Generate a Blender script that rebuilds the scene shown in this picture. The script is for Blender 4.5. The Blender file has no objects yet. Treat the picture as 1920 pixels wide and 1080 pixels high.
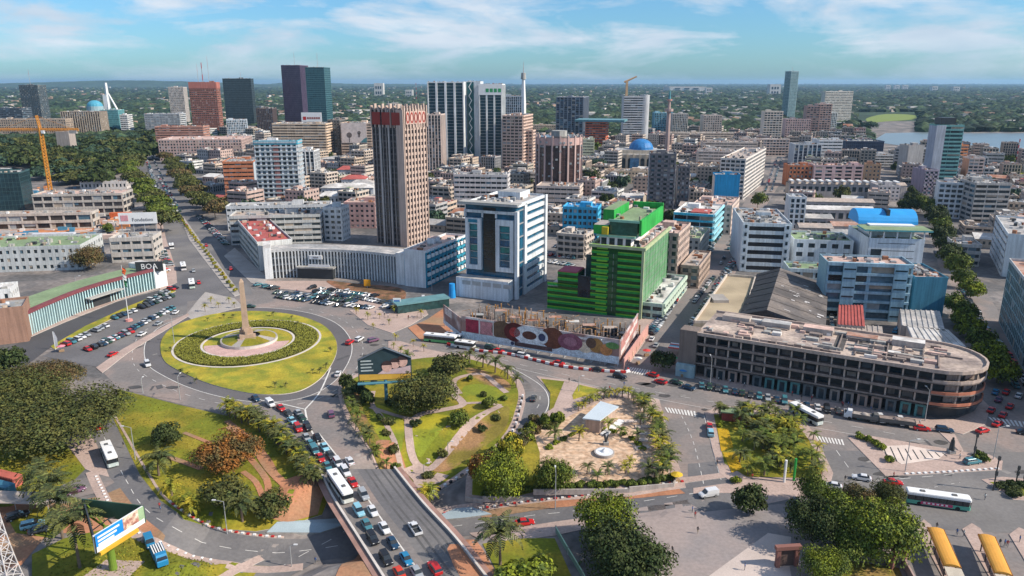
import bpy, bmesh, math, random
from mathutils import Vector, Matrix
R=random.Random(7)
sc=bpy.context.scene; C=sc.collection
# ---------------- camera, sky, sun, exposure
FPX=1400.0; PITCH=math.radians(15.4); H=93.0
cam=bpy.data.cameras.new('camera'); cam.sensor_width=36; cam.lens=FPX/1920*36; cam.clip_end=90000; cam.clip_start=1
co=bpy.data.objects.new('camera',cam); C.objects.link(co); co.location=(0,0,H); co.rotation_euler=(math.pi/2-PITCH,0,0); sc.camera=co
SUN_EL=math.radians(37); SUN_AZ=math.radians(-14)   # direction towards the sun, from +X
sx,sy,sz=math.cos(SUN_EL)*math.cos(SUN_AZ),math.cos(SUN_EL)*math.sin(SUN_AZ),math.sin(SUN_EL)
w=bpy.data.worlds.new("World"); sc.world=w; w.use_nodes=True
nt=w.node_tree; nt.nodes.clear()
def nn(t,k,**kw):
    n=t.nodes.new(k)
    for a,b in kw.items(): setattr(n,a,b)
    return n
out=nn(nt,'ShaderNodeOutputWorld'); bg=nn(nt,'ShaderNodeBackground'); sky=nn(nt,'ShaderNodeTexSky')
sky.sky_type='NISHITA'; sky.sun_disc=False; sky.sun_elevation=SUN_EL; sky.sun_rotation=math.atan2(sx,sy); sky.air_density=1.0; sky.dust_density=0.6; sky.ozone_density=3.0
bg.inputs[1].default_value=0.12
tint=nn(nt,'ShaderNodeMix',data_type='RGBA',blend_type='MULTIPLY'); tint.inputs[0].default_value=1; tint.inputs[7].default_value=(0.45,0.74,0.98,1)
nt.links.new(sky.outputs[0],tint.inputs[6])
tc=nn(nt,'ShaderNodeTexCoord'); mp=nn(nt,'ShaderNodeMapping'); mp.inputs['Scale'].default_value=(1,1,4.2); mp.inputs['Location'].default_value=(0.35,2.1,0.0)
nt.links.new(tc.outputs['Generated'],mp.inputs[0])
n1=nn(nt,'ShaderNodeTexNoise'); n1.inputs['Scale'].default_value=5.2; n1.inputs['Detail'].default_value=7; n1.inputs['Roughness'].default_value=.58; n1.inputs['Distortion'].default_value=.3
nt.links.new(mp.outputs[0],n1.inputs['Vector'])
cr=nn(nt,'ShaderNodeValToRGB'); cr.color_ramp.elements[0].position=.45; cr.color_ramp.elements[1].position=.60; cr.color_ramp.elements[0].color=(0,0,0,1); cr.color_ramp.elements[1].color=(.92,.92,.92,1)
nt.links.new(n1.outputs[0],cr.inputs[0])
sep=nn(nt,'ShaderNodeSeparateXYZ'); nt.links.new(tc.outputs['Generated'],sep.inputs[0])
mr=nn(nt,'ShaderNodeMapRange'); mr.inputs[1].default_value=0.0; mr.inputs[2].default_value=.05; mr.inputs[3].default_value=.35; mr.inputs[4].default_value=1; nt.links.new(sep.outputs[2],mr.inputs[0])
mu=nn(nt,'ShaderNodeMath',operation='MULTIPLY'); nt.links.new(cr.outputs[0],mu.inputs[0]); nt.links.new(mr.outputs[0],mu.inputs[1])
n2=nn(nt,'ShaderNodeTexNoise'); n2.inputs['Scale'].default_value=9; n2.inputs['Detail'].default_value=4; nt.links.new(mp.outputs[0],n2.inputs['Vector'])
cc=nn(nt,'ShaderNodeMix',data_type='RGBA'); cc.inputs[6].default_value=(2.6,3.6,4.7,1); cc.inputs[7].default_value=(6.2,6.4,6.8,1); nt.links.new(n2.outputs[0],cc.inputs[0])
cm=nn(nt,'ShaderNodeMix',data_type='RGBA'); nt.links.new(mu.outputs[0],cm.inputs[0]); nt.links.new(tint.outputs[2],cm.inputs[6]); nt.links.new(cc.outputs[2],cm.inputs[7])
nt.links.new(cm.outputs[2],bg.inputs[0]); nt.links.new(bg.outputs[0],out.inputs[0])
sl=bpy.data.lights.new('sun','SUN'); sl.energy=5.0; sl.angle=math.radians(.5); sl.color=(1,.90,.76)
so=bpy.data.objects.new('sun',sl); C.objects.link(so); so.rotation_euler=Vector((sx,sy,sz)).to_track_quat('Z','Y').to_euler(); so.location=(0,0,300)
sc.view_settings.view_transform='Standard'; sc.view_settings.look='None'; sc.view_settings.gamma=1; sc.view_settings.exposure=0.36; sc.view_settings.use_curve_mapping=False
sc.render.engine='CYCLES'; sc.cycles.use_denoising=True; sc.cycles.max_bounces=5; sc.cycles.diffuse_bounces=2; sc.cycles.glossy_bounces=2; sc.cycles.transmission_bounces=3; sc.cycles.volume_bounces=0; sc.cycles.transparent_max_bounces=6
sc.cycles.sample_clamp_indirect=4
# ---------------- projection helpers (a photograph pixel at 1920x1080 -> a point of the place)
SP,CP=math.sin(PITCH),math.cos(PITCH)
def ray(x,y):
    u=(x-960)/FPX; v=(y-540)/FPX
    return Vector((u,CP-v*SP,-(SP+v*CP)))
def P(x,y,z=0.0):
    d=ray(x,y); t=(z-H)/d.z
    return Vector((d.x*t,d.y*t,z))
def zc(p): return p[1]*CP+(H-p[2])*SP
# ---------------- materials
HAZE=3.3e-5
MC={}
def M(name,col,rough=.85,var=.16,scale=.35,metal=0.,fine=.1,fs=6.,isl=0.,streak=0.,bump=0.,spec=.3,col2=None,c2scale=.08,c2lo=.45,c2hi=.6,brick=None):
    if name in MC: return MC[name]
    m=bpy.data.materials.new(name); m.use_nodes=True; t=m.node_tree; b=t.nodes['Principled BSDF']
    b.inputs['Roughness'].default_value=rough; b.inputs['Metallic'].default_value=metal; b.inputs['Specular IOR Level'].default_value=spec
    g=nn(t,'ShaderNodeNewGeometry')
    def noise(s,d=3,vec=None):
        n=nn(t,'ShaderNodeTexNoise'); n.inputs['Scale'].default_value=s; n.inputs['Detail'].default_value=d; t.links.new(vec or g.outputs['Position'],n.inputs['Vector']); return n.outputs[0]
    def rng(src,a,bb,lo,hi):
        r=nn(t,'ShaderNodeMapRange'); r.inputs[1].default_value=lo; r.inputs[2].default_value=hi; r.inputs[3].default_value=a; r.inputs[4].default_value=bb; t.links.new(src,r.inputs[0]); return r.outputs[0]
    def mul(a,bb):
        q=nn(t,'ShaderNodeMath',operation='MULTIPLY'); t.links.new(a,q.inputs[0]); t.links.new(bb,q.inputs[1]); return q.outputs[0]
    f=rng(noise(scale,5),1-var,1+var,.3,.7)
    if fine: f=mul(f,rng(noise(fs,2),1-fine,1+fine,.3,.7))
    if streak:
        mpn=nn(t,'ShaderNodeMapping'); mpn.inputs['Scale'].default_value=(1,1,.06); t.links.new(g.outputs['Position'],mpn.inputs[0])
        f=mul(f,rng(noise(1.1,4,mpn.outputs[0]),1-streak,1+streak*.3,.35,.65))
    if isl: f=mul(f,rng(g.outputs['Random Per Island'],1-isl,1+isl,0,1))
    base=nn(t,'ShaderNodeRGB'); base.outputs[0].default_value=(*col,1); src=base.outputs[0]
    if col2:
        mx=nn(t,'ShaderNodeMix',data_type='RGBA'); mx.inputs[7].default_value=(*col2,1); t.links.new(rng(noise(c2scale,4),0,1,c2lo,c2hi),mx.inputs[0]); t.links.new(src,mx.inputs[6]); src=mx.outputs[2]
    vm=nn(t,'ShaderNodeVectorMath',operation='SCALE'); t.links.new(src,vm.inputs[0]); t.links.new(f,vm.inputs['Scale']); t.links.new(vm.outputs[0],b.inputs['Base Color'])
    if bump:
        bn=nn(t,'ShaderNodeBump'); bn.inputs['Strength'].default_value=bump; bn.inputs['Distance'].default_value=.1; t.links.new(noise(fs,4),bn.inputs['Height']); t.links.new(bn.outputs[0],b.inputs['Normal'])
    MC[name]=m; return m
def wall(c,n=None): # painted / concrete wall with rain streaks
    return M(n or 'wall_%02d_%02d_%02d'%tuple(int(v*99) for v in c),c,.85,.10,.12,streak=.22,fine=.07,fs=2.)
def glass(c): return M('glass_%02d_%02d_%02d'%tuple(int(v*99) for v in c),c,.18,.35,.25,fine=.25,fs=.9,spec=.6)
GR=glass((.02,.035,.045)); GB=glass((.015,.04,.07)); GG=glass((.02,.06,.06)); GW=glass((.05,.04,.035))
ASPH=M('asphalt',(.135,.13,.135),.9,.14,.06,fine=.10,fs=1.2,col2=(.17,.16,.155),c2scale=.03)
ASPH2=M('asphalt_old',(.195,.177,.17),.9,.16,.05,fine=.12,fs=1.0,col2=(.24,.19,.17),c2scale=.05,c2lo=.48,c2hi=.62)
ASPHD=M('asphalt_fresh',(.075,.074,.08),.9,.12,.06,fine=.1,fs=1.5)
PAV=M('pavement_pink',(.40,.30,.26),.9,.12,.15,fine=.14,fs=1.8)
PAVG=M('pavement_grey',(.34,.31,.29),.9,.14,.15,fine=.12,fs=1.8)
KERB=M('kerb_stone',(.55,.50,.46),.85,.1,.3)
DIRT=M('red_earth',(.42,.19,.105),.95,.2,.12,fine=.15,fs=1.5,col2=(.27,.17,.10),c2scale=.06)
GRASSY=M('grass_yellow',(.36,.29,.03),.95,.2,.10,fine=.2,fs=2.,col2=(.20,.215,.025),c2scale=.16,c2lo=.40,c2hi=.60)
GRASS=M('grass_green',(.14,.155,.012),.95,.22,.10,fine=.2,fs=1.4,col2=(.25,.20,.02),c2scale=.09,c2lo=.44,c2hi=.62)
GRASSD=M('grass_dry',(.20,.16,.03),.95,.25,.12,fine=.2,fs=2.,col2=(.30,.17,.08),c2scale=.07,c2lo=.5,c2hi=.6)
HEDGE=M('hedge_leaves',(.20,.20,.03),.9,.2,.5,fine=.2,fs=2.5,isl=.3)
PAINT=M('road_paint',(.62,.60,.57),.8,.12,.3,fine=.15,fs=3)
WHITE=M('white_paint',(.72,.72,.72),.6,.05,.3)
RED=M('red_paint',(.45,.03,.03),.5,.1,.3)
METAL=M('galvanised_metal',(.42,.43,.44),.5,.1,.5,metal=.4)
DARKM=M('dark_metal',(.05,.055,.06),.5,.1,.5,metal=.3)
CONC=M('concrete',(.36,.35,.33),.9,.16,.12,fine=.12,fs=1.5,streak=.2)
ROOFS=[M('roof_beige',(.44,.36,.31),.95,.22,.10,fine=.18,fs=.7,col2=(.28,.25,.23),c2scale=.1),M('roof_grey',(.30,.30,.30),.95,.25,.10,fine=.2,fs=.7,col2=(.45,.42,.40),c2scale=.12),
 M('roof_rust',(.30,.13,.08),.9,.25,.12,fine=.15,fs=.8,col2=(.38,.25,.2),c2scale=.1),M('roof_white',(.60,.58,.56),.9,.15,.1,fine=.15,fs=.7,col2=(.4,.38,.36),c2scale=.12),M('roof_green',(.20,.27,.15),.9,.15,.1,fine=.12,fs=.7),
 M('roof_pink',(.50,.35,.30),.95,.2,.1,fine=.18,fs=.7),M('roof_red',(.36,.09,.08),.9,.18,.12,fine=.12,fs=.8),M('roof_blue',(.05,.28,.55),.6,.08,.1)]
# ---------------- mesh builder
class MB:
    def __init__(s): s.v=[];s.f=[];s.m=[];s.ms=[];s.T=None
    def mi(s,m):
        if m not in s.ms: s.ms.append(m)
        return s.ms.index(m)
    def p(s,x,y,z):
        if s.T is not None: q=s.T@Vector((x,y,z)); x,y,z=q
        s.v.append((x,y,z)); return len(s.v)-1
    def poly(s,pts,m):
        i=[s.p(*q) for q in pts]; s.f.append(i); s.m.append(s.mi(m))
    def box(s,x0,y0,z0,x1,y1,z1,m,top=None,bot=False):
        if x0>x1: x0,x1=x1,x0
        if y0>y1: y0,y1=y1,y0
        a=[s.p(x,y,z) for z in (z0,z1) for x,y in ((x0,y0),(x1,y0),(x1,y1),(x0,y1))]
        k=s.mi(m)
        for q in ((0,1,5,4),(1,2,6,5),(2,3,7,6),(3,0,4,7)): s.f.append([a[j] for j in q]); s.m.append(k)
        s.f.append([a[4],a[5],a[6],a[7]]); s.m.append(s.mi(top) if top else k)
        if bot: s.f.append([a[3],a[2],a[1],a[0]]); s.m.append(k)
    def tube(s,a,b,r0,r1=None,n=8,m=None,cap=True):
        r1=r0 if r1 is None else r1; a=Vector(a);b=Vector(b); d=(b-a).normalized(); u=d.orthogonal().normalized(); w=d.cross(u)
        A=[];B=[]
        for i in range(n):
            t=2*math.pi*i/n; o=u*math.cos(t)+w*math.sin(t)
            A.append(s.p(*(a+o*r0))); B.append(s.p(*(b+o*r1)))
        k=s.mi(m)
        for i in range(n): s.f.append([A[i],A[(i+1)%n],B[(i+1)%n],B[i]]); s.m.append(k)
        if cap: s.f.append(B[:]); s.m.append(k); s.f.append(A[::-1]); s.m.append(k)
    def prism(s,pts,z0,z1,m,top=None):
        n=len(pts); A=[s.p(x,y,z0) for x,y in pts]; B=[s.p(x,y,z1) for x,y in pts]; k=s.mi(m)
        for i in range(n): s.f.append([A[i],A[(i+1)%n],B[(i+1)%n],B[i]]); s.m.append(k)
        s.f.append(B[:]); s.m.append(s.mi(top) if top else k)
    def mesh(s,name):
        me=bpy.data.meshes.new(name); me.from_pydata(s.v,[],s.f)
        for q in s.ms: me.materials.append(q)
        me.polygons.foreach_set('material_index',s.m); me.update(); return me
    def build(s,name,parent=None,kind=None,loc=None,rz=None):
        if not s.f: return None
        return obj(name,s.mesh(name),parent,kind,loc,rz)
def obj(name,me,parent=None,kind=None,loc=None,rz=None):
    o=bpy.data.objects.new(name,me); C.objects.link(o)
    if parent is not None: o.parent=parent
    if kind: o['kind']=kind
    if loc is not None: o.location=loc
    if rz is not None: o.rotation_euler=(0,0,rz)
    return o
ORD='nearest second third fourth fifth sixth seventh eighth ninth tenth eleventh twelfth thirteenth fourteenth fifteenth sixteenth seventeenth eighteenth nineteenth twentieth'.split()
def ordw(n): return ORD[n] if n<20 else ['twenty','thirty','forty','fifty'][(n+1)//10-2]+('-'+['','first','second','third','fourth','fifth','sixth','seventh','eighth','ninth'][(n+1)%10] if (n+1)%10 else 'th')
LONG=[]
def tag(o,label,cat,group=None):
    if len(label.split())>16: LONG.append(label)
    o['label']=label; o['category']=cat
    if group: o['group']=group
    return o
def thing(name,label,cat,loc=(0,0,0),rz=0,group=None):
    return tag(obj(name,None,None,None,loc,rz),label,cat,group)
# ---------------- terrain: flat city, cut by two sunken roads that cross below the bridge
def catmull(pts,n=6,closed=False):
    P_=[Vector(p) for p in pts]; N=len(P_); o=[]
    rngs=range(N) if closed else range(N-1)
    for i in rngs:
        p0=P_[(i-1)%N] if closed or i>0 else P_[0]; p1=P_[i]; p2=P_[(i+1)%N]; p3=P_[(i+2)%N] if closed or i+2<N else P_[-1]
        for k in range(n):
            t=k/n; o.append(.5*((2*p1)+(p2-p0)*t+(2*p0-5*p1+4*p2-p3)*t*t+(3*p1-p0-3*p2+p3)*t**3))
    if not closed: o.append(P_[-1])
    return o
LOOP=[(150,735,0),(190,810,0),(215,860,0),(238,905,-.3),(268,955,-.8),(318,995,-1.5),(390,1015,-2.4),(470,1027,-3.6),(560,1030,-5),(640,1022,-5.6),(740,1003,-5.6),(860,983,-4.6),(1000,963,-2.6),(1150,946,-.9),(1320,922,0),(1450,905,0)]
SLIP=[(380,1145,-2.5),(480,1082,-4),(560,1043,-5.3),(640,1000,-5.6),(700,957,-5.6),(762,918,-5.2),(850,868,-3.6),(930,815,-1.8),(985,785,-.5),(1010,760,0),(1012,735,0)]
def world(path): return catmull([P(*q) for q in path],8)
PL=world(LOOP); PS=world(SLIP)
CX0,CX1,CY0,CY1,CS=-75.,65.,104.,206.,2.0
def dz(path,x,y):
    best=None
    for i in range(len(path)-1):
        a=path[i];b=path[i+1]; ax,ay=a.x,a.y; dx,dy=b.x-ax,b.y-ay; L=dx*dx+dy*dy
        if L<1e-6: continue
        t=max(0,min(1,((x-ax)*dx+(y-ay)*dy)/L)); d=math.hypot(x-ax-dx*t,y-ay-dy*t); z=a.z+(b.z-a.z)*t
        s=z+max(0,d-6.2)*.62
        if best is None or s<best: best=s
    return best
NX=int((CX1-CX0)/CS); NY=int((CY1-CY0)/CS)
def edgefade(x,y): return min(1,(x-CX0)/8,(CX1-x)/8,(CY1-y)/8)
HG=[[min(0,min(dz(PL,CX0+i*CS,CY0+j*CS),dz(PS,CX0+i*CS,CY0+j*CS)))*max(0,edgefade(CX0+i*CS,CY0+j*CS)) for i in range(NX+1)] for j in range(NY+1)]
def th(x,y):
    fx=(x-CX0)/CS; fy=(y-CY0)/CS
    if fx<0 or fy<0 or fx>=NX or fy>=NY: return 0.
    i=int(fx);j=int(fy);fx-=i;fy-=j
    return (HG[j][i]*(1-fx)+HG[j][i+1]*fx)*(1-fy)+(HG[j+1][i]*(1-fx)+HG[j+1][i+1]*fx)*fy
def G(x,y): # pixel -> point on the terrain
    q=P(x,y,0)
    if not(CX0-5<q.x<CX1+5 and q.y<CY1+5): return q
    z=.0
    while z>-6.5:
        q=P(x,y,z)
        if th(q.x,q.y)>=z-.02: return q
        z-=.1
    return q
def drape(name,polys,mat,off,kerb=None,kind='structure',parent=None,skirt=None):
    """polys: list of world xy rings; one sheet draped on the terrain"""
    bm=bmesh.new()
    for ring in polys:
        vs=[bm.verts.new((q[0],q[1],0)) for q in ring]
        try: bm.faces.new(vs)
        except Exception: pass
    bmesh.ops.triangulate(bm,faces=bm.faces[:])
    xs=[v.co.x for v in bm.verts]; ys=[v.co.y for v in bm.verts]
    if xs and min(ys)<CY1 and min(xs)<CX1 and max(xs)>CX0:
        for k in range(NX+1):
            X=CX0+k*CS
            if min(xs)<X<max(xs): bmesh.ops.bisect_plane(bm,geom=bm.verts[:]+bm.edges[:]+bm.faces[:],plane_co=(X,0,0),plane_no=(1,0,0))
        for k in range(NY+1):
            Y=CY0+k*CS
            if min(ys)<Y<max(ys): bmesh.ops.bisect_plane(bm,geom=bm.verts[:]+bm.edges[:]+bm.faces[:],plane_co=(0,Y,0),plane_no=(0,1,0))
    for f in bm.faces:
        f.normal_update()
        if f.normal.z<0: f.normal_flip()
    for v in bm.verts: v.co.z=th(v.co.x,v.co.y)+off
    if kerb:
        be=[e for e in bm.edges if e.is_boundary]
        for e in be:
            a,b=e.verts; c=bm.verts.new(a.co-Vector((0,0,kerb))); d=bm.verts.new(b.co-Vector((0,0,kerb)))
            f=bm.faces.new((a,b,d,c)); f.material_index=1
    me=bpy.data.meshes.new(name); bm.to_mesh(me); bm.free(); me.materials.append(mat); me.materials.append(skirt or KERB)
    return obj(name,me,parent,kind)
def px(pts,z=0): return [P(x,y,z).xy for x,y in pts]
def pxc(pts,n=5): return [q.xy for q in catmull([P(x,y,0) for x,y in pts],n,True)]
def ribbon(path,w0,w1): # polygon between offsets w0..w1 (left positive) of a world path
    L=[];Rr=[]
    for i,p in enumerate(path):
        a=path[max(0,i-1)];b=path[min(len(path)-1,i+1)]; d=Vector((b[0]-a[0],b[1]-a[1])).normalized(); n=Vector((-d.y,d.x))
        L.append((p[0]+n.x*w0,p[1]+n.y*w0)); Rr.append((p[0]+n.x*w1,p[1]+n.y*w1))
    return [[L[i],L[i+1],Rr[i+1],Rr[i]] for i in range(len(path)-1)]
def dashes(path,on,off_,w,skip=0):
    out=[];acc=-skip
    for i in range(len(path)-1):
        a=Vector(path[i][:2]);b=Vector(path[i+1][:2]);L=(b-a).length
        if L<1e-4: continue
        d=(b-a)/L;n=Vector((-d.y,d.x))*w/2;t=0
        while t<L:
            ph=(acc+t)%(on+off_)
            if ph<on:
                e=min(L,t+on-ph); p0=a+d*t;p1=a+d*e; out.append([p0-n,p1-n,p1+n,p0+n]); t=e+1e-4
            else: t+=on+off_-ph+1e-4
        acc+=L
    return out
# ---------------- ground, water, far land
GROUND=M('city_ground',(.23,.20,.185),.95,.25,.03,fine=.25,fs=.5,col2=(.12,.115,.115),c2scale=.04,c2lo=.42,c2hi=.56)
FARG=M('far_forest_floor',(.03,.055,.03),.95,.3,.004,fine=.35,fs=.02,col2=(.10,.10,.085),c2scale=.006,c2lo=.58,c2hi=.7)
PLAZA=M('plaza_dust',(.33,.27,.25),.95,.12,.05,fine=.1,fs=1.2,col2=(.22,.20,.20),c2scale=.05,c2lo=.42,c2hi=.6)
mb=MB()
for j in range(NY):
    for i in range(NX):
        x=CX0+i*CS;y=CY0+j*CS
        mb.poly([(x,y,HG[j][i]),(x+CS,y,HG[j][i+1]),(x+CS,y+CS,HG[j+1][i+1]),(x,y+CS,HG[j+1][i])],GROUND)
def frame(mb,x0,x1,y0,y1,X0,X1,Y0,Y1,z,m):
    for a,b,c,d in ((X0,Y0,X1,y0),(X0,y1,X1,Y1),(X0,y0,x0,y1),(x1,y0,X1,y1)):
        mb.poly([(a,b,z),(c,b,z),(c,d,z),(a,d,z)],m)
x1=CX0+NX*CS;y1=CY0+NY*CS
frame(mb,CX0,x1,CY0,y1,-1300,1100,40,1900,0,GROUND)
mb.build('ground',kind='structure')
mb=MB(); frame(mb,-1300,1100,40,1900,-40000,40000,-2000,42000,0,FARG); mb.build('far_land',kind='structure')
WAT=M('lagoon_water',(.16,.20,.21),.3,.1,.02,fine=.1,fs=.3,spec=.5)
def sheet(name,pts,m,z,parent=None,kind='structure'):
    mb=MB(); mb.poly([(p[0],p[1],z) for p in pts],m); return mb.build(name,parent,kind)
def ngon(name,ring,m,z,kind='structure'): return drape(name,[ring],m,z,kind=kind)
ngon('lagoon_water',px([(1640,262),(1660,250),(1740,248),(1800,250),(1990,250),(2300,262),(2300,310),(1930,304),(1880,298),(1840,285),(1800,276),(1740,280),(1650,268)]),WAT,.3)
ngon('lagoon_water',px([(2300,262),(2300,310),(3600,330),(3600,262)]),WAT,.3)
ngon('far_field',pxc([(1625,222),(1660,214),(1715,216),(1712,224),(1660,228),(1632,230)],3),M('field_green',(.17,.22,.05),.95),.4)
ngon('riverside_field',px([(1895,360),(1900,330),(1920,310),(2050,320),(2050,400),(1925,385)]),M('field_yellow',(.36,.34,.05),.95,.2,.05),.4)
# hills on the left of the horizon
def hill(name,x0,x1,y,hmax,m,seed):
    r=random.Random(seed); mb=MB(); n=60; pts=[]
    for i in range(n+1):
        t=i/n; e=min(1,t*5,(1-t)*5); pts.append((x0+(x1-x0)*t,hmax*e*(.8+.2*math.sin(t*9+seed))+r.uniform(-3,3)))
    for i in range(n):
        (a,ha),(b,hb)=pts[i],pts[i+1]
        mb.poly([(a,y,0),(b,y,0),(b,y+700,hb),(a,y+700,ha)],m); mb.poly([(a,y+700,ha),(b,y+700,hb),(b,y+2600,0),(a,y+2600,0)],m)
    mb.build(name,kind='structure')
HILLM=M('hill_forest',(.04,.07,.04),.95,.35,.004,fine=.3,fs=.02)
hill('hill',-10500,-3200,12500,124,HILLM,3); hill('hill',-5600,-1500,15200,92,HILLM,5)
# ---------------- carriageways
ROAD='road'
A1=px([(232,655),(300,602),(345,565),(372,520),(440,520),(480,545),(560,545),(650,555),(745,570),(800,600),(812,625),(850,640),(960,664),(1060,688),(1165,700)])
A1+=px([(1215,640),(1260,560),(1330,470),(1372,420),(1398,375),(1440,333),(1448,290),(1472,290),(1468,335),(1440,380),(1410,430),(1385,500),(1340,585),(1300,650),(1290,700)])
A1+=px([(1400,735),(1520,762),(1640,785),(1760,800),(1835,775),(1848,730),(1846,660),(1800,560),(1760,500),(1748,450),(1760,420),(1785,420),(1790,460),(1830,520),(1870,580),(1925,680),(2000,800)])
A1+=px([(2100,900),(2100,1180),(1300,1180),(1300,985),(1275,925),(1262,840),(1238,760),(1190,742),(1120,750),(1030,790),(985,800),(1005,760),(1000,725),(960,690)])
A1+=px([(900,676),(830,668),(760,672),(700,690),(645,718),(640,760),(660,800),(712,862),(735,890),(600,890),(560,832),(510,787),(445,762),(425,778),(330,756),(222,728),(195,700)])
drape(ROAD,[A1],ASPH2,.03)
BOUL=catmull([P(*q) for q in [(400,560),(385,515),(345,440),(318,395),(300,350),(284,310),(272,280),(262,262)]],6)
drape(ROAD,ribbon(BOUL,17,-17),ASPH,.05)
drape(ROAD,[px([(80,668),(150,630),(240,590),(325,545),(352,560),(350,590),(300,604),(235,652),(190,690)])],ASPH,.06)
drape(ROAD,[px([(-40,700),(45,635),(130,602),(225,565),(330,535),(335,545),(240,580),(150,622),(90,655),(30,700)])],ASPHD,.04)
# roundabout inner lane
ISL=[(301,655),(306,633),(330,611),(380,594),(440,585),(500,585),(560,593),(605,610),(628,635),(631,662),(616,693),(592,718),(555,736),(500,741),(440,733),(380,716),(330,693),(308,677)]
isl=pxc(ISL); isl3=[Vector((p[0],p[1],0)) for p in isl]+[Vector((isl[0][0],isl[0][1],0))]
drape('road',ribbon(isl3,5.2,.2),M('asphalt_inner',(.12,.112,.115),.9,.12,.06,fine=.1,fs=1.5),.066)
# sunken roads
drape('road',ribbon(PL,4.6,-4.6),ASPH,.05); drape('road',ribbon(PS,4.4,-4.4),ASPH,.08)
drape('road',[px([(1290,870),(1560,845),(2100,850),(2100,1010),(1700,990),(1560,935),(1320,960),(1290,940)])],ASPH,.06)
drape('plaza',[px([(1128,955),(1290,935),(1420,935),(1480,950),(1500,1000),(1420,1180),(1180,1180),(1240,1060),(1200,1000)])],PLAZA,.05)
drape('plaza',[px([(1330,1080),(1440,1000),(1500,1010),(1560,1050),(1560,1180),(1330,1180)])],M('pale_slab',(.50,.42,.38),.9,.12,.1,fine=.1),.08)
# lawns
drape('grass',[[G(*q).xy for q in [(222,730),(330,758),(425,780),(450,768),(505,792),(552,836),(594,892),(618,930),(604,966),(545,988),(480,998),(410,992),(345,975),(300,938),(262,890),(238,840),(208,775)]]],GRASS,.09,kerb=.12)
drape('red_earth',[[G(*q).xy for q in [(530,902),(575,886),(606,930),(596,966),(540,984),(505,972),(515,935)]]],DIRT,.14)
for pth,wd in (([(430,800),(475,838),(505,880),(540,915)],2.2),([(460,850),(500,900),(500,940)],1.6),([(300,852),(340,866),(378,880)],1.6),([(345,812),(395,832)],1.2),([(425,790),(465,822),(500,860),(520,900)],1.7),([(455,885),(480,905),(495,940)],1.4)):
    drape('footpath',ribbon(catmull([G(*q) for q in pth],4),wd/2,-wd/2),DIRT,.16+.012*pth[0][1]%.05)
drape('grass',[[G(*q).xy for q in [(-120,800),(40,790),(112,815),(160,880),(135,905),(70,925),(20,950),(-120,960)]]],GRASS,.08)
drape('footpath',[[G(*q).xy for q in [(100,800),(148,780),(182,835),(205,895),(178,888),(160,880)]]],PAV,.12,kerb=.12)
drape('footpath',[[G(*q).xy for q in [(60,935),(140,900),(200,890),(215,905),(180,925),(120,940),(90,945)]]],ASPH2,.11)
drape('red_earth',[[G(*q).xy for q in [(-80,960),(60,940),(120,945),(190,930),(225,915),(262,965),(310,1005),(300,1030),(200,1000),(90,1000),(40,1060),(-80,1100)]]],DIRT,.07)
drape('grass',[[G(*q).xy for q in [(120,1010),(230,985),(300,1025),(400,1052),(520,1062),(480,1075),(400,1180),(60,1180),(60,1040)]]],GRASS,.10)
drape('grass',[[G(*q).xy for q in [(10,965),(90,950),(130,985),(100,1010),(30,1000)]]],GRASS,.11)
drape('footpath',ribbon(PL[18:66],-4.7,-7.2),PAV,.13,kerb=.13)
drape('footpath',ribbon(PL[4:62],4.7,5.3),PAV,.16,kerb=.15)
drape('footpath',ribbon(PS[4:13],4.5,6.3)+ribbon(PS[36:80],4.5,6.6),PAV,.15,kerb=.13)
drape('footpath',ribbon(PL[80:118],4.7,7.0),PAV,.15,kerb=.13)
drape('red_earth',[[G(*q).xy for q in [(640,1060),(690,1000),(712,1090),(735,1150),(600,1150)]]],DIRT,.12)
drape('red_earth',[[G(*q).xy for q in [(800,965),(850,990),(905,1030),(945,1100),(960,1160),(905,1150),(850,1060)]]],DIRT,.1)
drape('grass',[[G(*q).xy for q in [(905,1020),(980,1010),(1040,1010),(1080,1100),(1080,1180),(980,1180),(940,1090)]]],GRASS,.12)
drape('red_earth',[[G(*q).xy for q in [(905,948),(1200,922),(1272,916),(1285,926),(1150,940),(1000,958),(905,972),(890,960)]]],DIRT,.1)
drape('footpath',[[G(*q).xy for q in [(880,1000),(1000,985),(1120,968),(1130,985),(1040,1005),(930,1020)]]],PAV,.11)
# ---------------- roundabout island
drape('roundabout_island',[isl],GRASSY,.28,kerb=.28)
def ell(cx,cy,rx,ry,n=40,rot=0): return [P(cx+rx*math.cos(2*math.pi*i/n),cy+ry*math.sin(2*math.pi*i/n)) for i in range(n+1)]
def ring(name,cx,cy,rx,ry,w0,w1,m,off,kerb=None,kind='structure'): drape(name,ribbon(ell(cx,cy,rx,ry),w0,w1),m,off,kerb,kind)
CEN=P(466,642)
def circ(x,y,r,n=44,a0=0,a1=2*math.pi): return [Vector((x+r*math.cos(a0+(a1-a0)*i/n),y+r*math.sin(a0+(a1-a0)*i/n),0)) for i in range(n+1)]
cx,cy=CEN.x,CEN.y
RO=(P(595,645).x-P(339,645).x)/2; RI=(P(549,645).x-P(384,645).x)/2
drape('kerb_ring',ribbon(circ(cx,cy,RO+.7),.4,-.4),KERB,.40,.1); drape('kerb_ring',ribbon(circ(cx,cy,RI),.4,-.4),KERB,.44,.15)
drape('lawn',[[p.xy for p in circ(cx,cy,RI-.5)[:-1]]],GRASSY,.34)
drape('pink_paving',[[p.xy for p in circ(cx,cy-1,RI-1.2,30,math.radians(-165),math.radians(8))]],M('pink_stone',(.50,.33,.30),.9,.12,.3,fine=.15,fs=2),.38)
rr=random.Random(3)
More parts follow.
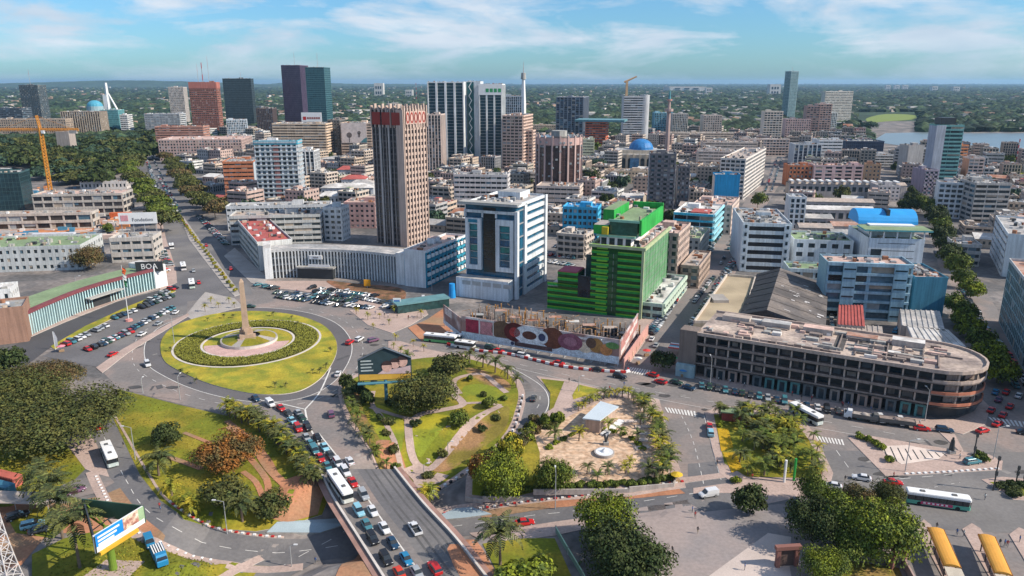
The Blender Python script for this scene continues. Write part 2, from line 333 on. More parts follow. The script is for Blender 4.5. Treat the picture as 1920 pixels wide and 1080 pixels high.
def leafmass(name,pts_fn,n,size,m,kind='stuff',parent=None,flat=.6):
    mb=MB(); k=mb.mi(m)
    for _ in range(n):
        c=Vector(pts_fn()); s=size*rr.uniform(.6,1.3)
        nrm=Vector((rr.gauss(0,flat),rr.gauss(0,flat),1)).normalized(); u=nrm.orthogonal().normalized(); u=(u*math.cos(rr.random()*6)+nrm.cross(u)*math.sin(rr.random()*6)).normalized(); w=nrm.cross(u)
        i=len(mb.v); mb.v+= [tuple(c+u*s),tuple(c+w*s*.6),tuple(c-u*s),tuple(c-w*s*.6)]; mb.f.append([i,i+1,i+2,i+3]); mb.m.append(k)
    return mb.build(name,parent,kind)
def ringpt():
    a=rr.random()*6.283; r=math.sqrt(rr.uniform((RI+.9)**2,(RO-.2)**2)); return (cx+r*math.cos(a),cy+r*math.sin(a),.4+rr.uniform(.25,.55))
drape('hedge_soil',ribbon(circ(cx,cy,(RO+RI)/2+.3),(RO-RI)/2-.5,-(RO-RI)/2+.5),M('dark_soil',(.07,.07,.025),.95),.36)
tag(leafmass('ring_hedge',ringpt,22000,.26,HEDGE,kind='thing'),'broad ring of clipped dark green hedge round the obelisk','hedge')
# planter + obelisk
t=thing('round_planter','round raised planter with sloping hedge bed under the obelisk','planter',(cx,cy+1,.3))
mb=MB(); rp=(P(512,640).x-P(410,640).x)/2
mb.prism([(rp*math.cos(a*.1745),rp*math.sin(a*.1745)) for a in range(36)],0,1.1,KERB,PAVG); mb.build('rim',t)
mb=MB(); q1=[((rp-.6)*math.cos(a*.1745),(rp-.6)*math.sin(a*.1745),1.12) for a in range(36)]; q2=[(x*.42,y*.42,2.3) for x,y,z in q1]
for i in range(36): mb.poly([q1[i],q1[(i+1)%36],q2[(i+1)%36],q2[i]],GRASS if i%9<7 else PAVG)
mb.build('sloped_bed',t)
OBM=M('obelisk_stone',(.42,.30,.22),.85,.12,.4,streak=.15)
t=thing('obelisk','tall tapering stone obelisk in the centre of the grassy roundabout','monument',(cx-.3,cy-.5,1.3),math.radians(20))
mb=MB()
for s,z0,z1 in ((3.2,0,1.2),(2.4,1.2,2.6)): mb.box(-s,-s,z0,s,s,z1,OBM)
mb.build('plinth',t)
mb=MB(); mb.box(-1.3,-1.3,2.6,1.3,1.3,5.4,OBM)
for a in range(4):
    mb.T=Matrix.Rotation(a*math.pi/2,4,'Z'); mb.box(1.3,-.8,2.6,1.9,.8,4.6,OBM); mb.box(1.9,-.4,2.6,2.3,.4,3.9,OBM)
mb.build('carved_base',t)
mb=MB()
def frus(mb,s0,s1,z0,z1,m,cap=False):
    a=[(-s0,-s0,z0),(s0,-s0,z0),(s0,s0,z0),(-s0,s0,z0)];b=[(-s1,-s1,z1),(s1,-s1,z1),(s1,s1,z1),(-s1,s1,z1)]
    for i in range(4): mb.poly([a[i],a[(i+1)%4],b[(i+1)%4],b[i]],m)
    if cap: mb.poly(b,m)
frus(mb,1.15,.78,5.4,22.0,OBM); frus(mb,.78,.25,22.0,23.2,OBM,True); mb.build('shaft',t)
# ---------------- islands, parks and pavements
PARK=[(645,725),(700,695),(765,676),(850,670),(915,684),(955,704),(972,740),(958,785),(920,825),(860,860),(800,890),(775,902),(755,890),(720,862),(690,820),(655,775)]
drape('footpath',[pxc([(638,722),(698,690),(765,668),(850,663),(920,678),(965,702),(985,742),(972,790),(930,835),(865,873),(800,908),(765,925),(745,905),(712,870),(675,820),(645,775)])],PAV,.16,kerb=.14)
drape('grass',[pxc(PARK)],GRASS,.22)
for q in ([(868,728),(905,722),(945,735),(930,755),(880,758)],[(775,785),(800,778),(845,782),(835,800),(805,825),(785,838),(772,820)],[(700,760),(735,770),(760,800),(745,850),(720,835),(695,790)],[(800,700),(840,690),(850,720),(820,740)]):
    drape('lawn',[pxc(q)],M('grass_bright',(.17,.20,.018),.95,.18,.12,fine=.15,fs=2,col2=(.34,.30,.02),c2scale=.08),.26)
for q in ([(810,845),(870,800),(930,770),(955,765),(945,795),(900,825),(840,855)],[(870,690),(920,700),(955,720),(950,735),(900,718)],[(640,735),(668,730),(690,790),(760,880),(735,880),(690,835)]):
    drape('dry_lawn',[pxc(q)],GRASSD,.25)
drape('red_earth',[pxc([(705,830),(740,830),(765,860),(775,895),(755,890),(725,865)])],DIRT,.27)
for pth,wd in (([(862,740),(850,720),(865,708),(905,703),(930,722),(950,738)],1.6),([(850,740),(868,760),(830,770),(790,778),(775,790)],2.0),([(765,785),(770,835),(795,850),(815,845),(870,800),(905,778),(940,762)],1.8),([(775,850),(810,870),(830,860)],3),([(695,765),(740,780),(775,788)],1.3),([(700,735),(698,760),(720,790),(745,840),(760,870)],1.2),([(870,758),(905,757),(940,762)],1.2),([(765,850),(785,868),(775,885)],2.4)):
    drape('footpath',ribbon(catmull([P(*q) for q in pth],4),wd/2*1.2,-wd/2*1.2),PAV,.31+.0007*(pth[0][0]%47))
drape('footpath',[px([(1005,706),(1062,713),(1150,735),(1125,745),(1060,775),(985,808),(975,800),(1032,768),(1034,735)])],PAV,.17,kerb=.14)
drape('grass',[px([(1014,711),(1058,716),(1038,765),(1030,770),(1032,738)])],GRASS,.22); drape('grass',[px([(1085,722),(1132,733),(1075,750),(1073,742)])],GRASSY,.22)
drape('footpath',[[G(*q).xy for q in [(975,806),(1060,770),(1120,748),(1180,738),(1236,750),(1258,830),(1286,915),(1180,932),(905,948),(872,935),(880,880),(915,842)]]],PAV,.18,kerb=.16)
SAND=M('sandy_tiles',(.56,.40,.28),.95,.12,.3,fine=.3,fs=.9,col2=(.44,.29,.19),c2scale=.6)
drape('park_plaza',[[G(*q).xy for q in [(1000,815),(1070,780),(1120,757),(1180,748),(1222,755),(1240,830),(1255,895),(1180,912),(1060,915),(1010,880)]]],SAND,.24)
drape('grass',[[G(*q).xy for q in [(885,930),(890,880),(920,848),(1000,812),(1012,850),(1012,890),(1060,912),(950,938)]]],GRASS,.25)
drape('footpath',[px([(1322,775),(1345,762),(1490,768),(1528,815),(1562,888),(1555,915),(1378,908),(1350,890),(1335,840)])],PAV,.17,kerb=.14)
drape('grass',[px([(1338,778),(1480,778),(1516,825),(1545,885),(1530,898),(1400,895),(1358,870)])],GRASS,.22)
for q in ([(1345,805),(1365,805),(1375,840),(1352,848)],[(1355,850),(1378,850),(1392,880),(1372,888)]): drape('flower_bed',[px(q)],M('yellow_flowers',(.42,.26,.01),.95,.2,.4,fine=.3,fs=3),.27)
drape('traffic_island',[px([(1590,822),(1620,816),(1810,848),(1880,865),(1878,882),(1700,892),(1660,893)])],PAV,.17,kerb=.14)
drape('traffic_island',[px([(1800,848),(1762,812),(1790,815),(1806,845)])],PAV,.17,kerb=.14)
drape('paving_panel',[px([(1642,838),(1700,836),(1775,850),(1760,862),(1690,872)])],M('white_slab',(.62,.52,.46),.9,.1,.3),.22)
drape('traffic_island',[px([(1840,900),(1880,895),(1990,905),(1990,945),(1900,938)])],PAV,.17,kerb=.14)
drape('grass',[px([(1855,905),(1990,908),(1990,938),(1905,930)])],GRASS,.22)
drape('traffic_island',[pxc([(1810,858),(1840,850),(1870,862),(1862,876),(1825,874)])],PAV,.19,kerb=.14)
drape('footpath',[px([(1560,920),(1565,910),(1540,895),(1380,905),(1300,915),(1300,925),(1380,925),(1440,945)])],PAV,.14,kerb=.1)
for i,q in enumerate(([(1717,990),(1732,975),(1745,985),(1795,1075),(1860,1180),(1820,1180)],[(1804,993),(1822,982),(1838,992),(1880,1060),(1950,1180),(1910,1180)],[(1892,1003),(1910,990),(1930,998),(2010,1130),(1980,1150)])):
    drape('bus_platform',[px(q)],PAV,.19,kerb=.17)
drape('footpath',[px([(1700,985),(1680,1010),(1700,1080),(1680,1180),(1500,1180),(1480,1060),(1490,900),(1560,905),(1600,940)])],PLAZA,.10)
# plazas north of the roundabout
drape('footpath',[px([(372,562),(385,548),(440,560),(455,575),(400,590),(360,600),(348,592)])],PAVG,.16,kerb=.14)
drape('footpath',[px([(655,582),(700,580),(760,588),(795,575),(803,590),(770,610),(735,625),(690,610)])],PAV,.16,kerb=.14)
drape('footpath',[px([(728,640),(750,640),(800,655),(865,668),(780,668),(735,672),(728,655)])],PAV,.15,kerb=.14)
drape('red_earth',[px([(765,615),(800,600),(830,580),(850,625),(830,640),(790,640)])],DIRT,.17)
drape('footpath',[px([(497,527),(610,527),(680,545),(760,572),(700,580),(640,560),(560,545),(500,540)])],PAV,.16,kerb=.14)
drape('footpath',[px([(420,480),(440,465),(500,520),(498,540),(470,530)])],PAVG,.15,kerb=.14)
drape('footpath',[px([(1165,697),(1175,690),(1215,632),(1260,552),(1300,500),(1292,495),(1190,610),(1150,690)])],PAV,.16,kerb=.14)
fo_=[(1290,703),(1400,736),(1520,764),(1640,787),(1760,805),(1805,815),(1848,796),(1856,764)]; fi_=[(1300,696),(1410,723),(1525,748),(1640,771),(1745,788),(1790,787),(1826,772),(1842,750)]
drape('footpath',[px([fo_[i],fo_[i+1],fi_[i+1],fi_[i]]) for i in range(7)],PAV,.19,kerb=.15)
drape('footpath',[px([(300,545),(332,530),(330,505),(312,450),(300,400),(290,400),(295,470),(298,520)])],PAV,.15,kerb=.14)
drape('grass_verge',[px([(95,650),(160,612),(240,575),(325,541),(330,547),(245,582),(165,620),(103,656)])],GRASSY,.20,kerb=.15)
drape('footpath',[px([(180,690),(230,655),(352,588),(356,592),(240,662),(192,700)])],PAV,.18,kerb=.14)
drape('footpath',[px([(40,640),(125,603),(220,565),(300,540),(300,533),(215,558),(120,594),(42,630)])],PAV,.17,kerb=.14)
drape('median_strip',[px([(338,410),(345,408),(375,450),(410,495),(440,535),(450,553),(440,556),(420,535),(385,490),(355,450)])],PAVG,.18,kerb=.15)
# ---------------- bridge deck
BL=[P(*q) for q in [(600,880),(625,932),(668,1000),(720,1082),(775,1170)]]; BR=[P(*q) for q in [(738,880),(790,945),(850,1010),(905,1080),(975,1170)]]
t=thing('road_bridge','flat concrete road bridge carrying the traffic queue over the sunken roads','bridge')
mb=MB()
for i in range(4):
    a,b,c,d=BL[i],BL[i+1],BR[i+1],BR[i]
    mb.poly([(a.x,a.y,.08),(d.x,d.y,.08),(c.x,c.y,.08),(b.x,b.y,.08)][::-1],ASPH)
    mb.poly([(a.x,a.y,-1.1),(d.x,d.y,-1.1),(c.x,c.y,-1.1),(b.x,b.y,-1.1)],CONC)
mb.build('deck',t)
mb=MB()
for i in range(4):
    a,b,c,d=BL[i],BL[i+1],BR[i+1],BR[i]; k=.50; e=a.lerp(d,k); f=b.lerp(c,k); mb.poly([(a.x,a.y,.086),(e.x,e.y,.086),(f.x,f.y,.086),(b.x,b.y,.086)][::-1],ASPH2)
mb.build('queue_lane',t)
mb=MB()
for r4 in ribbon(catmull([P(*q) for q in [(648,880),(672,910),(730,995),(792,1080),(835,1140)]],5),.16,-.16): mb.poly([(v[0],v[1],.094) for v in r4][::-1],PAINT)
mb.build('median_line',t)
mb=MB(); tk=M('tyre_track',(.10,.097,.098),.9,.2,.3)
for u in (.60,.68,.80,.88):
    for i in range(4):
        a,b,c,d=BL[i],BL[i+1],BR[i+1],BR[i]; e=a.lerp(d,u);f=b.lerp(c,u);g_=b.lerp(c,u+.03);h_=a.lerp(d,u+.03); mb.poly([(e.x,e.y,.089),(h_.x,h_.y,.089),(g_.x,g_.y,.089),(f.x,f.y,.089)],tk)
mb.build('tyre_tracks',t)
for side,path,sg in (('l',BL,1),('r',BR,-1)):
    pp=catmull(path,5)
    mb=MB()
    for q,zz,hh,mm in ((0,-1.1,.75,CONC),):
        rb=ribbon(pp,.0 if sg>0 else 0,-.5 if sg>0 else .5)
        for r4 in rb: mb.prism([tuple(v) for v in r4],zz,hh,mm,KERB)
    mb.build('parapet',t)
    rb=ribbon(pp,-.6*sg,-1.9*sg); mb=MB()
    for r4 in rb: mb.prism([tuple(v) for v in r4],.08,.24,M('bridge_walk',(.30,.18,.15),.9),None)
    mb.build('walkway',t)
    for i in range(2,len(pp)-2,3):
        mb=MB(); mb.box(-.6,-.6,-6.5,.6,.6,-1.1,CONC); p=pp[i]; mb.build('pier',t,loc=(p.x-(-1.5*sg),p.y,0))
# sloped concrete abutment faces beside the bridge
for pts,lab in (([(500,1001),(520,982),(645,974),(650,985),(600,1001)],'pale concrete slope wall left of the bridge above the curving road'),([(808,975),(855,955),(885,954),(922,966),(875,973),(830,977)],'pale concrete slope wall right of the bridge above the sunken road')):
    t=MB(); lo=[G(*q) for q in pts]; k=[]
    n=len(pts); cen=sum(lo,Vector())/n
    top=[Vector((p.x,p.y,th(p.x,p.y)+.35)) for p in lo]
    t.poly([tuple(p) for p in top][::-1],M('pale_blue_concrete',(.30,.37,.41),.8,.08,.2))
    for i in range(n): a,b=top[i],top[(i+1)%n]; t.poly([tuple(a),tuple(b),(b.x,b.y,b.z-1),(a.x,a.y,a.z-1)],CONC)
    tag(t.build('retaining_wall'),lab,'wall')
# ---------------- road markings
mk=[]
mk+=dashes(PL,2.6,3.0,.16); mk+=dashes(PS,2.6,3.4,.14)
drape('lane_marking',mk,PAINT,.105)
mk=[]
def line(pts,w=.15,on=None,off_=None,n=5):
    pth=catmull([G(*q) for q in pts],n)
    if on: mk.extend(dashes(pth,on,off_,w))
    else: mk.extend([[Vector(v) for v in q] for q in ribbon(pth,w/2,-w/2)])
c5=[(p[0],p[1]) for p in isl3]
mk.extend(ribbon([Vector((a,b)) for a,b in c5],5.45,5.2)); mk.extend(dashes([Vector((x+0,y)) for x,y in [tuple(v) for v in [q[0] for q in ribbon(isl3,9.2,9.0)]]],2.5,4,.15))
line([(620,690),(600,735),(572,768)],.45); line([(572,768),(580,800),(610,850),(640,890)],.5); line([(470,748),(520,756),(572,768)],.4)
line([(760,645),(870,655),(1000,690),(1200,730),(1400,765),(1600,800),(1760,830)],.15,3,5); line([(790,660),(900,675),(1050,710),(1200,742),(1400,780),(1600,815),(1760,845)],.15)
line([(960,690),(1010,720),(1028,745),(1022,775),(985,805)],.25); line([(1278,780),(1300,830),(1322,920)],.15,2,2); line([(1568,845),(1600,890)],.15,3,3)
line([(1600,905),(1750,893),(1850,880)],.15,3,3); line([(1320,780),(1338,850),(1352,900)],.15); line([(1625,830),(1665,870),(1700,892)],.15)
line([(1720,920),(1800,905)],.12,1,1.5)
def zebra(a,b,c,d,n):
    A,B_,C_,D=[P(*q) for q in (a,b,c,d)]
    for i in range(n):
        t0=i/n;t1=(i+.55)/n; mk.append([A.lerp(B_,t0).xy,A.lerp(B_,t1).xy,D.lerp(C_,t1).xy,D.lerp(C_,t0).xy])
zebra((1246,764),(1306,772),(1308,782),(1252,774),10); zebra((1178,688),(1222,695),(1216,706),(1170,697),10); zebra((1516,816),(1582,825),(1586,836),(1522,826),11); zebra((1852,782),(1925,792),(1928,802),(1866,795),9)
drape('lane_marking',mk,PAINT,.10)
mk=[]
zebra_b=[]
for i in range(26): # kerb tooth marks by the sunken road
    pass
line([(597,812),(640,866),(648,880)],.35); 
drape('lane_marking',mk,PAINT,.115)
# dark joints on the white slab of the traffic island
sl_=[]
for i in range(9):
    a=P(1655+i*14,838+i*1.6); b=P(1668+i*13.5,868-i*1.4); d=(b-a).normalized(); n=Vector((-d.y,d.x,0))*.14; sl_.append([(a-n).xy,(b-n).xy,(b+n).xy,(a+n).xy])
drape('paving_joint',sl_,DARKM,.245)
# blocks along the kerbs: white teeth beside loop road, park and slip road
def teeth(name,label,path,step,size,m1,m2,group,off=0,hh=.45):
    t=thing(name,label,'kerb blocks'); acc=0; n=0; mA=MB(); mA.box(-size,-.28,0,size,.28,hh,m1); mA=mA.mesh('kerb_block'); mB=MB(); mB.box(-size,-.28,0,size,.28,hh,m2); mB=mB.mesh('kerb_block')
    for i in range(len(path)-1):
        a,b=path[i],path[i+1]; d=(b-a); L=math.hypot(d.x,d.y)
        if L<1e-4: continue
        while acc<L:
            p=a+d*(acc/L); nx,ny=-d.y/L*off,d.x/L*off
            obj('kerb_block',mA if n%2==0 else mB,t,loc=(p.x+nx,p.y+ny,th(p.x+nx,p.y+ny)+.15),rz=math.atan2(d.y,d.x)); n+=1; acc+=step
        acc-=L
    return t
teeth('kerb_blocks','row of small red and white kerb blocks along the curving sunken road',PL[34:62],1.5,.32,WHITE,RED,None,5.0,.25)
teeth('kerb_blocks','row of small white kerb blocks along the outer side of the left loop road',PL[20:52],1.7,.22,WHITE,WHITE,None,-5.4,.18)
teeth('kerb_blocks','row of small red and white kerb blocks along the road below the fountain park',PL[84:112],1.6,.32,WHITE,RED,None,5.3,.3)
teeth('kerb_blocks','row of large alternating red and white barrier blocks in front of the mural hoarding',catmull([P(*q) for q in [(842,648),(900,660),(960,667),(1060,690),(1165,700),(1178,694)]],5),1.75,.85,RED,WHITE,None,0,.8)
teeth('kerb_blocks','row of small white posts along the curved edge of the palm park',catmull([P(*q) for q in [(980,745),(965,793),(925,838),(860,875),(795,910)]],6),2.0,.35,WHITE,DARKM,None,0,.7)
teeth('kerb_blocks','row of white teeth on the kerb of the striped traffic island',catmull([P(*q) for q in [(1700,890),(1780,886),(1870,880)]],4),1.6,.35,WHITE,WHITE,None,0,.3)

# worn patches, stains and manholes on the carriageways
rp_=random.Random(12); PD=M('patch_dark',(.085,.082,.085),.9,.2,.3); PLt=M('patch_pale',(.22,.205,.195),.95,.2,.3); STN=M('oil_stain',(.075,.07,.068),.7,.3,.5)
spots=[(rp_.uniform(250,1900),rp_.uniform(560,900)) for _ in range(260)]
def onroad(x,y):
    return (650<x<1750 and abs(y-(655+(x-760)*.155))<26) or (1290<x<1340 and y>770) or (x>1560 and 850<y<1060) or (x>1290 and 960<y) or (560<x<720 and 640<y<800 and x>560+(720-y)*.2) or (240<x<330 and 620<y<740)
pa=[];pb_=[];pc=[]
for x,y in spots:
    if not onroad(x,y): continue
    g=P(x,y); a=rp_.random()*3; L=rp_.uniform(1,7); w_=rp_.uniform(.5,1.8); c,s_=math.cos(a),math.sin(a); q=[(g.x+c*u*L-s_*v*w_,g.y+s_*u*L+c*v*w_) for u,v in ((-.5,-.5),(.5,-.5),(.5,.5),(-.5,.5))]
    (pa if rp_.random()<.55 else pb_).append(q)
    g=P(x+rp_.uniform(-40,40),y+rp_.uniform(-5,5)); 
    if onroad(x,y): r0=rp_.uniform(.4,1.5); pc.append([(g.x+r0*rp_.uniform(.7,1.3)*math.cos(k*.7)*1.6,g.y+r0*rp_.uniform(.7,1.3)*math.sin(k*.7)) for k in range(9)])
drape('road_patch',pa,PD,.088); drape('road_patch',pb_,PLt,.092); drape('road_stain',pc,STN,.096)
# ---------------- buildings
FOOT=[]  # footprints (convex quads) for the filler blocks
def fdir(th_): c,s=math.cos(th_),math.sin(th_); return Vector((c,s,0)),Vector((-s,c,0))
TH=math.radians(-23.0)
def solve(Cp,d,xpix):
    u=(xpix-960)/FPX; den=d.x-u*d.y*CP
    return (u*zc(Cp)-Cp.x)/den
def locate(xm,yt,yb,xl,xr,mode,th_,D=None,Wd=None):
    g=P(xm,yb); v=(yt-540)/FPX; r=ray(xm,yt); hh=H+r.z*g.y/r.y
    t=g.y/r.y; Cp=Vector((r.x*t,g.y,hh)); e1,e2=fdir(th_)
    if mode=='A': W=solve(Cp,-e1,xl); Dp=solve(Cp,e2,xr) if D is None else D; O=Cp-e1*W
    else: W=solve(Cp,e1,xr); Dp=solve(Cp,e2,xl) if D is None else D; O=Cp
    if Wd: 
        if mode=='A': O=Cp-e1*Wd
        W=Wd
    if not(1<Dp<120): Dp=min(max(12,W*.7),30)
    if not(1<W<200): W=25
    return Vector((O.x,O.y,0)),hh,W,Dp
UNITM={}
def unit(key,fn):
    if key not in UNITM: mb=MB(); fn(mb); UNITM[key]=mb.mesh(key[0])
    return UNITM[key]
PANES=[M('pane_light',(.30,.32,.33),.4,.2,.5),M('pane_dark',(.012,.015,.02),.2,.2,.5,spec=.6),M('pane_curtain',(.36,.30,.24),.7,.2,.5),M('pane_blue',(.08,.15,.20),.15,.2,.5,spec=.6)]
STY={ # bay, pier width, pier depth, spandrel height share, spandrel depth
 'band':(5.,.35,.05,.50,.45),'bandt':(5,.3,.06,.62,.5),'grid':(3.4,1.3,.30,.42,.28),'gridw':(3.2,1.7,.25,.55,.25),'vert':(2.6,.8,.55,.22,.08),'vertw':(5.0,1.7,.7,.10,.05),
 'curtain':(2.4,.16,.10,.10,.08),'balc':(4.2,1.0,.35,.38,1.0),'plain':None,'arc':(4.,1.2,.35,.3,.3)}
def facade(mb,pb,k,L,z0,z1,fl,sty,wm,sm,W,D,rng,panes=True,px=0,emit=None):
    """face k: 0 front,1 right,2 back,3 left, built as piers and spandrels proud of the glass core"""
    def bx(m_,a0,a1,zz0,zz1,d,mat,d0=0.):
        if k==0: m_.box(a0,-d,zz0,a1,-d0,zz1,mat,bot=True)
        elif k==1: m_.box(W+d0,a0,zz0,W+d,a1,zz1,mat,bot=True)
        elif k==2: m_.box(a0,D+d0,zz0,a1,D+d,zz1,mat,bot=True)
        else: m_.box(-d,a0,zz0,-d0,a1,zz1,mat,bot=True)
    S=STY[sty] if isinstance(sty,str) else sty
    mb0=mb
    if S is None: bx(mb,0,L,z0,z1,.3,wm); return
    bay,pw,pd,sh,sd=S; n=max(1,round(L/bay)); bay=L/n; pw=min(pw,bay*.6); fh=(z1-z0)/fl
    for i in range(n+1):
        c=i*bay; a0=max(0,c-pw/2) if i else 0; a1=min(L,c+pw/2)
        if i==0: a1=max(pw/2,.35)
        if i==n: a0=L-max(pw/2,.35)
        if emit: mb=MB()
        bx(mb,a0,a1,z0,z1,pd,wm)
        if emit: mb.build('pier',emit)
    for j in range(fl+1):
        z=z0+j*fh; s0=z-fh*sh*.45; s1=z+fh*sh*.55
        if j==0: s0=z0
        if j==fl: s1=z1+.9
        dd=sd if abs(sd-pd)>.02 else sd+.02
        if emit: mb=MB()
        bx(mb,0,L,s0,s1,dd,sm)
        if j>0 and sd>.9: bx(mb,0,L,z-.1-fh*sh*.45,z-fh*sh*.45-.003,sd-.1,wm)
        if emit: mb.build('spandrel',emit)
    if panes and S!=STY['curtain']:
        for j in range(fl):
            for i in range(n):
                if rng.random()<.5: continue
                a=i*bay+pw/2+.08; b=(i+1)*bay-pw/2-.08; za=z0+j*fh+fh*sh*.55; zb=z0+(j+1)*fh-fh*sh*.45
                if b-a<.5: continue
                if rng.random()<.5: b=a+(b-a)*rng.choice((.33,.5,.66))
                if rng.random()<.25: za=za+(zb-za)*.4
                bx(pb,a,b,za,zb,.03,rng.choice(PANES))
def clutter(mb,W,D,z,rng,n,mats):
    for _ in range(int(n*1.5)):
        w=rng.uniform(.8,2.6);d=rng.uniform(.8,2.2);h=rng.uniform(.5,1.6); x=rng.uniform(1,max(1.1,W-w-1)); y=rng.uniform(1,max(1.1,D-d-1))
        m=rng.choice(mats)
        if rng.random()<.25: mb.tube((x,y,z),(x,y,z+h*1.3),w*.45,None,10,m)
        else: mb.box(x,y,z,x+w,y+d,z+h,m)
CLM=[METAL,CONC,WHITE,DARKM,M('rusty_tank',(.30,.14,.08)),M('tan_box',(.42,.34,.27)),CONC,M('unit_grey',(.25,.26,.27))]
def bld(label,spec,sty,wcol,gl=GR,side=None,roof=1,mode='A',th_=TH,D=None,floors=None,fh=3.4,scol=None,name='office_building',cat='building',hut=True,group=None,ncl=None,Wd=None,back=False,z0=0.,panes=True,sidecol=None,loc=None,faces=None):
    rng=random.Random(sum(map(ord,label)))
    O,h,W,Dp=loc if loc else locate(*spec,mode,th_,D,Wd)
    t=thing(name,label,cat,O,th_,group); t['wh']=(W,Dp,h)
    wm=wall(wcol); sm=wall(scol) if scol else wm; sdm=wall(sidecol) if sidecol else wm
    e1,e2=fdir(th_); FOOT.append([(O+e1*a+e2*b).xy for a,b in ((-2,-2),(W+2,-2),(W+2,Dp+2),(-2,Dp+2))])
    fl=floors or max(1,round(h/fh)); mb=MB(); mb.box(0,0,0,W,Dp,h,gl,top=ROOFS[roof]); mb.build('core',t)
    L4=(W,Dp,W,Dp); vis=(0,1) if mode=='A' else (0,3)
    wl=MB(); pb=MB(); near=zc(O)<470
    for k in range(4):
        s=sty if k in (0,2) else (side or sty)
        if faces and k in faces: s=faces[k]
        if k in (1,2,3) and k not in vis and not(faces and k in faces): s='plain' if (back is False) else s
        facade(wl,pb,k,L4[k],z0,h,fl,s,sdm if k in(1,3) else wm,sdm if (k in(1,3) and sidecol) else sm,W,Dp,rng,panes and k in vis,emit=t if near and k in vis else None)
    # parapet
    for a in ((-.3,-.3,W+.3,0),(-.3,Dp,W+.3,Dp+.3),(-.3,0,0,Dp),(W,0,W+.3,Dp)): wl.box(a[0]-.003,a[1]-.003,h-.25,a[2]+.003,a[3]+.003,h+.93,wm)
    wl.build('facade',t)
    pb.build('window_panes',t,'stuff')
    rb=MB()
    if hut and W>9 and Dp>8:
        w=min(W*.35,7);d=min(Dp*.35,6); x=rng.uniform(1,W-w-1);y=rng.uniform(Dp*.3,Dp-d-1); rb.box(x,y,h,x+w,y+d,h+2.8,wm,top=ROOFS[roof]); rb.build('stair_house',t)
    cb=MB(); clutter(cb,W,Dp,h,rng,ncl if ncl is not None else int(min(24,W*Dp/35)),CLM); cb.build('roof_units',t,'stuff')
    return t,O,h,W,Dp
def mast(t,x,y,z,L,name='antenna'):
    mb=MB(); mb.tube((x,y,z),(x,y,z+L*.6),.45,.3,5,METAL); mb.tube((x,y,z+L*.6),(x,y,z+L),.2,.1,4,RED); mb.build(name,t)
LB=math.radians(27.8)
WH=(.66,.66,.66); CR=(.58,.48,.40); PK=(.50,.37,.34); BN=(.22,.12,.09); GY=(.33,.34,.36); LG=(.48,.50,.53); BL2=(.36,.48,.56); OR=(.52,.26,.14); DK=(.07,.075,.09)
B={}
# --- far and middle distance, left
t,O,h,W,D=bld('dark grey slab tower at the far left of the skyline with a thin mast',(69,160,243,35,75),'grid',(.12,.15,.17),roof=1,th_=.0,D=30); mast(t,W/2,9,h,32)
bld('dark low office slab beside the far left grey tower',(40,203,248,-20,50),'band',(.10,.12,.15),th_=.0,D=30)
bld('long tan office block behind the orange tower crane',(122,224,266,-20,128),'grid',(.42,.33,.26),th_=.1,D=25)
bld('brown office block with a cream window lattice near the teal glass building',(186,210,262,113,190),(3.6,1.2,.6,.3,.4),(.45,.38,.30),gl=GW,scol=(.16,.12,.11),th_=.1,D=30)
bld('teal glass office block below the pale blue dome',(221,207,256,187,226),'curtain',(.20,.42,.44),gl=glass((.08,.22,.24)),th_=.05,D=24)
bld('small dark and white annex right of the teal glass block',(238,216,258,224,242),'band',WH,th_=.05,D=20)
bld('blank tan concrete pillar block rising from the dark trees',(128,248,296,104,132),'plain',(.36,.31,.28),th_=.0,D=14,panes=False,hut=False,name='concrete_tower')
bld('dark banded block with white floors left of the brown tower podium',(336,214,258,270,342),'band',LG,th_=.05,D=30)
bld('pale apartment tower just left of the brown tower',(343,164,240,315,357),'vert',(.55,.50,.47),scol=(.62,.58,.55),th_=.1,D=24)
t,O,h,W,D=bld('red brown office tower with closely spaced bands and red top panel',(404,155,262,353,411),(3.2,.5,.35,.5,.45),(.30,.13,.10),gl=GW,th_=.08,roof=2); mast(t,W*.7,D*.5,h,42); mast(t,W*.3,D*.5,h,30)
mb=MB(); mb.box(0,-.8,h-9,W,-.5,h+1,wall((.40,.15,.12)),bot=True); mb.box(W+.5,0,h-9,W+.8,D,h+1,wall((.40,.15,.12)),bot=True); mb.build('top_panel',t)
bld('low red brown podium with horizontal louvres below the brown tower',(380,238,278,290,386),'bandt',(.42,.22,.17),gl=GW,th_=.08,roof=2,D=30)
t,O,h,W,D=bld('charcoal glass tower standing alone right of the brown tower',(470,148,244,417,475),'curtain',(.06,.08,.10),gl=glass((.02,.035,.045)),scol=(.10,.12,.14),th_=.08); mast(t,W*.6,D*.5,h,14)
bld('light blue white office block at the foot of the charcoal tower',(462,225,268,424,484),'vert',(.50,.56,.62),th_=.3)
bld('long pink roofed hall below the brown podium',(452,262,300,296,462),'grid',PK,roof=5,th_=.12,D=60,hut=False,name='market_hall')
bld('dark brown office tower left of the cream banded building',(510,204,266,480,518),'vert',(.13,.10,.10),gl=GW,th_=.0)
t,O,h,W,D=bld('violet glass twin tower with a dark left face',(568,124,252,541,527),'vert',(.16,.11,.20),gl=glass((.05,.03,.10)),mode='B',th_=math.radians(30),sidecol=(.03,.04,.08),Wd=42,D=22,loc=None) if False else (None,)*5
def tower2(label,x0,x1,yt,yb,wc,gl,sty,th_,D,mh=24):
    t,O,h,W,Dp=bld(label,(x1,yt,yb,x0,x1+3),sty,wc,gl=gl,th_=th_,D=D,hut=False,back=True,panes=False); mast(t,W/2,Dp/2,h,mh); return t,O,h,W,Dp
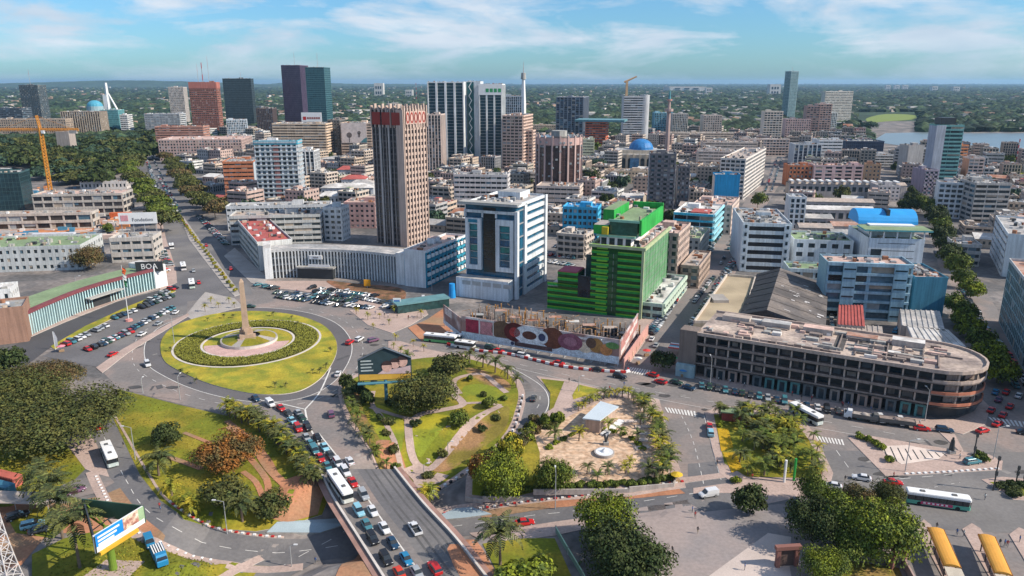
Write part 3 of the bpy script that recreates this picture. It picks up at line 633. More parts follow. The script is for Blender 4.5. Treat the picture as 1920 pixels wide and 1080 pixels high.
tower2('violet glass twin tower, left of the pair',527,562,123,252,(.13,.10,.16),glass((.035,.03,.06)),(2.2,.7,.5,.1,.05),-.15,36)
tower2('dark teal glass twin tower, right of the pair',572,607,127,262,(.06,.14,.16),glass((.02,.07,.09)),(3,.2,.1,.3,.15),-.05,36)
t,O,h,W,D=bld('long cream office block with deep horizontal bands and a white roof sign',(610,233,300,510,616),(9,.3,.05,.55,.8),(.62,.48,.36),gl=GW,th_=-.05,D=36); B['cream']=(t,O,h,W,D)
mb=MB(); mb.box(W*.55,2,h+3,W*.93,2.6,h+14,WHITE,bot=True); mb.box(W*.58,1.9,h+5,W*.64,1.99,h+9,RED); 
for i in range(6): mb.box(W*(.655+i*.042),1.9,h+6,W*(.655+i*.042)+W*.034,1.99,h+8.5,M('sign_brown',(.3,.12,.1)))
mb.build('roof_sign',t); mb=MB(); 
for x in (.58,.75,.9): mb.box(W*x,2.7,h,W*x+.6,3.3,h+3,METAL)
mb.build('sign_legs',t)
bld('dark grey linking tower between the cream block and the mural block',(636,226,296,614,640),'grid',(.17,.16,.15),th_=-.05,D=30)
t,O,h,W,D=bld('cream block with a pale painted mural above its bands',(696,232,298,638,702),(9,.3,.05,.55,.8),(.60,.45,.35),gl=GW,th_=-.05,D=36)
mb=MB(); mb.box(1,-1.1,h*.46,W-6,-.85,h+1,M('mural_white',(.62,.52,.48)),bot=True); MD=M('mural_dark',(.15,.12,.11)); mb.tube((W*.28,-1.2,h*.68),(W*.28,-1.12,h*.68),3.4,None,12,MD); mb.box(W*.27,-1.2,h*.48,W*.29,-1.12,h*.68,MD); mb.tube((W*.6,-1.2,h*.75),(W*.6,-1.12,h*.75),2.2,None,10,MD); mb.box(W*.57,-1.2,h*.62,W*.63,-1.12,h*.74,MD); mb.poly([(W*.62,-1.2,h*.47),(W-6,-1.2,h*.47),(W-6,-1.2,h*.62),(W*.75,-1.2,h*.58)],M('mural_teal',(.08,.2,.22))); mb.build('mural_panel',t)
t,O,h,W,D=bld('white apartment block with turquoise roof band and dark balconies',(556,267,386,476,562),(4.1,1.5,.35,.30,1.0),(.66,.66,.67),gl=GR,scol=(.36,.42,.46),th_=math.radians(3),D=16)
mb=MB(); mb.box(-.5,-.7,h-1.5,W+.6,-.52,h+1.6,wall((.06,.36,.48)),bot=True); mb.box(W+.5,-.5,h-1.5,W+.75,D,h+1.6,wall((.06,.36,.48)),bot=True); mb.build('roof_band',t)
mb=MB(); mb.box(W*.44,-.55,0,W*.56,-.3,h-2,wall((.30,.14,.13)),bot=True); mb.build('red_strip',t)
bld('slim white annex with tall vertical fins behind the turquoise banded block',(588,284,352,556,592),(4,.9,.5,.12,.1),WH,th_=0,D=20)
bld('red brick banded block with blue grey left wing by the tree lined avenue',(417,305,366,373,474),'bandt',(.45,.17,.09),gl=GW,mode='B',th_=math.radians(10),D=34,sidecol=(.42,.48,.52),side='band')
# --- villas
for i,(xm,yt,yb,xl,xr,r,c,lb) in enumerate([(668,318,340,632,676,6,WH,'red roofed white villa nearest the cream block'),(684,336,358,640,690,6,WH,'second red roofed white villa, nearer the brown tower'),(700,352,372,602,705,3,LG,'long grey white house below the two red roofed villas'),(640,368,386,596,648,3,WH,'white arcaded house left of the brown tower'),(698,345,362,655,703,1,LG,'grey roofed white house touching the brown tower'),(697,298,312,600,700,1,LG,'long low grey roofed shed below the mural block')]):
    O,h,W,Dp=locate(xm,yt,yb,xl,xr,'A',.02,16); h=max(h,5)
    t=thing('villa',lb,'house',O,.02); mb=MB(); mb.box(0,0,0,W,Dp,h,wall(c)); mb.build('wall',t); mb=MB(); q=ROOFS[r]
    mb.poly([(-.8,-.8,h),(W+.8,-.8,h),(W*.75,Dp/2,h+3),(W*.25,Dp/2,h+3)],q); mb.poly([(W+.8,-.8,h),(W+.8,Dp+.8,h),(W*.75,Dp/2,h+3)],q); mb.poly([(W+.8,Dp+.8,h),(-.8,Dp+.8,h),(W*.25,Dp/2,h+3),(W*.75,Dp/2,h+3)],q); mb.poly([(-.8,Dp+.8,h),(-.8,-.8,h),(W*.25,Dp/2,h+3)],q); mb.build('roof',t)
    mb=MB(); 
    for a in range(int(W/3.2)): mb.box(1+a*3.2,-.06,h*.4,2.2+a*3.2,.02,h*.75,GR)
    mb.build('window_panes',t,'stuff'); FOOT.append([(O.x,O.y),(O.x+W,O.y),(O.x+W,O.y+Dp),(O.x,O.y+Dp)])
# --- tall brown tower
TB=math.radians(-33)
t,O,h,W,D=bld('tall brown tower with pale vertical ribs and dark red panels round its crown',(755,206,463,697,797),(2.6,.42,.45,.30,.1),(.34,.30,.28),gl=glass((.025,.025,.03)),th_=TB,roof=0,fh=3.5,scol=(.09,.085,.09),panes=False,side=(2.9,1.0,.75,.45,.2),sidecol=(.50,.38,.32),back=True,ncl=20); B['brown']=(t,O,h,W,D)
rp=M('dark_red_panel',(.27,.04,.03),.6,.1,.3)
for i in range(3): mb=MB(); mb.box(1.0+i*(W-1)/3,-1.3,h-8.5,1.0+(i+.82)*(W-1)/3,-.9,h-1.5,rp,bot=True); mb.build('crown_panel',t)
cp=wall((.52,.40,.34))
for i in range(5):
    mb=MB(); a=1.2+i*(D-2)/5; L=(D-2)/5*.8
    mb.prism([(0,0)],0,0,rp) if False else None
    for zz in (0,): 
        for q in range(12):
            a0=2*math.pi*q/12;a1=2*math.pi*(q+1)/12; rr0=L/2;ri=L/2*.55; y=a+L/2; z=h-4.5
            mb.poly([(W+1.3,y+math.cos(a0)*rr0,z+math.sin(a0)*3.2),(W+1.3,y+math.cos(a1)*rr0,z+math.sin(a1)*3.2),(W+1.3,y+math.cos(a1)*ri,z+math.sin(a1)*2),(W+1.3,y+math.cos(a0)*ri,z+math.sin(a0)*2)],rp)
    mb.box(W+.9,a,h-8,W+1.25,a+L,h-1,wall((.6,.42,.36)),bot=True); mb.build('crown_panel',t)
for i in range(9):
    for k in range(2):
        mb=MB(); 
        if k==0: x=i*W/8; mb.box(x-.35,-1.2,h-10,x+.35,.6,h+2.2+(i%2),cp)
        else: y=i*D/8; mb.box(W-.6,y-.35,h-10,W+1.2,y+.35,h+2.2+(i%2),cp)
        mb.build('crown_rib',t)
mb=MB(); mb.box(W-4.2,-1.25,0,W+.9,-.78,h,cp,bot=True); mb.build('corner_pier',t)
for i in (1,2): mb=MB(); mb.box(i*(W-4)/3-.45,-1.1,0,i*(W-4)/3+.45,-.5,h,wall((.48,.44,.42)),bot=True); mb.build('main_rib',t)
for a in (3,7,11): mb=MB(); mb.tube((a,6,h),(a+.5,6,h+4.5),.25,.15,5,METAL); mb.build('dish_mast',t)
bld('cream ribbed tower close behind the tall brown tower',(826,216,326,797,831),(3,1.0,.8,.1,.1),(.62,.50,.44),th_=-.1,D=24)
# --- white and teal twin block
GT=glass((.015,.045,.06))
bld('left block of the white framed tower pair with dark teal glass strips',(869,155,312,801,876),(11,2.2,1.0,.06,.05),(.70,.71,.72),gl=GT,th_=-.10,D=30,hut=False,side='plain',panes=False)
t,O,h,W,D=bld('middle shaft of the white framed tower pair with a dark lattice strip',(900,154,310,869,904),'plain',(.56,.60,.64),gl=GT,th_=-.10,D=26,hut=False); zg=MB()
zg.box(W*.18,-.6,3,W*.62,-.3,h,glass((.01,.07,.08)),bot=True)
for i in range(int(h/5)): a=W*.30 if i%2 else W*.46; b=W*.46 if i%2 else W*.30; zg.poly([(a,-.66,i*5+3),(a+.9,-.66,i*5+3),(b+.9,-.66,i*5+8),(b,-.66,i*5+8)],WHITE)
zg.build('lattice_strip',t)
t,O,h,W,D=bld('right block of the white framed tower pair with a white top panel and green letters',(941,159,312,898,943),(9,1.8,1.0,.06,.05),(.72,.73,.72),gl=GT,th_=-.10,D=30,hut=False,panes=False)
mb=MB(); mb.box(-.4,-1.3,h-11,W+.5,-1.02,h+1,WHITE,bot=True)
for i in range(4): mb.box(W*.3+i*4.6,-1.4,h-8,W*.3+i*4.6+3.4,-1.3,h-4,M('green_letters',(.05,.3,.12)),bot=True)
mb.build('sign_panel',t)
bld('blue grey office block behind the white spire',(978,181,290,943,984),'vert',(.35,.40,.46),th_=0,D=24)
t,O,h,W,D=bld('stepped pinkish cream apartment tower right of the teal glass pair',(980,218,318,942,998),'balc',(.62,.45,.37),gl=GW,th_=-.25)
bld('lower wing of the pinkish cream apartment tower',(998,246,316,978,1002),'balc',(.62,.45,.37),gl=GW,th_=-.25,D=14,hut=False)
# spire
g=P(981,262); t=thing('white_spire','thin white bell spire with a grey tip rising behind the cream tower','tower',(g.x,g.y,0)); mb=MB(); mb.tube((0,0,0),(0,0,62),5.5,4.4,6,WHITE); mb.tube((0,0,62),(0,0,98),4.4,2.6,6,WHITE); mb.build('shaft',t); mb=MB(); mb.tube((0,0,98),(0,0,108),4.5,3.5,8,CONC); mb.tube((0,0,108),(0,0,126),1.0,.2,6,METAL); mb.build('tip',t)
# --- round tower
def cyl_tower(label,cx_,yt,yb,rpx,wc,gl,nr,ribs,band=None,name='round_tower',fh=3.4):
    g=P(cx_,yb); r=ray(cx_,yt); h=H+r.z*g.y/r.y; zc_=zc(Vector((g.x,g.y,h*.5))); R_=rpx*zc_/FPX; g.y+=R_
    t=thing(name,label,'building',(g.x,g.y,0)); mb=MB(); mb.tube((0,0,0),(0,0,h),R_,None,40,gl); mb.build('core',t); FOOT.append([(g.x-R_,g.y-R_),(g.x+R_,g.y-R_),(g.x+R_,g.y+R_),(g.x-R_,g.y+R_)])
    mb=MB(); pb=MB(); rg=random.Random(5)
    for j in range(int(h/fh)):
        z=j*fh; q=[(R_*1.012*math.cos(a*math.pi/20),R_*1.012*math.sin(a*math.pi/20)) for a in range(40)]; mb.prism(q,z+fh-.5,z+fh,wall((wc[0]*.35,wc[1]*.35,wc[2]*.35)))
        for a in range(40):
            if rg.random()<.16: 
                a0=a*math.pi/20; c,s=math.cos(a0),math.sin(a0); pb.box(R_*c*1.015-.9,R_*s*1.015-.9,z+.6,R_*c*1.015+.9,R_*s*1.015+.9,z+2,PANES[0])
    mb.build('floor_bands',t); pb.build('window_panes',t,'stuff')
    for i in range(nr):
        a=2*math.pi*(i+.5)/nr; mb=MB(); mb.T=Matrix.Rotation(a,4,'Z'); mb.box(R_-.3,-.7,0,R_+1.0,.7,h+1.2,wall(ribs)); mb.build('rib',t)
    if band:
        q=[(R_*1.03*math.cos(a*math.pi/20),R_*1.03*math.sin(a*math.pi/20)) for a in range(40)]; mb=MB(); mb.prism(q,h-6.5,h-.5,wall(band),ROOFS[0]); mb.build('top_band',t)
    mb=MB(); mb.tube((0,0,h),(0,0,h+4.5),R_*.35,None,8,CONC); clutter(mb,R_*1.0,R_*1.0,h,rg,10,CLM); mb.build('roof_units',t,'stuff')
    return t,h,R_
cyl_tower('round dark brown tower with pink ribs and a pink top band',1049,258,372,43,(.20,.12,.11),glass((.05,.03,.03)),18,(.50,.36,.33),band=(.50,.33,.30))
bld('long cream banded podium wrapping below the round brown tower',(1086,352,386,1006,1126),'bandt',(.60,.50,.44),th_=math.radians(-12),roof=0,hut=False)
bld('low cream banded wing left of the round brown tower',(1010,325,352,952,1014),'bandt',(.58,.50,.45),th_=-.1,D=24)
bld('dark bluish office tower with paired pale pilasters',(1094,183,268,1043,1104),(6,1.2,.7,.15,.1),(.22,.25,.30),gl=glass((.04,.05,.07)),th_=-.2)
t,O,h,W,D=bld('bright orange red office block under a wide flat teal canopy',(1136,230,285,1098,1170),'band',(.62,.16,.08),th_=-.25,hut=False,D=30)
mb=MB(); mb.box(-14,-8,h+1.2,W+26,D+4,h+4,M('canopy_teal',(.12,.25,.28),.5)); mb.build('canopy',t)
t,O,h,W,D=bld('white banded round cornered tower under construction crane',(1210,182,276,1170,1214),(9,.2,.05,.45,1.0),(.50,.51,.53),gl=glass((.03,.04,.05)),th_=-.05,D=30,hut=False)
mb=MB(); mb.tube((W,6,0),(W,6,h+3),7,None,20,wall((.42,.43,.45))); mb.build('round_stair_tower',t)
g=P(1176,262); t=thing('roof_crane','short tan luffing crane standing on top of the round cornered tower','crane',(O.x+5,O.y+10,h)); mb=MB(); mb.box(-1.6,-1.6,0,1.6,1.6,22,M('crane_tan',(.45,.30,.18))); mb.build('mast',t); mb=MB(); mb.tube((-4,0,21),(14,0,29),1.6,1.2,6,M('crane_tan',(.45,.30,.18))); mb.build('jib',t)
# --- mosque
g=P(1190,318); t=thing('mosque','beige mosque with arches, blue glass front and blue dome','mosque',(g.x-30,g.y,0),-.15); mb=MB()
mq=wall((.52,.44,.34)); mb.box(0,0,0,62,45,17,mq,top=ROOFS[1]); mb.box(8,8,17,54,38,21,mq,top=ROOFS[1]); mb.build('wall',t)
for i in range(9): mb=MB(); mb.box(1.5+i*6.8,-.2,2,5.5+i*6.8,.05,11,GR); mb.tube((3.5+i*6.8,-.2,11),(3.5+i*6.8,.05,11),2,None,10,GR); mb.build('arched_window',t)
for i in range(10): mb=MB(); mb.box(-.3+i*6.8,-.8,0,.8+i*6.8,-.02,17.5,mq); mb.build('pillar',t)
mb=MB(); mb.box(24,-1.2,2,34,-.85,13,glass((.05,.15,.28))); mb.build('blue_entrance',t)
def dome(mb,x,y,z,r,m,n=20,k=7,hs=1.):
    for j in range(k):
        a0=math.pi/2*j/k;a1=math.pi/2*(j+1)/k
        for i in range(n):
            b0=2*math.pi*i/n;b1=2*math.pi*(i+1)/n
            q=[(x+r*math.cos(a)*math.cos(b),y+r*math.cos(a)*math.sin(b),z+r*hs*math.sin(a)) for a,b in ((a0,b0),(a0,b1),(a1,b1),(a1,b0))]; mb.poly(q,m)
mb=MB(); dome(mb,36,22,21,13.5,M('dome_blue',(.035,.17,.40),.4,.15,.3,fine=.2,fs=1),hs=.85); mb.build('dome',t)
FOOT.append([(g.x-30,g.y),(g.x+32,g.y-10),(g.x+40,g.y+40),(g.x-25,g.y+50)])
g=P(1249,305); t=thing('minaret','slender pinkish brown minaret beside the blue domed mosque','minaret',(g.x,g.y,0)); mp_=wall((.38,.28,.26)); mb=MB(); mb.tube((0,0,0),(0,0,62),3.0,2.3,8,mp_); mb.build('shaft',t); mb=MB(); mb.tube((0,0,60),(0,0,63),5,5,12,mp_); mb.tube((0,0,63),(0,0,72),1.8,1.5,8,mp_); mb.tube((0,0,72),(0,0,74),3.2,3.2,10,wall((.45,.25,.22))); mb.build('balcony',t); mb=MB(); mb.tube((0,0,74),(0,0,86),1.6,.1,8,M('dome_teal',(.08,.25,.3))); mb.build('spire',t)
# far left cathedral
g=P(205,222); t=thing('cathedral','white tall A shaped spire with a pale blue dome beside it','church',(g.x,g.y,0)); mb=MB(); mb.prism([(-10,0),(0,0),(0,12),(-10,12)],0,60,WHITE); mb.tube((0,5,0),(0,5,92),7,3.5,6,WHITE); mb.tube((34,0,0),(4,5,64),3.5,2,6,WHITE); mb.build('spire',t); mb=MB(); dome(mb,-12,-40,33,19,M('dome_pale_blue',(.07,.30,.42),.5),16,5,.8); mb.build('dome',t); mb=MB(); mb.tube((-12,-40,0),(-12,-40,33),20,20,16,wall((.3,.42,.46))); mb.build('drum',t)
# --- right middle distance
bld('charcoal office slab with white round window boxes',(1268,290,392,1219,1274),(4.5,2.2,.3,.45,.28),(.13,.13,.15),gl=GR,th_=-.15,D=16,faces={1:'plain'},sidecol=(.42,.42,.44)) and None
bld('lower charcoal block attached to the slab with round window boxes',(1294,314,390,1271,1299),'grid',(.12,.12,.14),th_=-.15,D=14,sidecol=(.5,.47,.45),faces={1:'plain'})
bld('teal and white office block behind the minaret',(1228,212,266,1225,1262),'vert',(.20,.42,.52),mode='B',th_=0,D=20)
bld('blank cream end block right of the minaret',(1290,214,268,1262,1294),'vert',(.50,.47,.44),th_=0,D=20)
bld('pale apartment tower alone before the green far bank',(1354,217,268,1320,1358),'grid',(.55,.47,.43),th_=0,D=22)
for lab,sp,st,c,kw in [
 ('long tan three storey block behind the mosque',(1420,250,275,1232,1430),'bandt',CR,dict(D=20,th_=-.05,roof=1)),
 ('cream block with slatted facade right of the mosque',(1420,268,305,1318,1428),'bandt',(.60,.50,.43),dict(D=22,th_=-.12,roof=0)),
 ('brown and cream block with a lit white right wall beyond the mosque',(1405,285,325,1310,1412),'bandt',(.60,.50,.45),dict(D=22,th_=-.15,roof=1)),
 ('cream six storey office with pale balconies in the centre right blocks',(1368,282,322,1310,1374),'band',(.62,.54,.48),dict(D=18,th_=-.2)),
 ('cream apartment rows left of the dark office windows',(1480,262,292,1390,1486),'balc',(.60,.48,.42),dict(D=18,th_=-.1)),
 ('narrow cream residential tower beside the pink one',(1468,210,282,1434,1473),'balc',(.64,.56,.48),dict(D=20,th_=-.1)),
 ('pink and cream residential slab with a red roof sign',(1521,224,272,1474,1526),'grid',(.60,.42,.40),dict(D=20,th_=-.1)),
 ('left one of the brown pink apartment towers on the right',(1538,200,272,1514,1541),'balc',(.42,.28,.25),dict(D=22,th_=-.15)),
 ('right one of the brown pink apartment towers, slightly taller and lit',(1560,196,272,1534,1565),'balc',(.56,.38,.32),dict(D=22,th_=-.15)),  # paler copy of its twin's wall colour, for the sun on it
 ('slim white and green tower at the foot of the brown pink towers',(1570,212,262,1555,1574),'vert',(.60,.62,.60),dict(D=14,th_=0)),
 ('white office with sloped stepped floors beyond the cream blocks',(1580,264,312,1536,1586),'bandt',WH,dict(D=28,th_=-.1)),
 ('dark glazed office with white columns next to the stepped white office',(1541,272,316,1490,1546),(5,1.2,.5,.1,.1),LG,dict(D=22,th_=-.1,gl=glass((.03,.04,.07)))),
 ('wide navy blue office block by the lagoon',(1658,266,306,1586,1664),'curtain',(.05,.07,.12),dict(D=30,th_=-.05,gl=glass((.02,.03,.06)))),
 ('low white long building below the navy office block',(1678,292,312,1632,1684),'band',WH,dict(D=20,th_=-.1)),
 ('rust red brick corner building with square balconies',(1524,312,350,1480,1528),'grid',(.48,.18,.09),dict(D=20,th_=-.1,roof=2)),
 ('long pink office building with black window groups',(1620,312,352,1527,1626),(9,3.,.2,.45,.2),(.50,.37,.38),dict(D=18,th_=-.08,roof=5)),
 ('terracotta brown house block with small dark windows',(1652,310,362,1623,1682),'gridw',(.50,.30,.18),dict(D=None,th_=-.35,roof=2)),
 ('blank grey beige slab left of the dark teal tower',(1733,274,330,1704,1737),'plain',(.40,.38,.37),dict(D=18,th_=0,panes=False)),
 ('orange side block touching the dark teal tower',(1816,273,308,1792,1820),'band',(.55,.22,.10),dict(D=14,th_=0)),
 ('white and orange striped block right of the dark teal tower',(1846,298,342,1818,1858),'balc',(.62,.50,.45),dict(D=16,th_=-.2,side='band',sidecol=(.60,.30,.18))),
 ('mauve low house row near the terraced white offices',(1760,320,365,1735,1768),'grid',(.28,.25,.32),dict(D=20,th_=0)),
 ('white low house with rooftop terrace beside the terracotta block',(1688,350,378,1648,1692),'gridw',(.50,.46,.46),dict(D=18,th_=-.1)),
 ('pale yellow and green striped block right of the round brown tower',(1114,262,300,1093,1120),'bandt',(.50,.52,.38),dict(D=18,th_=-.1)),
 ('cream flat building with round arches below the mosque',(1215,322,345,1135,1222),'gridw',(.56,.44,.32),dict(D=18,th_=-.1,roof=0)),
 ('low tan wall building behind the dark pilaster tower',(1042,235,258,998,1046),'grid',CR,dict(D=16,th_=0)),
 ('white villa with green trees left of the mosque',(1150,290,310,1118,1154),'gridw',WH,dict(D=14,th_=0,roof=3)),
 ]: bld(lab,sp,st,c,**kw)
t,O,h,W,D=bld('very tall slender pale tower with a greenish glass face on the right skyline',(1484,134,230,1470,1498),'curtain',(.40,.52,.55),gl=glass((.10,.18,.20)),mode='B',th_=math.radians(12),D=26,scol=(.5,.56,.58),hut=False); mast(t,W/2,D/2,h,10)
bld('white curved fronted hotel like slab beyond the brown pink towers',(1600,172,238,1548,1603),(3,.3,.2,.5,.5),(.62,.58,.52),th_=0.1,D=16)
t,O,h,W,D=bld('dark teal banded tower with a tall blank grey left slab by the lagoon',(1760,236,352,1741,1808),(9,.3,.05,.42,.8),(.16,.36,.36),gl=glass((.02,.06,.07)),mode='B',th_=math.radians(-8),side='plain',sidecol=(.32,.36,.44),D=20,roof=1)
mb=MB(); mb.box(W*.1,2,h+1,W*.7,D*.8,h+7,DARKM); mb.build('roof_frame',t); mb=MB(); mb.box(-1.8,-1.6,0,6,-.9,h+.5,wall((.45,.47,.52)),bot=True); mb.build('pale_slab',t)
t,O,h,W,D=bld('cream office with rows of balconies behind the bright blue painted wall',(1398,300,375,1352,1436),(4,.8,.3,.4,.3),(.62,.58,.54),th_=-.45,roof=0)
t,O,h,W,D=bld('small building with a bright blue painted blank front',(1388,330,396,1341,1393),'plain',(.02,.25,.50),th_=-.15,D=14,sidecol=(.6,.52,.48),side='band',panes=False)
bld('bright sky blue house row left of the green tower',(1120,392,448,1056,1124),(3,1.,.3,.45,.35),(.06,.40,.62),th_=-.25,D=16,roof=7)
t,O,h,W,D=bld('turquoise and white striped market building with a red roof patch',(1338,405,462,1264,1356),(9,.3,.1,.3,1.0),(.70,.72,.72),scol=(.06,.48,.66),th_=TH,sidecol=(.30,.62,.72),roof=3)
mb=MB(); mb.box(W*.4,2,h+.1,W*.85,D*.4,h+1.3,ROOFS[6]); mb.build('red_roof_patch',t)
bld('long pink cream row with lit shop fronts behind the striped market building',(1372,388,440,1300,1386),'gridw',(.60,.48,.42),roof=5)
bld('olive roofed low block in front of the striped market building',(1312,450,492,1268,1330),'gridw',(.42,.42,.38),roof=4,hut=False)
bld('grey white slab with a blank left wall and slatted top, behind the blue white tower',(951,330,402,851,954),(4,.5,.2,.55,.5),(.58,.55,.54),th_=-.12,D=14)
bld('pink seven window storeyed block behind the curved fin building',(702,382,428,645,708),'gridw',(.42,.27,.26),th_=-.05,D=20,roof=5)
bld('white and dark checkered stair block behind the curved fin building',(640,392,452,606,656),(3.4,1.6,.3,.5,.35),(.60,.60,.60),th_=-.15,D=12)
bld('long pale grey office wing with a pink stained roof above the avenue corner',(600,404,455,430,612),'band',(.48,.48,.47),th_=math.radians(8),D=20,roof=0)
bld('upper pale grey wing with a white slatted parapet behind the stained roof',(618,385,428,424,632),(3,.6,.2,.6,.3),(.56,.57,.58),th_=math.radians(8),D=14,roof=1)
# right edge buildings
bld('white terraced office with stepped curved floors by the tree street',(1808,345,410,1762,1818),'balc',(.62,.64,.66),th_=math.radians(-20),roof=0)
bld('grey concrete office with black recessed windows right of the terraced one',(1830,345,418,1812,1896),(8,.7,.3,.42,.5),(.42,.40,.38),mode='B',th_=math.radians(-8),D=24)
t,O,h,W,D=bld('white office with black horizontal slots on its long left face at the right edge',(1891,441,518,1850,2010),'plain',(.58,.63,.66),mode='B',th_=math.radians(-27),side=(12,.6,.3,.62,.3),sidecol=(.62,.64,.66),D=58,roof=1,gl=glass((.012,.02,.025)))
bld('low car park like block with dark decks left of the slotted white office',(1840,462,500,1792,1850),'band',(.46,.45,.44),mode='A',th_=-.3,D=18)
t,O,h,W,D=bld('grey teal glazed long block with a rusty red roof at the right edge',(2010,640,800,1852,2300),'plain',(.5,.5,.5),mode='B',th_=math.radians(-25),side=(3,.25,.2,.12,.15),sidecol=(.30,.40,.42),gl=glass((.05,.10,.11)),D=105,roof=2,Wd=30)
# ---------------- hero buildings
def polywall(name,label,cat,front,depth,h,styfn,back_mat,roofm): pass
rg=random.Random(11)
def inq(q,x,y):
    s=None;n=len(q)
    for i in range(n):
        a=q[i];b=q[(i+1)%n]; c=(b[0]-a[0])*(y-a[1])-(b[1]-a[1])*(x-a[0])
        if s is None: s=c>0
        elif (c>0)!=s: return False
    return True
# curved white fin building
def curved(label,pts,ytop_i,depth,col,gl,nf,finw,find,fascia,roofm,floors,endw,canopy=None,finc=None,name='curved_building',rooff=None):
    w_=[P(*q) for q in pts]; path=catmull(w_,6); yt=ytop_i; g=w_[len(w_)//2]; r=ray(pts[len(pts)//2][0],yt); h=H+r.z*g.y/r.y
    o=path[0]; t=thing(name,label,'building',(o.x,o.y,0)); loc=[Vector((p.x-o.x,p.y-o.y,0)) for p in path]
    N=len(loc); nrm=[]
    for i in range(N):
        d=(loc[min(N-1,i+1)]-loc[max(0,i-1)]).normalized(); nrm.append(Vector((-d.y,d.x,0)))  # points back
    bk=[loc[i]+nrm[i]*depth for i in range(N)]
    FOOT.append([(path[0].x,path[0].y),(path[-1].x,path[-1].y),(bk[-1].x+o.x,bk[-1].y+o.y),(bk[0].x+o.x,bk[0].y+o.y)])
    FOOT.append([(path[0].x,path[0].y),(path[N//2].x,path[N//2].y),(bk[N//2].x+o.x,bk[N//2].y+o.y),(bk[0].x+o.x,bk[0].y+o.y)])
    mb=MB(); wm=wall(col)
    for i in range(N-1):
        a,b,c,d=loc[i],loc[i+1],bk[i+1],bk[i]
        mb.poly([(a.x,a.y,0),(b.x,b.y,0),(b.x,b.y,h),(a.x,a.y,h)],gl)
        mb.poly([(c.x,c.y,0),(d.x,d.y,0),(d.x,d.y,h),(c.x,c.y,h)],wm); mb.poly([(a.x,a.y,h),(b.x,b.y,h),(c.x,c.y,h),(d.x,d.y,h)],roofm)
    for i in (0,N-1):
        a,d=loc[i],bk[i]; mb.poly([(a.x,a.y,0),(d.x,d.y,0),(d.x,d.y,h),(a.x,a.y,h)],wm)
    mb.build('core',t)
    # floor bands
    for j in range(1,floors):
        z=h*j/floors; mb=MB()
        for i in range(N-1):
            a,b=loc[i],loc[i+1]; na,nb=nrm[i]*-.25,nrm[i+1]*-.25
            mb.prism([(a.x,a.y),(a.x+na.x,a.y+na.y),(b.x+nb.x,b.y+nb.y),(b.x,b.y)][::-1],z-.5,z+.35,wall(tuple(c*.8 for c in col)))
        mb.build('floor_band',t)
    # fascia + roof edge
    mb=MB()
    for i in range(N-1):
        a,b=loc[i],loc[i+1]; na,nb=nrm[i]*-1.4,nrm[i+1]*-1.4
        mb.prism([(a.x-na.x*.4,a.y-na.y*.4),(a.x+na.x,a.y+na.y),(b.x+nb.x,b.y+nb.y),(b.x-nb.x*.4,b.y-nb.y*.4)][::-1],h-.1,h+1.1,fascia,rooff or fascia)
    mb.build('roof_fascia',t)
    # fins
    fm=MB(); fm.box(-finw/2,-find,0,finw/2,0,h-.1,wall(finc or col)); fm=fm.mesh('fin')
    tot=[0]; 
    for i in range(N-1): tot.append(tot[-1]+(loc[i+1]-loc[i]).length)
    def at(s):
        for i in range(N-1):
            if s<=tot[i+1]+1e-6: k=(s-tot[i])/(tot[i+1]-tot[i]); return loc[i].lerp(loc[i+1],k),(loc[i+1]-loc[i])
        return loc[-1],loc[-1]-loc[-2]
    rg=random.Random(4); pm=[MB() for _ in PANES]
    for f in range(nf+1):
        p,d=at(tot[-1]*f/nf); a=math.atan2(d.y,d.x)
        obj('fin',fm,t,loc=(p.x,p.y,0),rz=a)
        if f<nf:
            bw=tot[-1]/nf-finw
            key=('window',round(bw,2),round(h,1))
            q,_=at(tot[-1]*(f+.5)/nf)
            def mk_(m_,bw=bw):
                for j in range(floors):
                    z=h*j/floors+.5; zt=h*(j+1)/floors-.65
                    m_.box(-bw/2+.1,-.08,z,bw/2-.1,-.02,z+(zt-z)*.12,wall(tuple(c*.6 for c in col)),bot=True); m_.box(-.06,-.12,z,.06,-.03,zt,METAL,bot=True); m_.box(-bw/2+.15,-.05,z+(zt-z)*.3,-.1,-.01,zt,PANES[(1,1,3,1,1,2,1)[(j*3+int(bw*50))%7]],bot=True)
            obj('window',unit(key,mk_),t,loc=(q.x,q.y,0),rz=a)
    for e,(i,sg) in enumerate(((0,-1),(N-1,1))):
        if endw[e]>0:
            d=(loc[min(N-1,i+1)]-loc[max(0,i-1)]).normalized(); a=math.atan2(d.y,d.x); mb=MB(); L=endw[e]
            mb.box(0 if sg>0 else -L,-1.8,0,L if sg>0 else 0,depth+.5,h+2.2,wall((.68,.69,.70)),top=ROOFS[3]); mb.build('end_block',t,loc=(loc[i].x,loc[i].y,0),rz=a)
    return t,path,h,at,tot
t,pth,h,at,tot=curved('curved white office building lined with tall thin concrete fins facing the roundabout',[(512,521),(560,518),(610,519),(660,521),(705,525),(748,531)],472,15,(.60,.62,.63),glass((.02,.03,.035)),40,.6,1.5,wall((.50,.50,.50)),ROOFS[1],4,(3.5,9.),rooff=ROOFS[1])
p,d=at(tot[-1]*.34); a=math.atan2(d.y,d.x)
mb=MB(); mb.box(-9,-4.5,0,9,-.5,5.2,DARKM,top=CONC); mb.box(-9.6,-5.2,5.2,9.6,0,5.8,CONC); mb.build('entrance_canopy',t,loc=(p.x,p.y,0),rz=a)
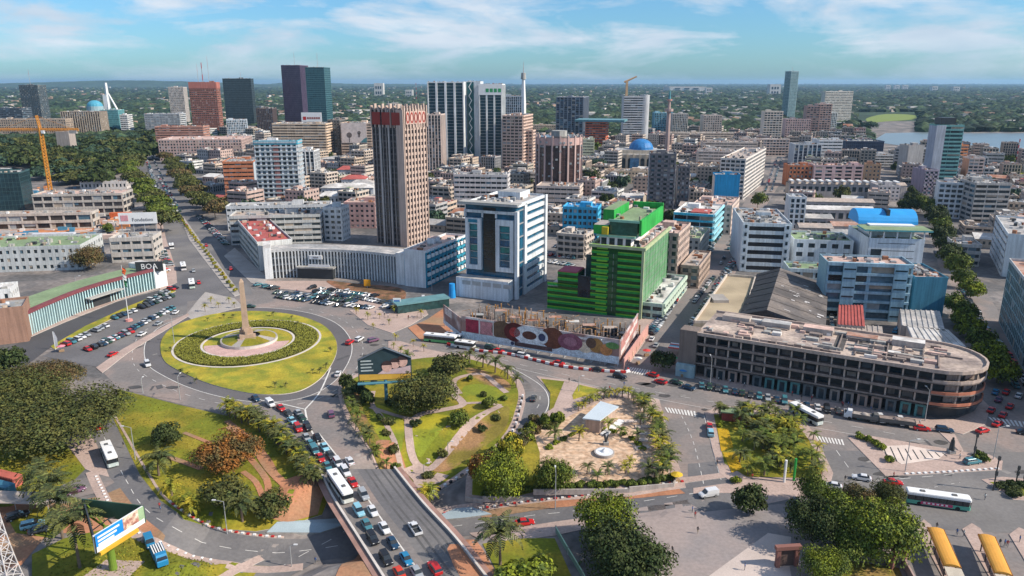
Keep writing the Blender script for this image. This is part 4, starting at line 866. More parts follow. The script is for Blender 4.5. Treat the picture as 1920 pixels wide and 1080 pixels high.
mb=MB(); mb.box(-3.5,-2.2,9.3,3.,-1.5,11.2,WHITE,bot=True); mb.box(-3,-5.4,6.3,8,-5.1,7.4,WHITE,bot=True); mb.box(-1.5,-2.3,9.9,1.2,-2.2,10.6,M('sign_grey',(.25,.25,.27))); mb.build('sign',t,loc=(p.x,p.y,0),rz=a)
# left wing of the curved building with the red roof
bld('pale grey wing with a bright red flat roof beside the curved fin building',None,'plain',(.62,.62,.60),loc=(Vector((-125-.45*9,363+.89*9,0)),14.2,17,86),mode='B',th_=math.radians(27),side=(4,.5,.2,.5,.3),sidecol=(.46,.46,.43),roof=6,hut=False,floors=4,gl=GR)
bld('blue office wing with white square balcony boxes beside the curved fin building',(797,474,540,760,872),'plain',(.66,.67,.69),sidecol=(.03,.26,.38),side=(4.2,1.1,.5,.35,.3),mode='A',th_=TH,Wd=11,roof=5,panes=False,gl=glass((.02,.05,.08)),ncl=8,floors=4)
W_=MB()
e1,e2=fdir(math.radians(26)); O=bpy.data.objects[-1] if False else None
bw=[o for o in C.objects if o.get('label','').startswith('blue office wing')][0]; Wb,Db,hb=bw['wh']
m_=MB(); m_.box(.1,-1.2,0,.95,1.2,1.5,WHITE,bot=True); m_=m_.mesh('balcony_box')
for j in range(4):
    for i in range(11): obj('balcony_box',m_,bw,loc=(Wb+.1,2.1+i*Db/11,1.2+j*hb/4))
# teal lean-to canopy
g=P(752,583); 
tt=thing('glass_canopy','flat teal glass canopy shed at the right foot of the curved fin building','canopy',(P(745,590).x,P(745,590).y,0),math.radians(28)); mb=MB(); mb.box(0,0,3.6,24,7,4.2,M('canopy_glass',(.12,.25,.27),.4)); mb.build('roof',tt); mb=MB(); mb.box(.4,.4,0,23.6,6.6,3.6,GG); mb.build('wall',tt)
# left crescent
t,pth,h,at,tot=curved('long crescent shaped building with pale turquoise fins and a green roof on the left',[(45,633),(85,613),(140,588),(192,569),(245,553),(288,541)],534,15,(.42,.58,.58),glass((.03,.10,.11)),50,.45,1.5,M('maroon_fascia',(.17,.05,.06),.8),ROOFS[4],3,(0,6.5),finc=(.45,.62,.63),rooff=M('maroon_fascia',(.17,.05,.06),.8))
hc=h
p,d=at(tot[-1]*.62); mb=MB(); mb.box(-9,-4.5,4.6,9,0,5.1,CONC); mb.box(-9,-1.6,0,9,-.2,4.6,DARKM); mb.build('entrance_canopy',t,loc=(p.x,p.y,0),rz=math.atan2(d.y,d.x))
p,d=at(tot[-1]*.93); 
def text(s,size,m,parent,loc,rot,ext=.06,name='lettering'):
    cu=bpy.data.curves.new(name,'FONT'); cu.body=s; cu.size=size; cu.extrude=ext; cu.align_x='CENTER'; cu.align_y='CENTER'; cu.resolution_u=2
    o=bpy.data.objects.new(name,cu); C.objects.link(o); dg=bpy.context.evaluated_depsgraph_get(); me=bpy.data.meshes.new_from_object(o.evaluated_get(dg)); bpy.data.objects.remove(o)
    me.materials.clear(); me.materials.append(m); o=obj(name,me,parent,loc=loc); o.rotation_euler=rot; return o
g=P(281,548); tb=thing('roof_board','dark roof board with white letters on the right end of the crescent building','sign',(pth[-3].x+1,pth[-3].y+2,hc),math.radians(8)); mb=MB(); mb.box(-6,0,0,6,.4,4.6,DARKM,bot=True); mb.build('panel',tb); mb=MB(); mb.box(-5,.4,0,-4.6,2.5,4,METAL); mb.box(4.6,.4,0,5,2.5,4,METAL); mb.build('brace',tb); text('BOA',3.6,WHITE,tb,(0,-.05,2.3),(math.pi/2,0,0))
# brick end house + rear green roofed bar
bld('brown brick end house left of the crescent building',(42,578,640,-60,46),'plain',(.32,.19,.14),th_=math.radians(25),D=14,roof=1,panes=False,hut=False,floors=2)
bld('long flat green roofed office bar behind the crescent building',(150,462,505,-60,160),'gridw',(.50,.52,.52),th_=math.radians(9),D=30,roof=4,hut=False,floors=3)
bld('grey parapet office with white square panels right of the round tree',(285,447,490,205,292),(5,1.,.3,.6,.4),(.50,.46,.42),th_=math.radians(9),D=16,roof=1,hut=False,floors=3)
bld('low white workshop with a yellow sign at the left edge, by the brick end house',(18,545,585,-60,26),'gridw',WH,th_=math.radians(20),D=12,roof=3,hut=False,floors=2)
g=P(243,452); tb=thing('roof_billboard','long white roof billboard with a pink square and the word Fondation','sign',(P(243,470).x,P(243,470).y+14,0),math.radians(9)); mb=MB(); zb=13.0; mb.box(-10.5,0,zb,10.5,.5,zb+6.6,WHITE,bot=True); mb.build('panel',tb); mb=MB()
for x in (-9.5,-3,3,9.5): mb.box(x-.2,.6,0,x+.2,1,zb+6,METAL)
mb.build('post',tb); mb=MB()
for i in range(5): mb.box(-9.3+i*.85,-.12,zb+1.8,-8.7+i*.85,-.01,zb+5.2,M('pink_print',(.6,.25,.28)),bot=True)
mb.build('pink_square',tb); text('Fondation',2.9,M('print_grey',(.12,.12,.13)),tb,(2.6,-.05,zb+2.4),(math.pi/2,0,0))
# construction site
cz=math.radians(8)
bld('pale unfinished concrete frame building with open bays on the building site',(228,364,400,60,236),(7,1.,.3,.35,.6),(.46,.42,.38),gl=glass((.05,.05,.055)),th_=cz,D=22,roof=5,floors=3,hut=False,ncl=40)
bld('front concrete gallery of the building site with dark open bays',(170,400,428,-40,176),(8,1.,.4,.35,.7),(.50,.45,.40),gl=GW,th_=cz,D=12,roof=0,floors=2,hut=False,ncl=16)
bld('low white site office row behind the concrete frame',(236,341,354,150,238),'gridw',(.60,.56,.54),th_=cz,D=10,roof=3,floors=1,hut=False)
bld('dark glass office with a white angular roof at the left edge',(35,325,400,-60,62),'curtain',(.04,.09,.10),gl=glass((.01,.03,.04)),th_=math.radians(15),D=22,roof=3,scol=(.03,.07,.08))
for i,(x,y,c,lb,l_) in enumerate([(150,425,(.02,.16,.28),'blue shipping container on the building site',14),(100,448,(.55,.56,.60),'white sheet roofed site shed beside the green roof',24),(225,408,(.55,.14,.05),'orange canopy by the site gate',14),(120,382,(.03,.08,.16),'dark blue site container beside the crane foot',8),(165,378,(.05,.35,.40),'small turquoise site cabin',5),(232,352,(.6,.28,.03),'yellow orange site hut by the avenue trees',6)]):
    g=P(x,y); tb=thing('container' if i in(0,3) else 'site_shed',lb,'container' if i in(0,3) else 'shed',(g.x,g.y,0),cz); mb=MB(); mb.box(-l_/2,0,0,l_/2,4,3.4,M('cont_%d'%i,c,.6)); mb.build('body',tb); mb=MB()
    for k in range(int(l_)): mb.box(-l_/2+k+.1,-.06,.2,-l_/2+k+.5,0,3.2,M('cont_%d'%i,c,.6))
    mb.build('ribs',tb)
drape('red_earth',[px([(-60,452),(120,440),(210,425),(260,400),(235,398),(200,412),(120,418),(0,430),(-60,432)])],M('orange_soil',(.50,.20,.09),.95,.3,.1),.12)
sb=MB(); SC=[M('site_%d'%i,c,.85,.15,.4) for i,c in enumerate(((.55,.52,.50),(.50,.20,.08),(.06,.20,.32),(.35,.33,.32),(.60,.45,.38),(.05,.06,.08),(.45,.42,.40)))]
for i in range(420):
    g=P(rg.uniform(-20,235) if 'rg' in globals() else 100,rg.uniform(352,448)); a=rg.uniform(.4,4.5);b=rg.uniform(.3,2.2); z=0
    if not all(not (abs(sum(p[0] for p in q)/4-g.x)<60 and inq(q,g.x,g.y)) for q in FOOT): continue
    sb.T=Matrix.Translation((g.x,g.y,0))@Matrix.Rotation(cz+rg.uniform(-.3,.3),4,'Z'); sb.box(-a,-b,0,a,b,rg.uniform(.3,2.8),rg.choice(SC))
sb.T=None; tag(sb.build('site_clutter',kind='stuff'),'clutter of boards, tarps and piles over the building site','rubble')
# tower crane
CRN=M('crane_orange',(.60,.25,.03),.6,.1,.5)
def lattice(mb,a,b,s,step,m,r=.16):
    a=Vector(a);b=Vector(b);d=(b-a).normalized();L=(b-a).length;u=d.orthogonal().normalized();w=d.cross(u); co_=[u*s+w*s,u*s-w*s,-u*s-w*s,-u*s+w*s]
    for c_ in co_: mb.tube(a+c_,b+c_,r,None,4,m,False)
    n=int(L/step)
    for i in range(n):
        p0=a+d*(L*i/n);p1=a+d*(L*(i+1)/n)
        for k in range(4): mb.tube(p0+co_[k],p1+co_[(k+1)%4],r*.6,None,3,m,False); mb.tube(p1+co_[k],p1+co_[(k+1)%4],r*.6,None,3,m,False)
g=P(97,372); r_=ray(72,243); cr_h=H+r_.z*g.y/r_.y; t=thing('tower_crane','orange lattice tower crane over the building site','crane',(g.x,g.y,0),math.radians(-2)); 
mb=MB(); lattice(mb,(0,0,0),(0,0,cr_h),1.2,2.6,CRN,.3); mb.build('mast',t); mb=MB(); lattice(mb,(-48,0,cr_h),(0,0,cr_h),.8,2.4,CRN,.22); mb.build('jib',t); mb=MB(); lattice(mb,(0,0,cr_h),(31,0,cr_h),.8,2.4,CRN,.25); mb.build('counter_jib',t)
mb=MB(); lattice(mb,(0,0,cr_h),(-1.5,0,cr_h+11),.8,2,CRN,.24); mb.build('apex',t); mb=MB(); mb.tube((-1.5,0,cr_h+11),(-30,0,cr_h+.8),.12,None,4,CRN); mb.tube((-1.5,0,cr_h+11),(26,0,cr_h+.8),.12,None,4,CRN); mb.build('tie_cable',t)
mb=MB(); mb.box(24,-1.2,cr_h-3,30,1.2,cr_h-.6,CONC); mb.build('counterweight',t); mb=MB(); mb.box(1.3,-1.8,cr_h-3,3.6,.4,cr_h-.6,WHITE); mb.build('cab',t)
# --- blue and white tower
O,h,W,D=locate(968,388,560,873,1021,'A',TH); 
t=thing('office_tower','white and blue office tower with tall framed window columns and striped right side','building',O,TH); FOOT.append([tuple((O+fdir(TH)[0]*a+fdir(TH)[1]*b).xy) for a,b in ((-3,-6),(W+3,-6),(W+3,D+3),(-3,D+3))])
wm=wall((.66,.69,.72)); BG=glass((.012,.09,.16)); zb=9.
mb=MB(); mb.box(0,0,0,W,D,h,BG,top=ROOFS[1]); mb.build('core',t)
mb=MB(); mb.box(-2.2,-6.5,0,W-1.0,-.3,zb,wm,top=ROOFS[1])
for i in range(5): mb.box(1+i*5,-6.62,zb-3,5+i*5,-6.45,zb-1.2,METAL,bot=True)
mb.build('podium',t)
for a0,a1,nm in ((.4,W*.33,'l'),(W*.62,W*.97,'r')):
    mb=MB(); w_=1.7
    mb.box(a0,-1.6,zb+3,a0+w_,0,h-6,wm,bot=True); mb.box(a1-w_,-1.6,zb+3,a1,0,h-6,wm,bot=True); mb.box(a0+w_,-1.55,zb+3,a1-w_,0,zb+5,wm,bot=True); mb.box(a0+w_,-1.55,h-8.5,a1-w_,0,h-6,wm,bot=True); wf_=mb.build('window_frame',t)
    n=6; zz=(h-8.5-zb-5)/n
    for j in range(n):
        mb=MB(); mb.box(a0+w_+.2,-.5,zb+5+j*zz+.3,a1-w_-.2,-.1,zb+5+(j+1)*zz-.3,glass((.015,.10+.04*(j%3),.17+.04*(j%2))),bot=True); mb.box(a0+w_,-.7,zb+5+(j+1)*zz-.3,a1-w_,-.05,zb+5+(j+1)*zz,METAL,bot=True); mb.build('window',wf_)
mb=MB(); mb.box(W*.355,-.35,zb+2,W*.60,-.05,h-1,glass((.008,.014,.02)),bot=True)
for j in range(9): mb.box(W*.355,-.5,zb+4+j*3.6,W*.60,-.36,zb+4.15+j*3.6,DARKM,bot=True)
mb.build('dark_glass_strip',t)
mb=MB(); mb.box(-.3,-.8,h-3.6,W+.8,-.01,h-2.4,wm,bot=True); mb.box(-.3,-1.4,h-5.5,.5,0,h-2.5,wm,bot=True); mb.box(W*.33,-.8,h-5.5,W*.36,0,h-2.5,wm,bot=True); mb.box(W*.6,-.8,h-5.5,W*.63,0,h-2.5,wm,bot=True)
mb.box(-2.5,-2.8,h+.2,W+1.5,-1.9,h+1,METAL,bot=True); mb.box(-2.5,-2.8,h+1.0,W+1.5,3,h+1.3,CONC,bot=True); mb.build('roof_canopy',t)
mb=MB(); mb.box(W-.2,-1.5,0,W+1.2,.6,h-2,wm,bot=True); mb.box(W+.02,D*.22,0,W+1.0,D*.30,h+.5,wm,bot=True); mb.box(W+.02,D*.93,0,W+1.6,D,h+1,wm,bot=True); mb.build('side_pier',t)
n=11
for j in range(n): mb=MB(); z=h*j/n; mb.box(W+.02,D*.30,z,W+.85,D*.93,z+h/n*.5,wm,bot=True); mb.build('side_band',t)
for j in range(7): mb=MB(); z=h*(j+.6)/7; mb.box(W+.02,.6,z,W+.4,D*.22,z+.5,METAL,bot=True); mb.build('side_ledge',t)
mb=MB(); mb.box(-.3,0,0,0,D,h+1,wm); mb.box(0,D,0,W,D+.3,h+1,wm); mb.box(W,0,h-.3,W+1,D,h+1,wm); mb.build('wall',t)
text('BIAO',1.6,M('logo_teal',(.03,.2,.3)),t,(W*.17,-1.7,h-7.2),(math.pi/2,0,0)) if False else None
mb=MB(); mb.box(W*.08,-1.75,h-7.9,W*.26,-1.6,h-6.5,M('logo_teal',(.03,.2,.3)),bot=True); mb.build('logo_plate',t)
cb=MB(); rg=random.Random(2); clutter(cb,W-4,D-3,h,rg,34,CLM); cb.build('roof_units',t,'stuff'); mb=MB(); mb.box(W*.3,D*.55,h,W*.75,D*.9,h+3.4,wm,top=ROOFS[1]); mb.build('stair_house',t)
# --- green tower
O,h,W,D=locate(1207,470,598,1110,1255,'A',TH); 
t=thing('green_tower','bright green striped office tower with stepped green roof terraces','building',O,TH); e1,e2=fdir(TH); FOOT.append([tuple((O+e1*a+e2*b).xy) for a,b in ((-26,-3),(W+3,-3),(W+3,D+8),(-26,D+3))])
GN=M('green_paint',(.03,.36,.06),.65,.2,.12,fine=.12,streak=.25); GL=M('lime_stripe',(.18,.42,.03),.6,.1,.2); GD=glass((.004,.07,.015)); GF=M('pale_green_film',(.15,.27,.16),.35,.22,.15,fine=.1,fs=1)
mb=MB(); mb.box(0,0,0,W,D,h,GD,top=ROOFS[5]); mb.build('core',t)
# low left block, and set back link
Lw=16.
hl=h*.48
mb=MB(); mb.box(-19,0,0,0,D*.55,hl*.72,GD,top=ROOFS[1]); mb.box(-14.5,0,hl*.72,-5.6,9,hl*1.22,GD,top=ROOFS[6]); mb.build('low_wing',t)
mb=MB(); mb.box(-14.2,-1,hl*1.22,-6.,9,hl*1.25,M('magenta_roof',(.35,.06,.10),.7)); mb.build('magenta_roof',t)
n=11
for j in range(n+1):
    z=h*j/n
    for (a0,a1,zlim,seg) in ((0,W*.34,1e9,1),(W*.52,W,1e9,1),(-19,-5.6,hl*.78,0),(-14.5,-5.6,hl*1.2,2),(-5.6,0,hl*.42,0)):
        if z>zlim or (seg==2 and z<hl*.72): continue
        mb=MB(); mb.box(a0,-.5,z,a1,-.01,z+h/n*.34,GN,bot=True); mb.box(a0,-.62,z+h/n*.34,a1,-.01,z+h/n*.48,GL,bot=True); 
        if seg==1 and a0==0: mb.box(a1-5,-.58,z-.7,a1-.5,-.02,z-.002,GL,bot=True)
        mb.build('green_band',t)
mb=MB(); mb.box(-5.6,-.35,hl*.42,-.3,-.02,hl*1.15,glass((.01,.02,.03)),bot=True); mb.box(-7,D*.3,hl*.5,0,D*.3+.3,h*.75,glass((.05,.09,.08))); mb.build('recess_dark_panel',t)  # flat dark glass panel; the recess's shade is put into its colour
for j in range(9): mb=MB(); mb.box(W*.345,-.4,h*(j+.7)/10.2,W*.515,-.02,h*(j+1.35)/10.2,glass((.02,.09,.03)),bot=True); mb.box(W*.43,-.48,h*(j+.7)/10.2,W*.435,-.4,h*(j+1.35)/10.2,METAL,bot=True); mb.build('window',t)
mb=MB(); mb.box(W+.01,.5,3.5,W+.35,D*.93,h-.5,GF,bot=True); mb.build('film_wall',t)
fb=MB()
for i in range(1,9): fb.box(W+.35,D*.93*i/9,3.5,W+.42,D*.93*i/9+.12,h-.5,GN,bot=True)
for j in range(1,10): fb.box(W+.35,.5,h*j/10,W+.40,D*.93,h*j/10+.10,GN,bot=True)
fb.build('film_joints',t)
PG=M('pale_green_trim',(.40,.45,.26),.7)
mb=MB(); mb.box(-1,-1,h,W+1,0,h+1.2,PG,bot=True); mb.box(W,0,h,W+1,D,h+1.2,PG,bot=True); mb.box(W-.5,-.9,0,W+.5,-.02,h,PG,bot=True); mb.box(-1,0,h,0,D,h+1.2,PG); mb.build('roof_edge',t)
# upper storeys
PH=M('pale_teal_trim',(.25,.50,.38),.6)
for (a0,a1,b0,b1,z0,z1,m,tp) in ((W*.12,W*.70,3,D*.75,h,h+4,WHITE,ROOFS[4]),(W*.05,W*.80,2,D*.8,h+4,h+4.8,PH,ROOFS[4]),(W*.28,W*.82,4,D*.85,h+4.8,h+10,glass((.03,.10,.07)),ROOFS[4]),(-.5,W*.26,3,D*.6,h+4.8,h+8.5,GN,ROOFS[0]),(W*.0,W*.22,D*.3,D*.8,h+8.5,h+13,GN,ROOFS[4]),(W*.26,W*.86,3.5,4,h+10,h+11,PH,None),(W*.86,W*.9,3.5,D*.9,h+4.8,h+11.3,GN,None),(W*.26,W*.9,D*.88,D*.9,h+10,h+12.5,GN,None)):
    mb=MB(); mb.box(a0,b0,z0,a1,b1,z1,m,top=tp); mb.build('roof_storey',t)
mb=MB(); 
for i in range(5): mb.box(W*.14+i*3.4,2.85,h+.4,W*.14+i*3.4+2.2,3.0,h+3.4,GR)
mb.build('window_panes',t,'stuff'); cb=MB(); clutter(cb,W,D,h+10,rg,6,CLM); cb.T=Matrix.Translation((W*.75,0,0)); clutter(cb,W*.2,D,h,rg,22,CLM); cb.build('roof_units',t,'stuff')
mb=MB(); mb.box(W*.16,1.6,h+4.9,W*.28,2.6,h+8,M('yellow_sign',(.55,.42,.03))); mb.build('yellow_box',t)
# street row right of green tower
e1,e2=fdir(TH); B0=O+e1*(W+.6)
def along(lab,s0,s1,wd,hh,sty,col,**kw):
    o=O+e1*(W+1.5-wd+kw.pop('dx',0))+e2*s0; bld(lab,None,sty,col,th_=TH,loc=(Vector((o.x,o.y,0)),hh,wd,s1-s0),side=sty,**kw)
along('white and green shop row at the street foot of the green tower',2,D+2,9,6,(4,.8,.4,.4,.8),(.50,.60,.50),dx=7,roof=3,hut=False,floors=2)
along('brown and cream apartment row beyond the green tower, facing the street',D+4,D+34,16,25,'grid',(.52,.40,.34),dx=2,roof=5)
along('long low brown arcade along the street behind the green tower shops',D+6,D+40,8,10,'grid',(.42,.32,.26),dx=12,roof=0,hut=False)
# --- white parking like office
t,O,h,W,D=bld('white six storey office with long dark window bands facing the warehouse',(1484,423,512,1394,1530),(40,1.4,.06,.46,.45),(.60,.66,.70),gl=glass((.02,.022,.028)),th_=math.radians(-10),floors=6,D=46,roof=1,ncl=60,panes=False,side='plain',sidecol=(.62,.66,.70))
for j in range(6):
    for a0 in (W*.03,W*.90): mb=MB(); mb.box(a0-1,-.75,j*h/6+.3,a0+2.2,-.46,j*h/6+h/6,wall((.60,.66,.70)),bot=True); mb.box(a0,-.8,j*h/6+2.2,a0+1.2,-.74,j*h/6+4,GR,bot=True); mb.build('corner_window',t)
bld('white lift tower joined to the back of the white six storey office',(1512,372,440,1482,1520),(3,1.2,.3,.3,.3),(.58,.60,.62),th_=math.radians(-10),D=14,hut=False)
O2,h2,W2,D2=locate(1733,452,520,1630,1752,'A',math.radians(-8),D=34)
t,O,h,W,D=bld('white building with a bright blue barrel vault roof',None,'gridw',(.62,.67,.72),th_=math.radians(-8),loc=(O2,h2,W2,D2),roof=4,side='plain',ncl=6,hut=False,faces={0:(30,8,.3,.9,.3)})
mb=MB(); mb.box(W*.05,-.5,h*.25,W*.24,-.3,h*.75,GR,bot=True); mb.build('window_group',t)
mb=MB(); mb.box(-3,-1.5,h+4.5,W+3,12,h+5.3,M('teal_eave',(.10,.33,.36),.6),top=ROOFS[4]); mb.build('eave_roof',t); mb=MB()
for i in range(5): mb.box(i*(W-.6)/4,-.2,h+.9,i*(W-.6)/4+.6,.4,h+4.5,WHITE)
mb.box(2,8,h,W-2,26,h+6,WHITE); mb.build('terrace_frame',t)
mb=MB(); bv=M('barrel_blue',(.03,.30,.66),.5,.08,.2); n=12; ry=9; cyv=22
for i in range(n):
    a0=math.pi*i/n;a1=math.pi*(i+1)/n; y0=cyv-ry*math.cos(a0);y1=cyv-ry*math.cos(a1); z0=h+5.5+6.5*math.sin(a0);z1=h+5.5+6.5*math.sin(a1)
    mb.poly([(-2,y0,z0),(W+1,y0,z0),(W+1,y1,z1),(-2,y1,z1)],bv)
for x in (-2,W+1): mb.poly([(x,cyv-ry*math.cos(math.pi*i/n),h+5.5+6.5*math.sin(math.pi*i/n)) for i in range(n+1)],bv)
mb.build('barrel_vault',t); mb=MB(); mb.box(W*.46,cyv-7,h+6,W*.52,cyv+1,h+12.6,DARKM); mb.build('roof_light',t)
t,O,h,W,D=bld('wide light blue building with deep balconies and recessed columns above the tin roofs',(1712,500,602,1552,1716),(13,1.3,.5,.26,1.2),(.30,.45,.54),gl=glass((.05,.10,.14)),th_=math.radians(-10),D=14,floors=6,roof=5,side='plain',hut=False)
for a0 in (W*.18,W*.78): mb=MB(); mb.box(a0,-2.0,0,a0+5,-.9,h+1,wall((.24,.40,.50)),bot=True); mb.build('stair_column',t); 
for j in range(6):
    for a0 in (W*.18,W*.78): mb=MB(); mb.box(a0+.3,-2.1,j*h/6+1.9,a0+4.7,-1.98,j*h/6+2.5,GR,bot=True); mb.build('slot_window',t)
bld('building with a blank deep blue gable wall and pink cluttered roof',(1776,524,600,1716,1786),'plain',(.06,.22,.33),th_=math.radians(-6),D=24,roof=5,panes=False,hut=False,ncl=24)
bld('white stepped block with small square windows below the lift tower',(1600,455,505,1490,1640),(6,2.6,.3,.5,.3),(.58,.64,.68),th_=math.radians(-10),D=24,roof=4,ncl=20,hut=False,floors=3)
bld('low white hall with rooftop ducts below the stepped block',(1575,510,560,1480,1580),(6,1,.3,.4,.4),(.50,.58,.62),th_=math.radians(-10),D=14,roof=4,hut=False,floors=3)
# --- industrial roofs in the middle right
for i,(xm,yt,yb,xl,xr,r,lab) in enumerate([(1640,380,408,1510,1650,0,'long beige roofed hall, farthest of the row behind the blue vault'),(1640,395,425,1512,1650,3,'long white roofed hall in the row behind the blue vault'),(1562,410,440,1505,1570,1,'grey tin roofed shed left in the row of halls'),(1625,425,450,1562,1632,2,'shed with an ochre yellow ridge in the row of halls'),(1562,428,455,1500,1568,0,'beige tin shed near the white six storey office'),(1620,440,470,1562,1628,1,'dark grey roofed shed in front of the ochre ridge'),(1700,348,372,1480,1706,0,'very long low hall with white sawtooth roof lights')]):
    O,h,W,Dp=locate(xm,yt,yb,xl,xr,'A',math.radians(-8),13); t=thing('industrial_hall',lab,'building',O,math.radians(-8)); mb=MB(); mb.box(0,0,0,W,Dp,h,wall((.42,.38,.36))); mb.build('wall',t); mb=MB(); q=ROOFS[r]; mb.poly([(-.5,-.5,h),(W+.5,-.5,h),(W+.5,Dp/2,h+1.8),(-.5,Dp/2,h+1.8)],q); mb.poly([(-.5,Dp/2,h+1.8),(W+.5,Dp/2,h+1.8),(W+.5,Dp+.5,h),(-.5,Dp+.5,h)],q); mb.poly([(W,0,h),(W,Dp,h),(W,Dp/2,h+1.8)],CONC); mb.build('roof',t)
    mb=MB(); 
    for a in range(int(W/5)): mb.box(1+a*5,-.08,h*.45,4+a*5,.02,h*.8,GR)
    mb.build('window_panes',t,'stuff'); e1,e2=fdir(math.radians(-8)); FOOT.append([tuple((O+e1*a+e2*b).xy) for a,b in ((0,0),(W,0),(W,Dp),(0,Dp))])
    if i==6:
        for a in range(int(W/6)): mb=MB(); mb.prism([(a*6+1,-1),(a*6+3.5,-1),(a*6+3.5,9),(a*6+1,9)],h+1.9,h+3,WHITE); mb.build('roof_light',t)
# --- warehouse with big gable roof
def P3(x,y,z): return P(x,y,z)
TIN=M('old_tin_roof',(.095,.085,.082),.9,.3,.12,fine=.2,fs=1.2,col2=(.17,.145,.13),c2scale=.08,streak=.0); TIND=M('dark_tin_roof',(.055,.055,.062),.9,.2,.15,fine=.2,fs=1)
wh=9.; A=P3(1386,590,wh); Bq=P3(1487,606,wh); ridgeF=P3(1438,581,15); ridgeB=P3(1463,503,15); AL=P3(1410,515,wh); 
o=A.copy(); t=thing('warehouse','large old warehouse with a dark patched gable roof','warehouse',(o.x,o.y,0)); L=lambda p:(p.x-o.x,p.y-o.y,p.z)
dv=(ridgeB-ridgeF); ev=P3(1548,620,wh); 
rf,rb=L(ridgeF),L(ridgeB); a0=L(A); a1=tuple(Vector(a0)+dv); c0=L(ev); c1=tuple(Vector(c0)+dv)
mb=MB(); nst=14
for i in range(nst):
    t0=i/nst;t1=(i+1)/nst; f_=lambda p,q,k:tuple(Vector(p).lerp(Vector(q),k))
    zz=(0,0,.12*(i%2))
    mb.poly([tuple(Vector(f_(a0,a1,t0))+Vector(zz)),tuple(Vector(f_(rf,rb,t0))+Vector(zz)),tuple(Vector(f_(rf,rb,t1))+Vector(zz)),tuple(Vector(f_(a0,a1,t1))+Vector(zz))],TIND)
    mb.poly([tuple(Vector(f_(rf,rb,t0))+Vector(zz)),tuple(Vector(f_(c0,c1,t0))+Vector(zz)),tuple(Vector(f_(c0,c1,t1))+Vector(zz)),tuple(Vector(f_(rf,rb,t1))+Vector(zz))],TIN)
mb.build('roof',t)
pt=M('tin_patch',(.50,.48,.48),.8)
for k in range(16):
    u=rg.uniform(.1,.9);v=rg.uniform(.05,.95);p=Vector(rf).lerp(Vector(c0),u)+dv*v; mb=MB(); s1=(Vector(c0)-Vector(rf)).normalized()*rg.uniform(.8,3.0); s2=dv.normalized()*rg.uniform(.5,1.2); mb.poly([tuple(p+Vector((0,0,.25))),tuple(p+s1+Vector((0,0,.25))),tuple(p+s1+s2+Vector((0,0,.25))),tuple(p+s2+Vector((0,0,.25)))],pt); mb.build('roof_patch',t)
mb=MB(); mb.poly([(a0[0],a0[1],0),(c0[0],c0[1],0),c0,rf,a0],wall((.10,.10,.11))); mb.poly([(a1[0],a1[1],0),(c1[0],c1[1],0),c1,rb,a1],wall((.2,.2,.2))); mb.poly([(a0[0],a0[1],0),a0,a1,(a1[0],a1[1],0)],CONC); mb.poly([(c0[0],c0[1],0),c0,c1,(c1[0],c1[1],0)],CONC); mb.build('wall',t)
FOOT.append([(o.x+q[0],o.y+q[1]) for q in (a0,c0,c1,a1)])
ln=P(1303,600,8.5); l2=P(1382,610,8.5); t=thing('flat_annex','flat roofed yellowish annex left of the gable warehouse','building'); mb=MB(); q=[P(1300,606,8.5),P(1392,607,8.5),P(1417,522,8.5),P(1362,517,8.5)]; mb.prism([p.xy for p in q],0,8.5,wall((.42,.36,.28)),M('roof_ochre',(.36,.29,.20),.95,.2,.1,fine=.15)); mb.build('wall',t); mb=MB()
for i in range(4):
    a,b=q[i],q[(i+1)%4]; d=(b-a).normalized(); n=Vector((-d.y,d.x,0))*.5; mb.prism([(a.x,a.y),(b.x,b.y),(b.x+n.x,b.y+n.y),(a.x+n.x,a.y+n.y)],8.5,9.5,wall((.55,.48,.42)))
mb.build('parapet',t); mb=MB(); c=P(1345,560,8.5); mb.box(c.x-3,c.y-6,8.5,c.x+3,c.y+3,9.6,PAVG); mb.build('roof_hatch',t); FOOT.append([tuple(p.xy) for p in q])
# small tin sheds behind the ruin
for i,(pts,z,r,lab) in enumerate([([(1570,608),(1622,612),(1618,572),(1572,572)],7,6,'rust red tin roofed shed between the warehouse and the ruin'),([(1575,638),(1658,643),(1654,612),(1575,608)],6,0,'sand coloured flat shed in front of the rust red one'),([(1690,610),(1772,620),(1762,583),(1686,580)],7,1,'collapsed roofless shed with white walls near the street trees'),([(1712,640),(1812,650),(1778,618),(1700,612)],7,3,'pale ribbed roof shed beside the rounded end of the ruin')]):
    q=[P(x,y,z) for x,y in pts]; t=thing('tin_shed',lab,'shed'); mb=MB(); mb.prism([p.xy for p in q],0,z,wall((.40,.36,.34)),ROOFS[r]); mb.build('wall',t); mb=MB(); a,b,c,d=q
    for k in range(8):
        p0=a.lerp(b,k/8+.02);p1=d.lerp(c,k/8+.02);p2=d.lerp(c,k/8+.05);p3=a.lerp(b,k/8+.05); mb.prism([p0.xy,p3.xy,p2.xy,p1.xy],z,z+.35+(-.12),ROOFS[r])
    mb.build('roof_ribs',t); FOOT.append([tuple(p.xy) for p in q])
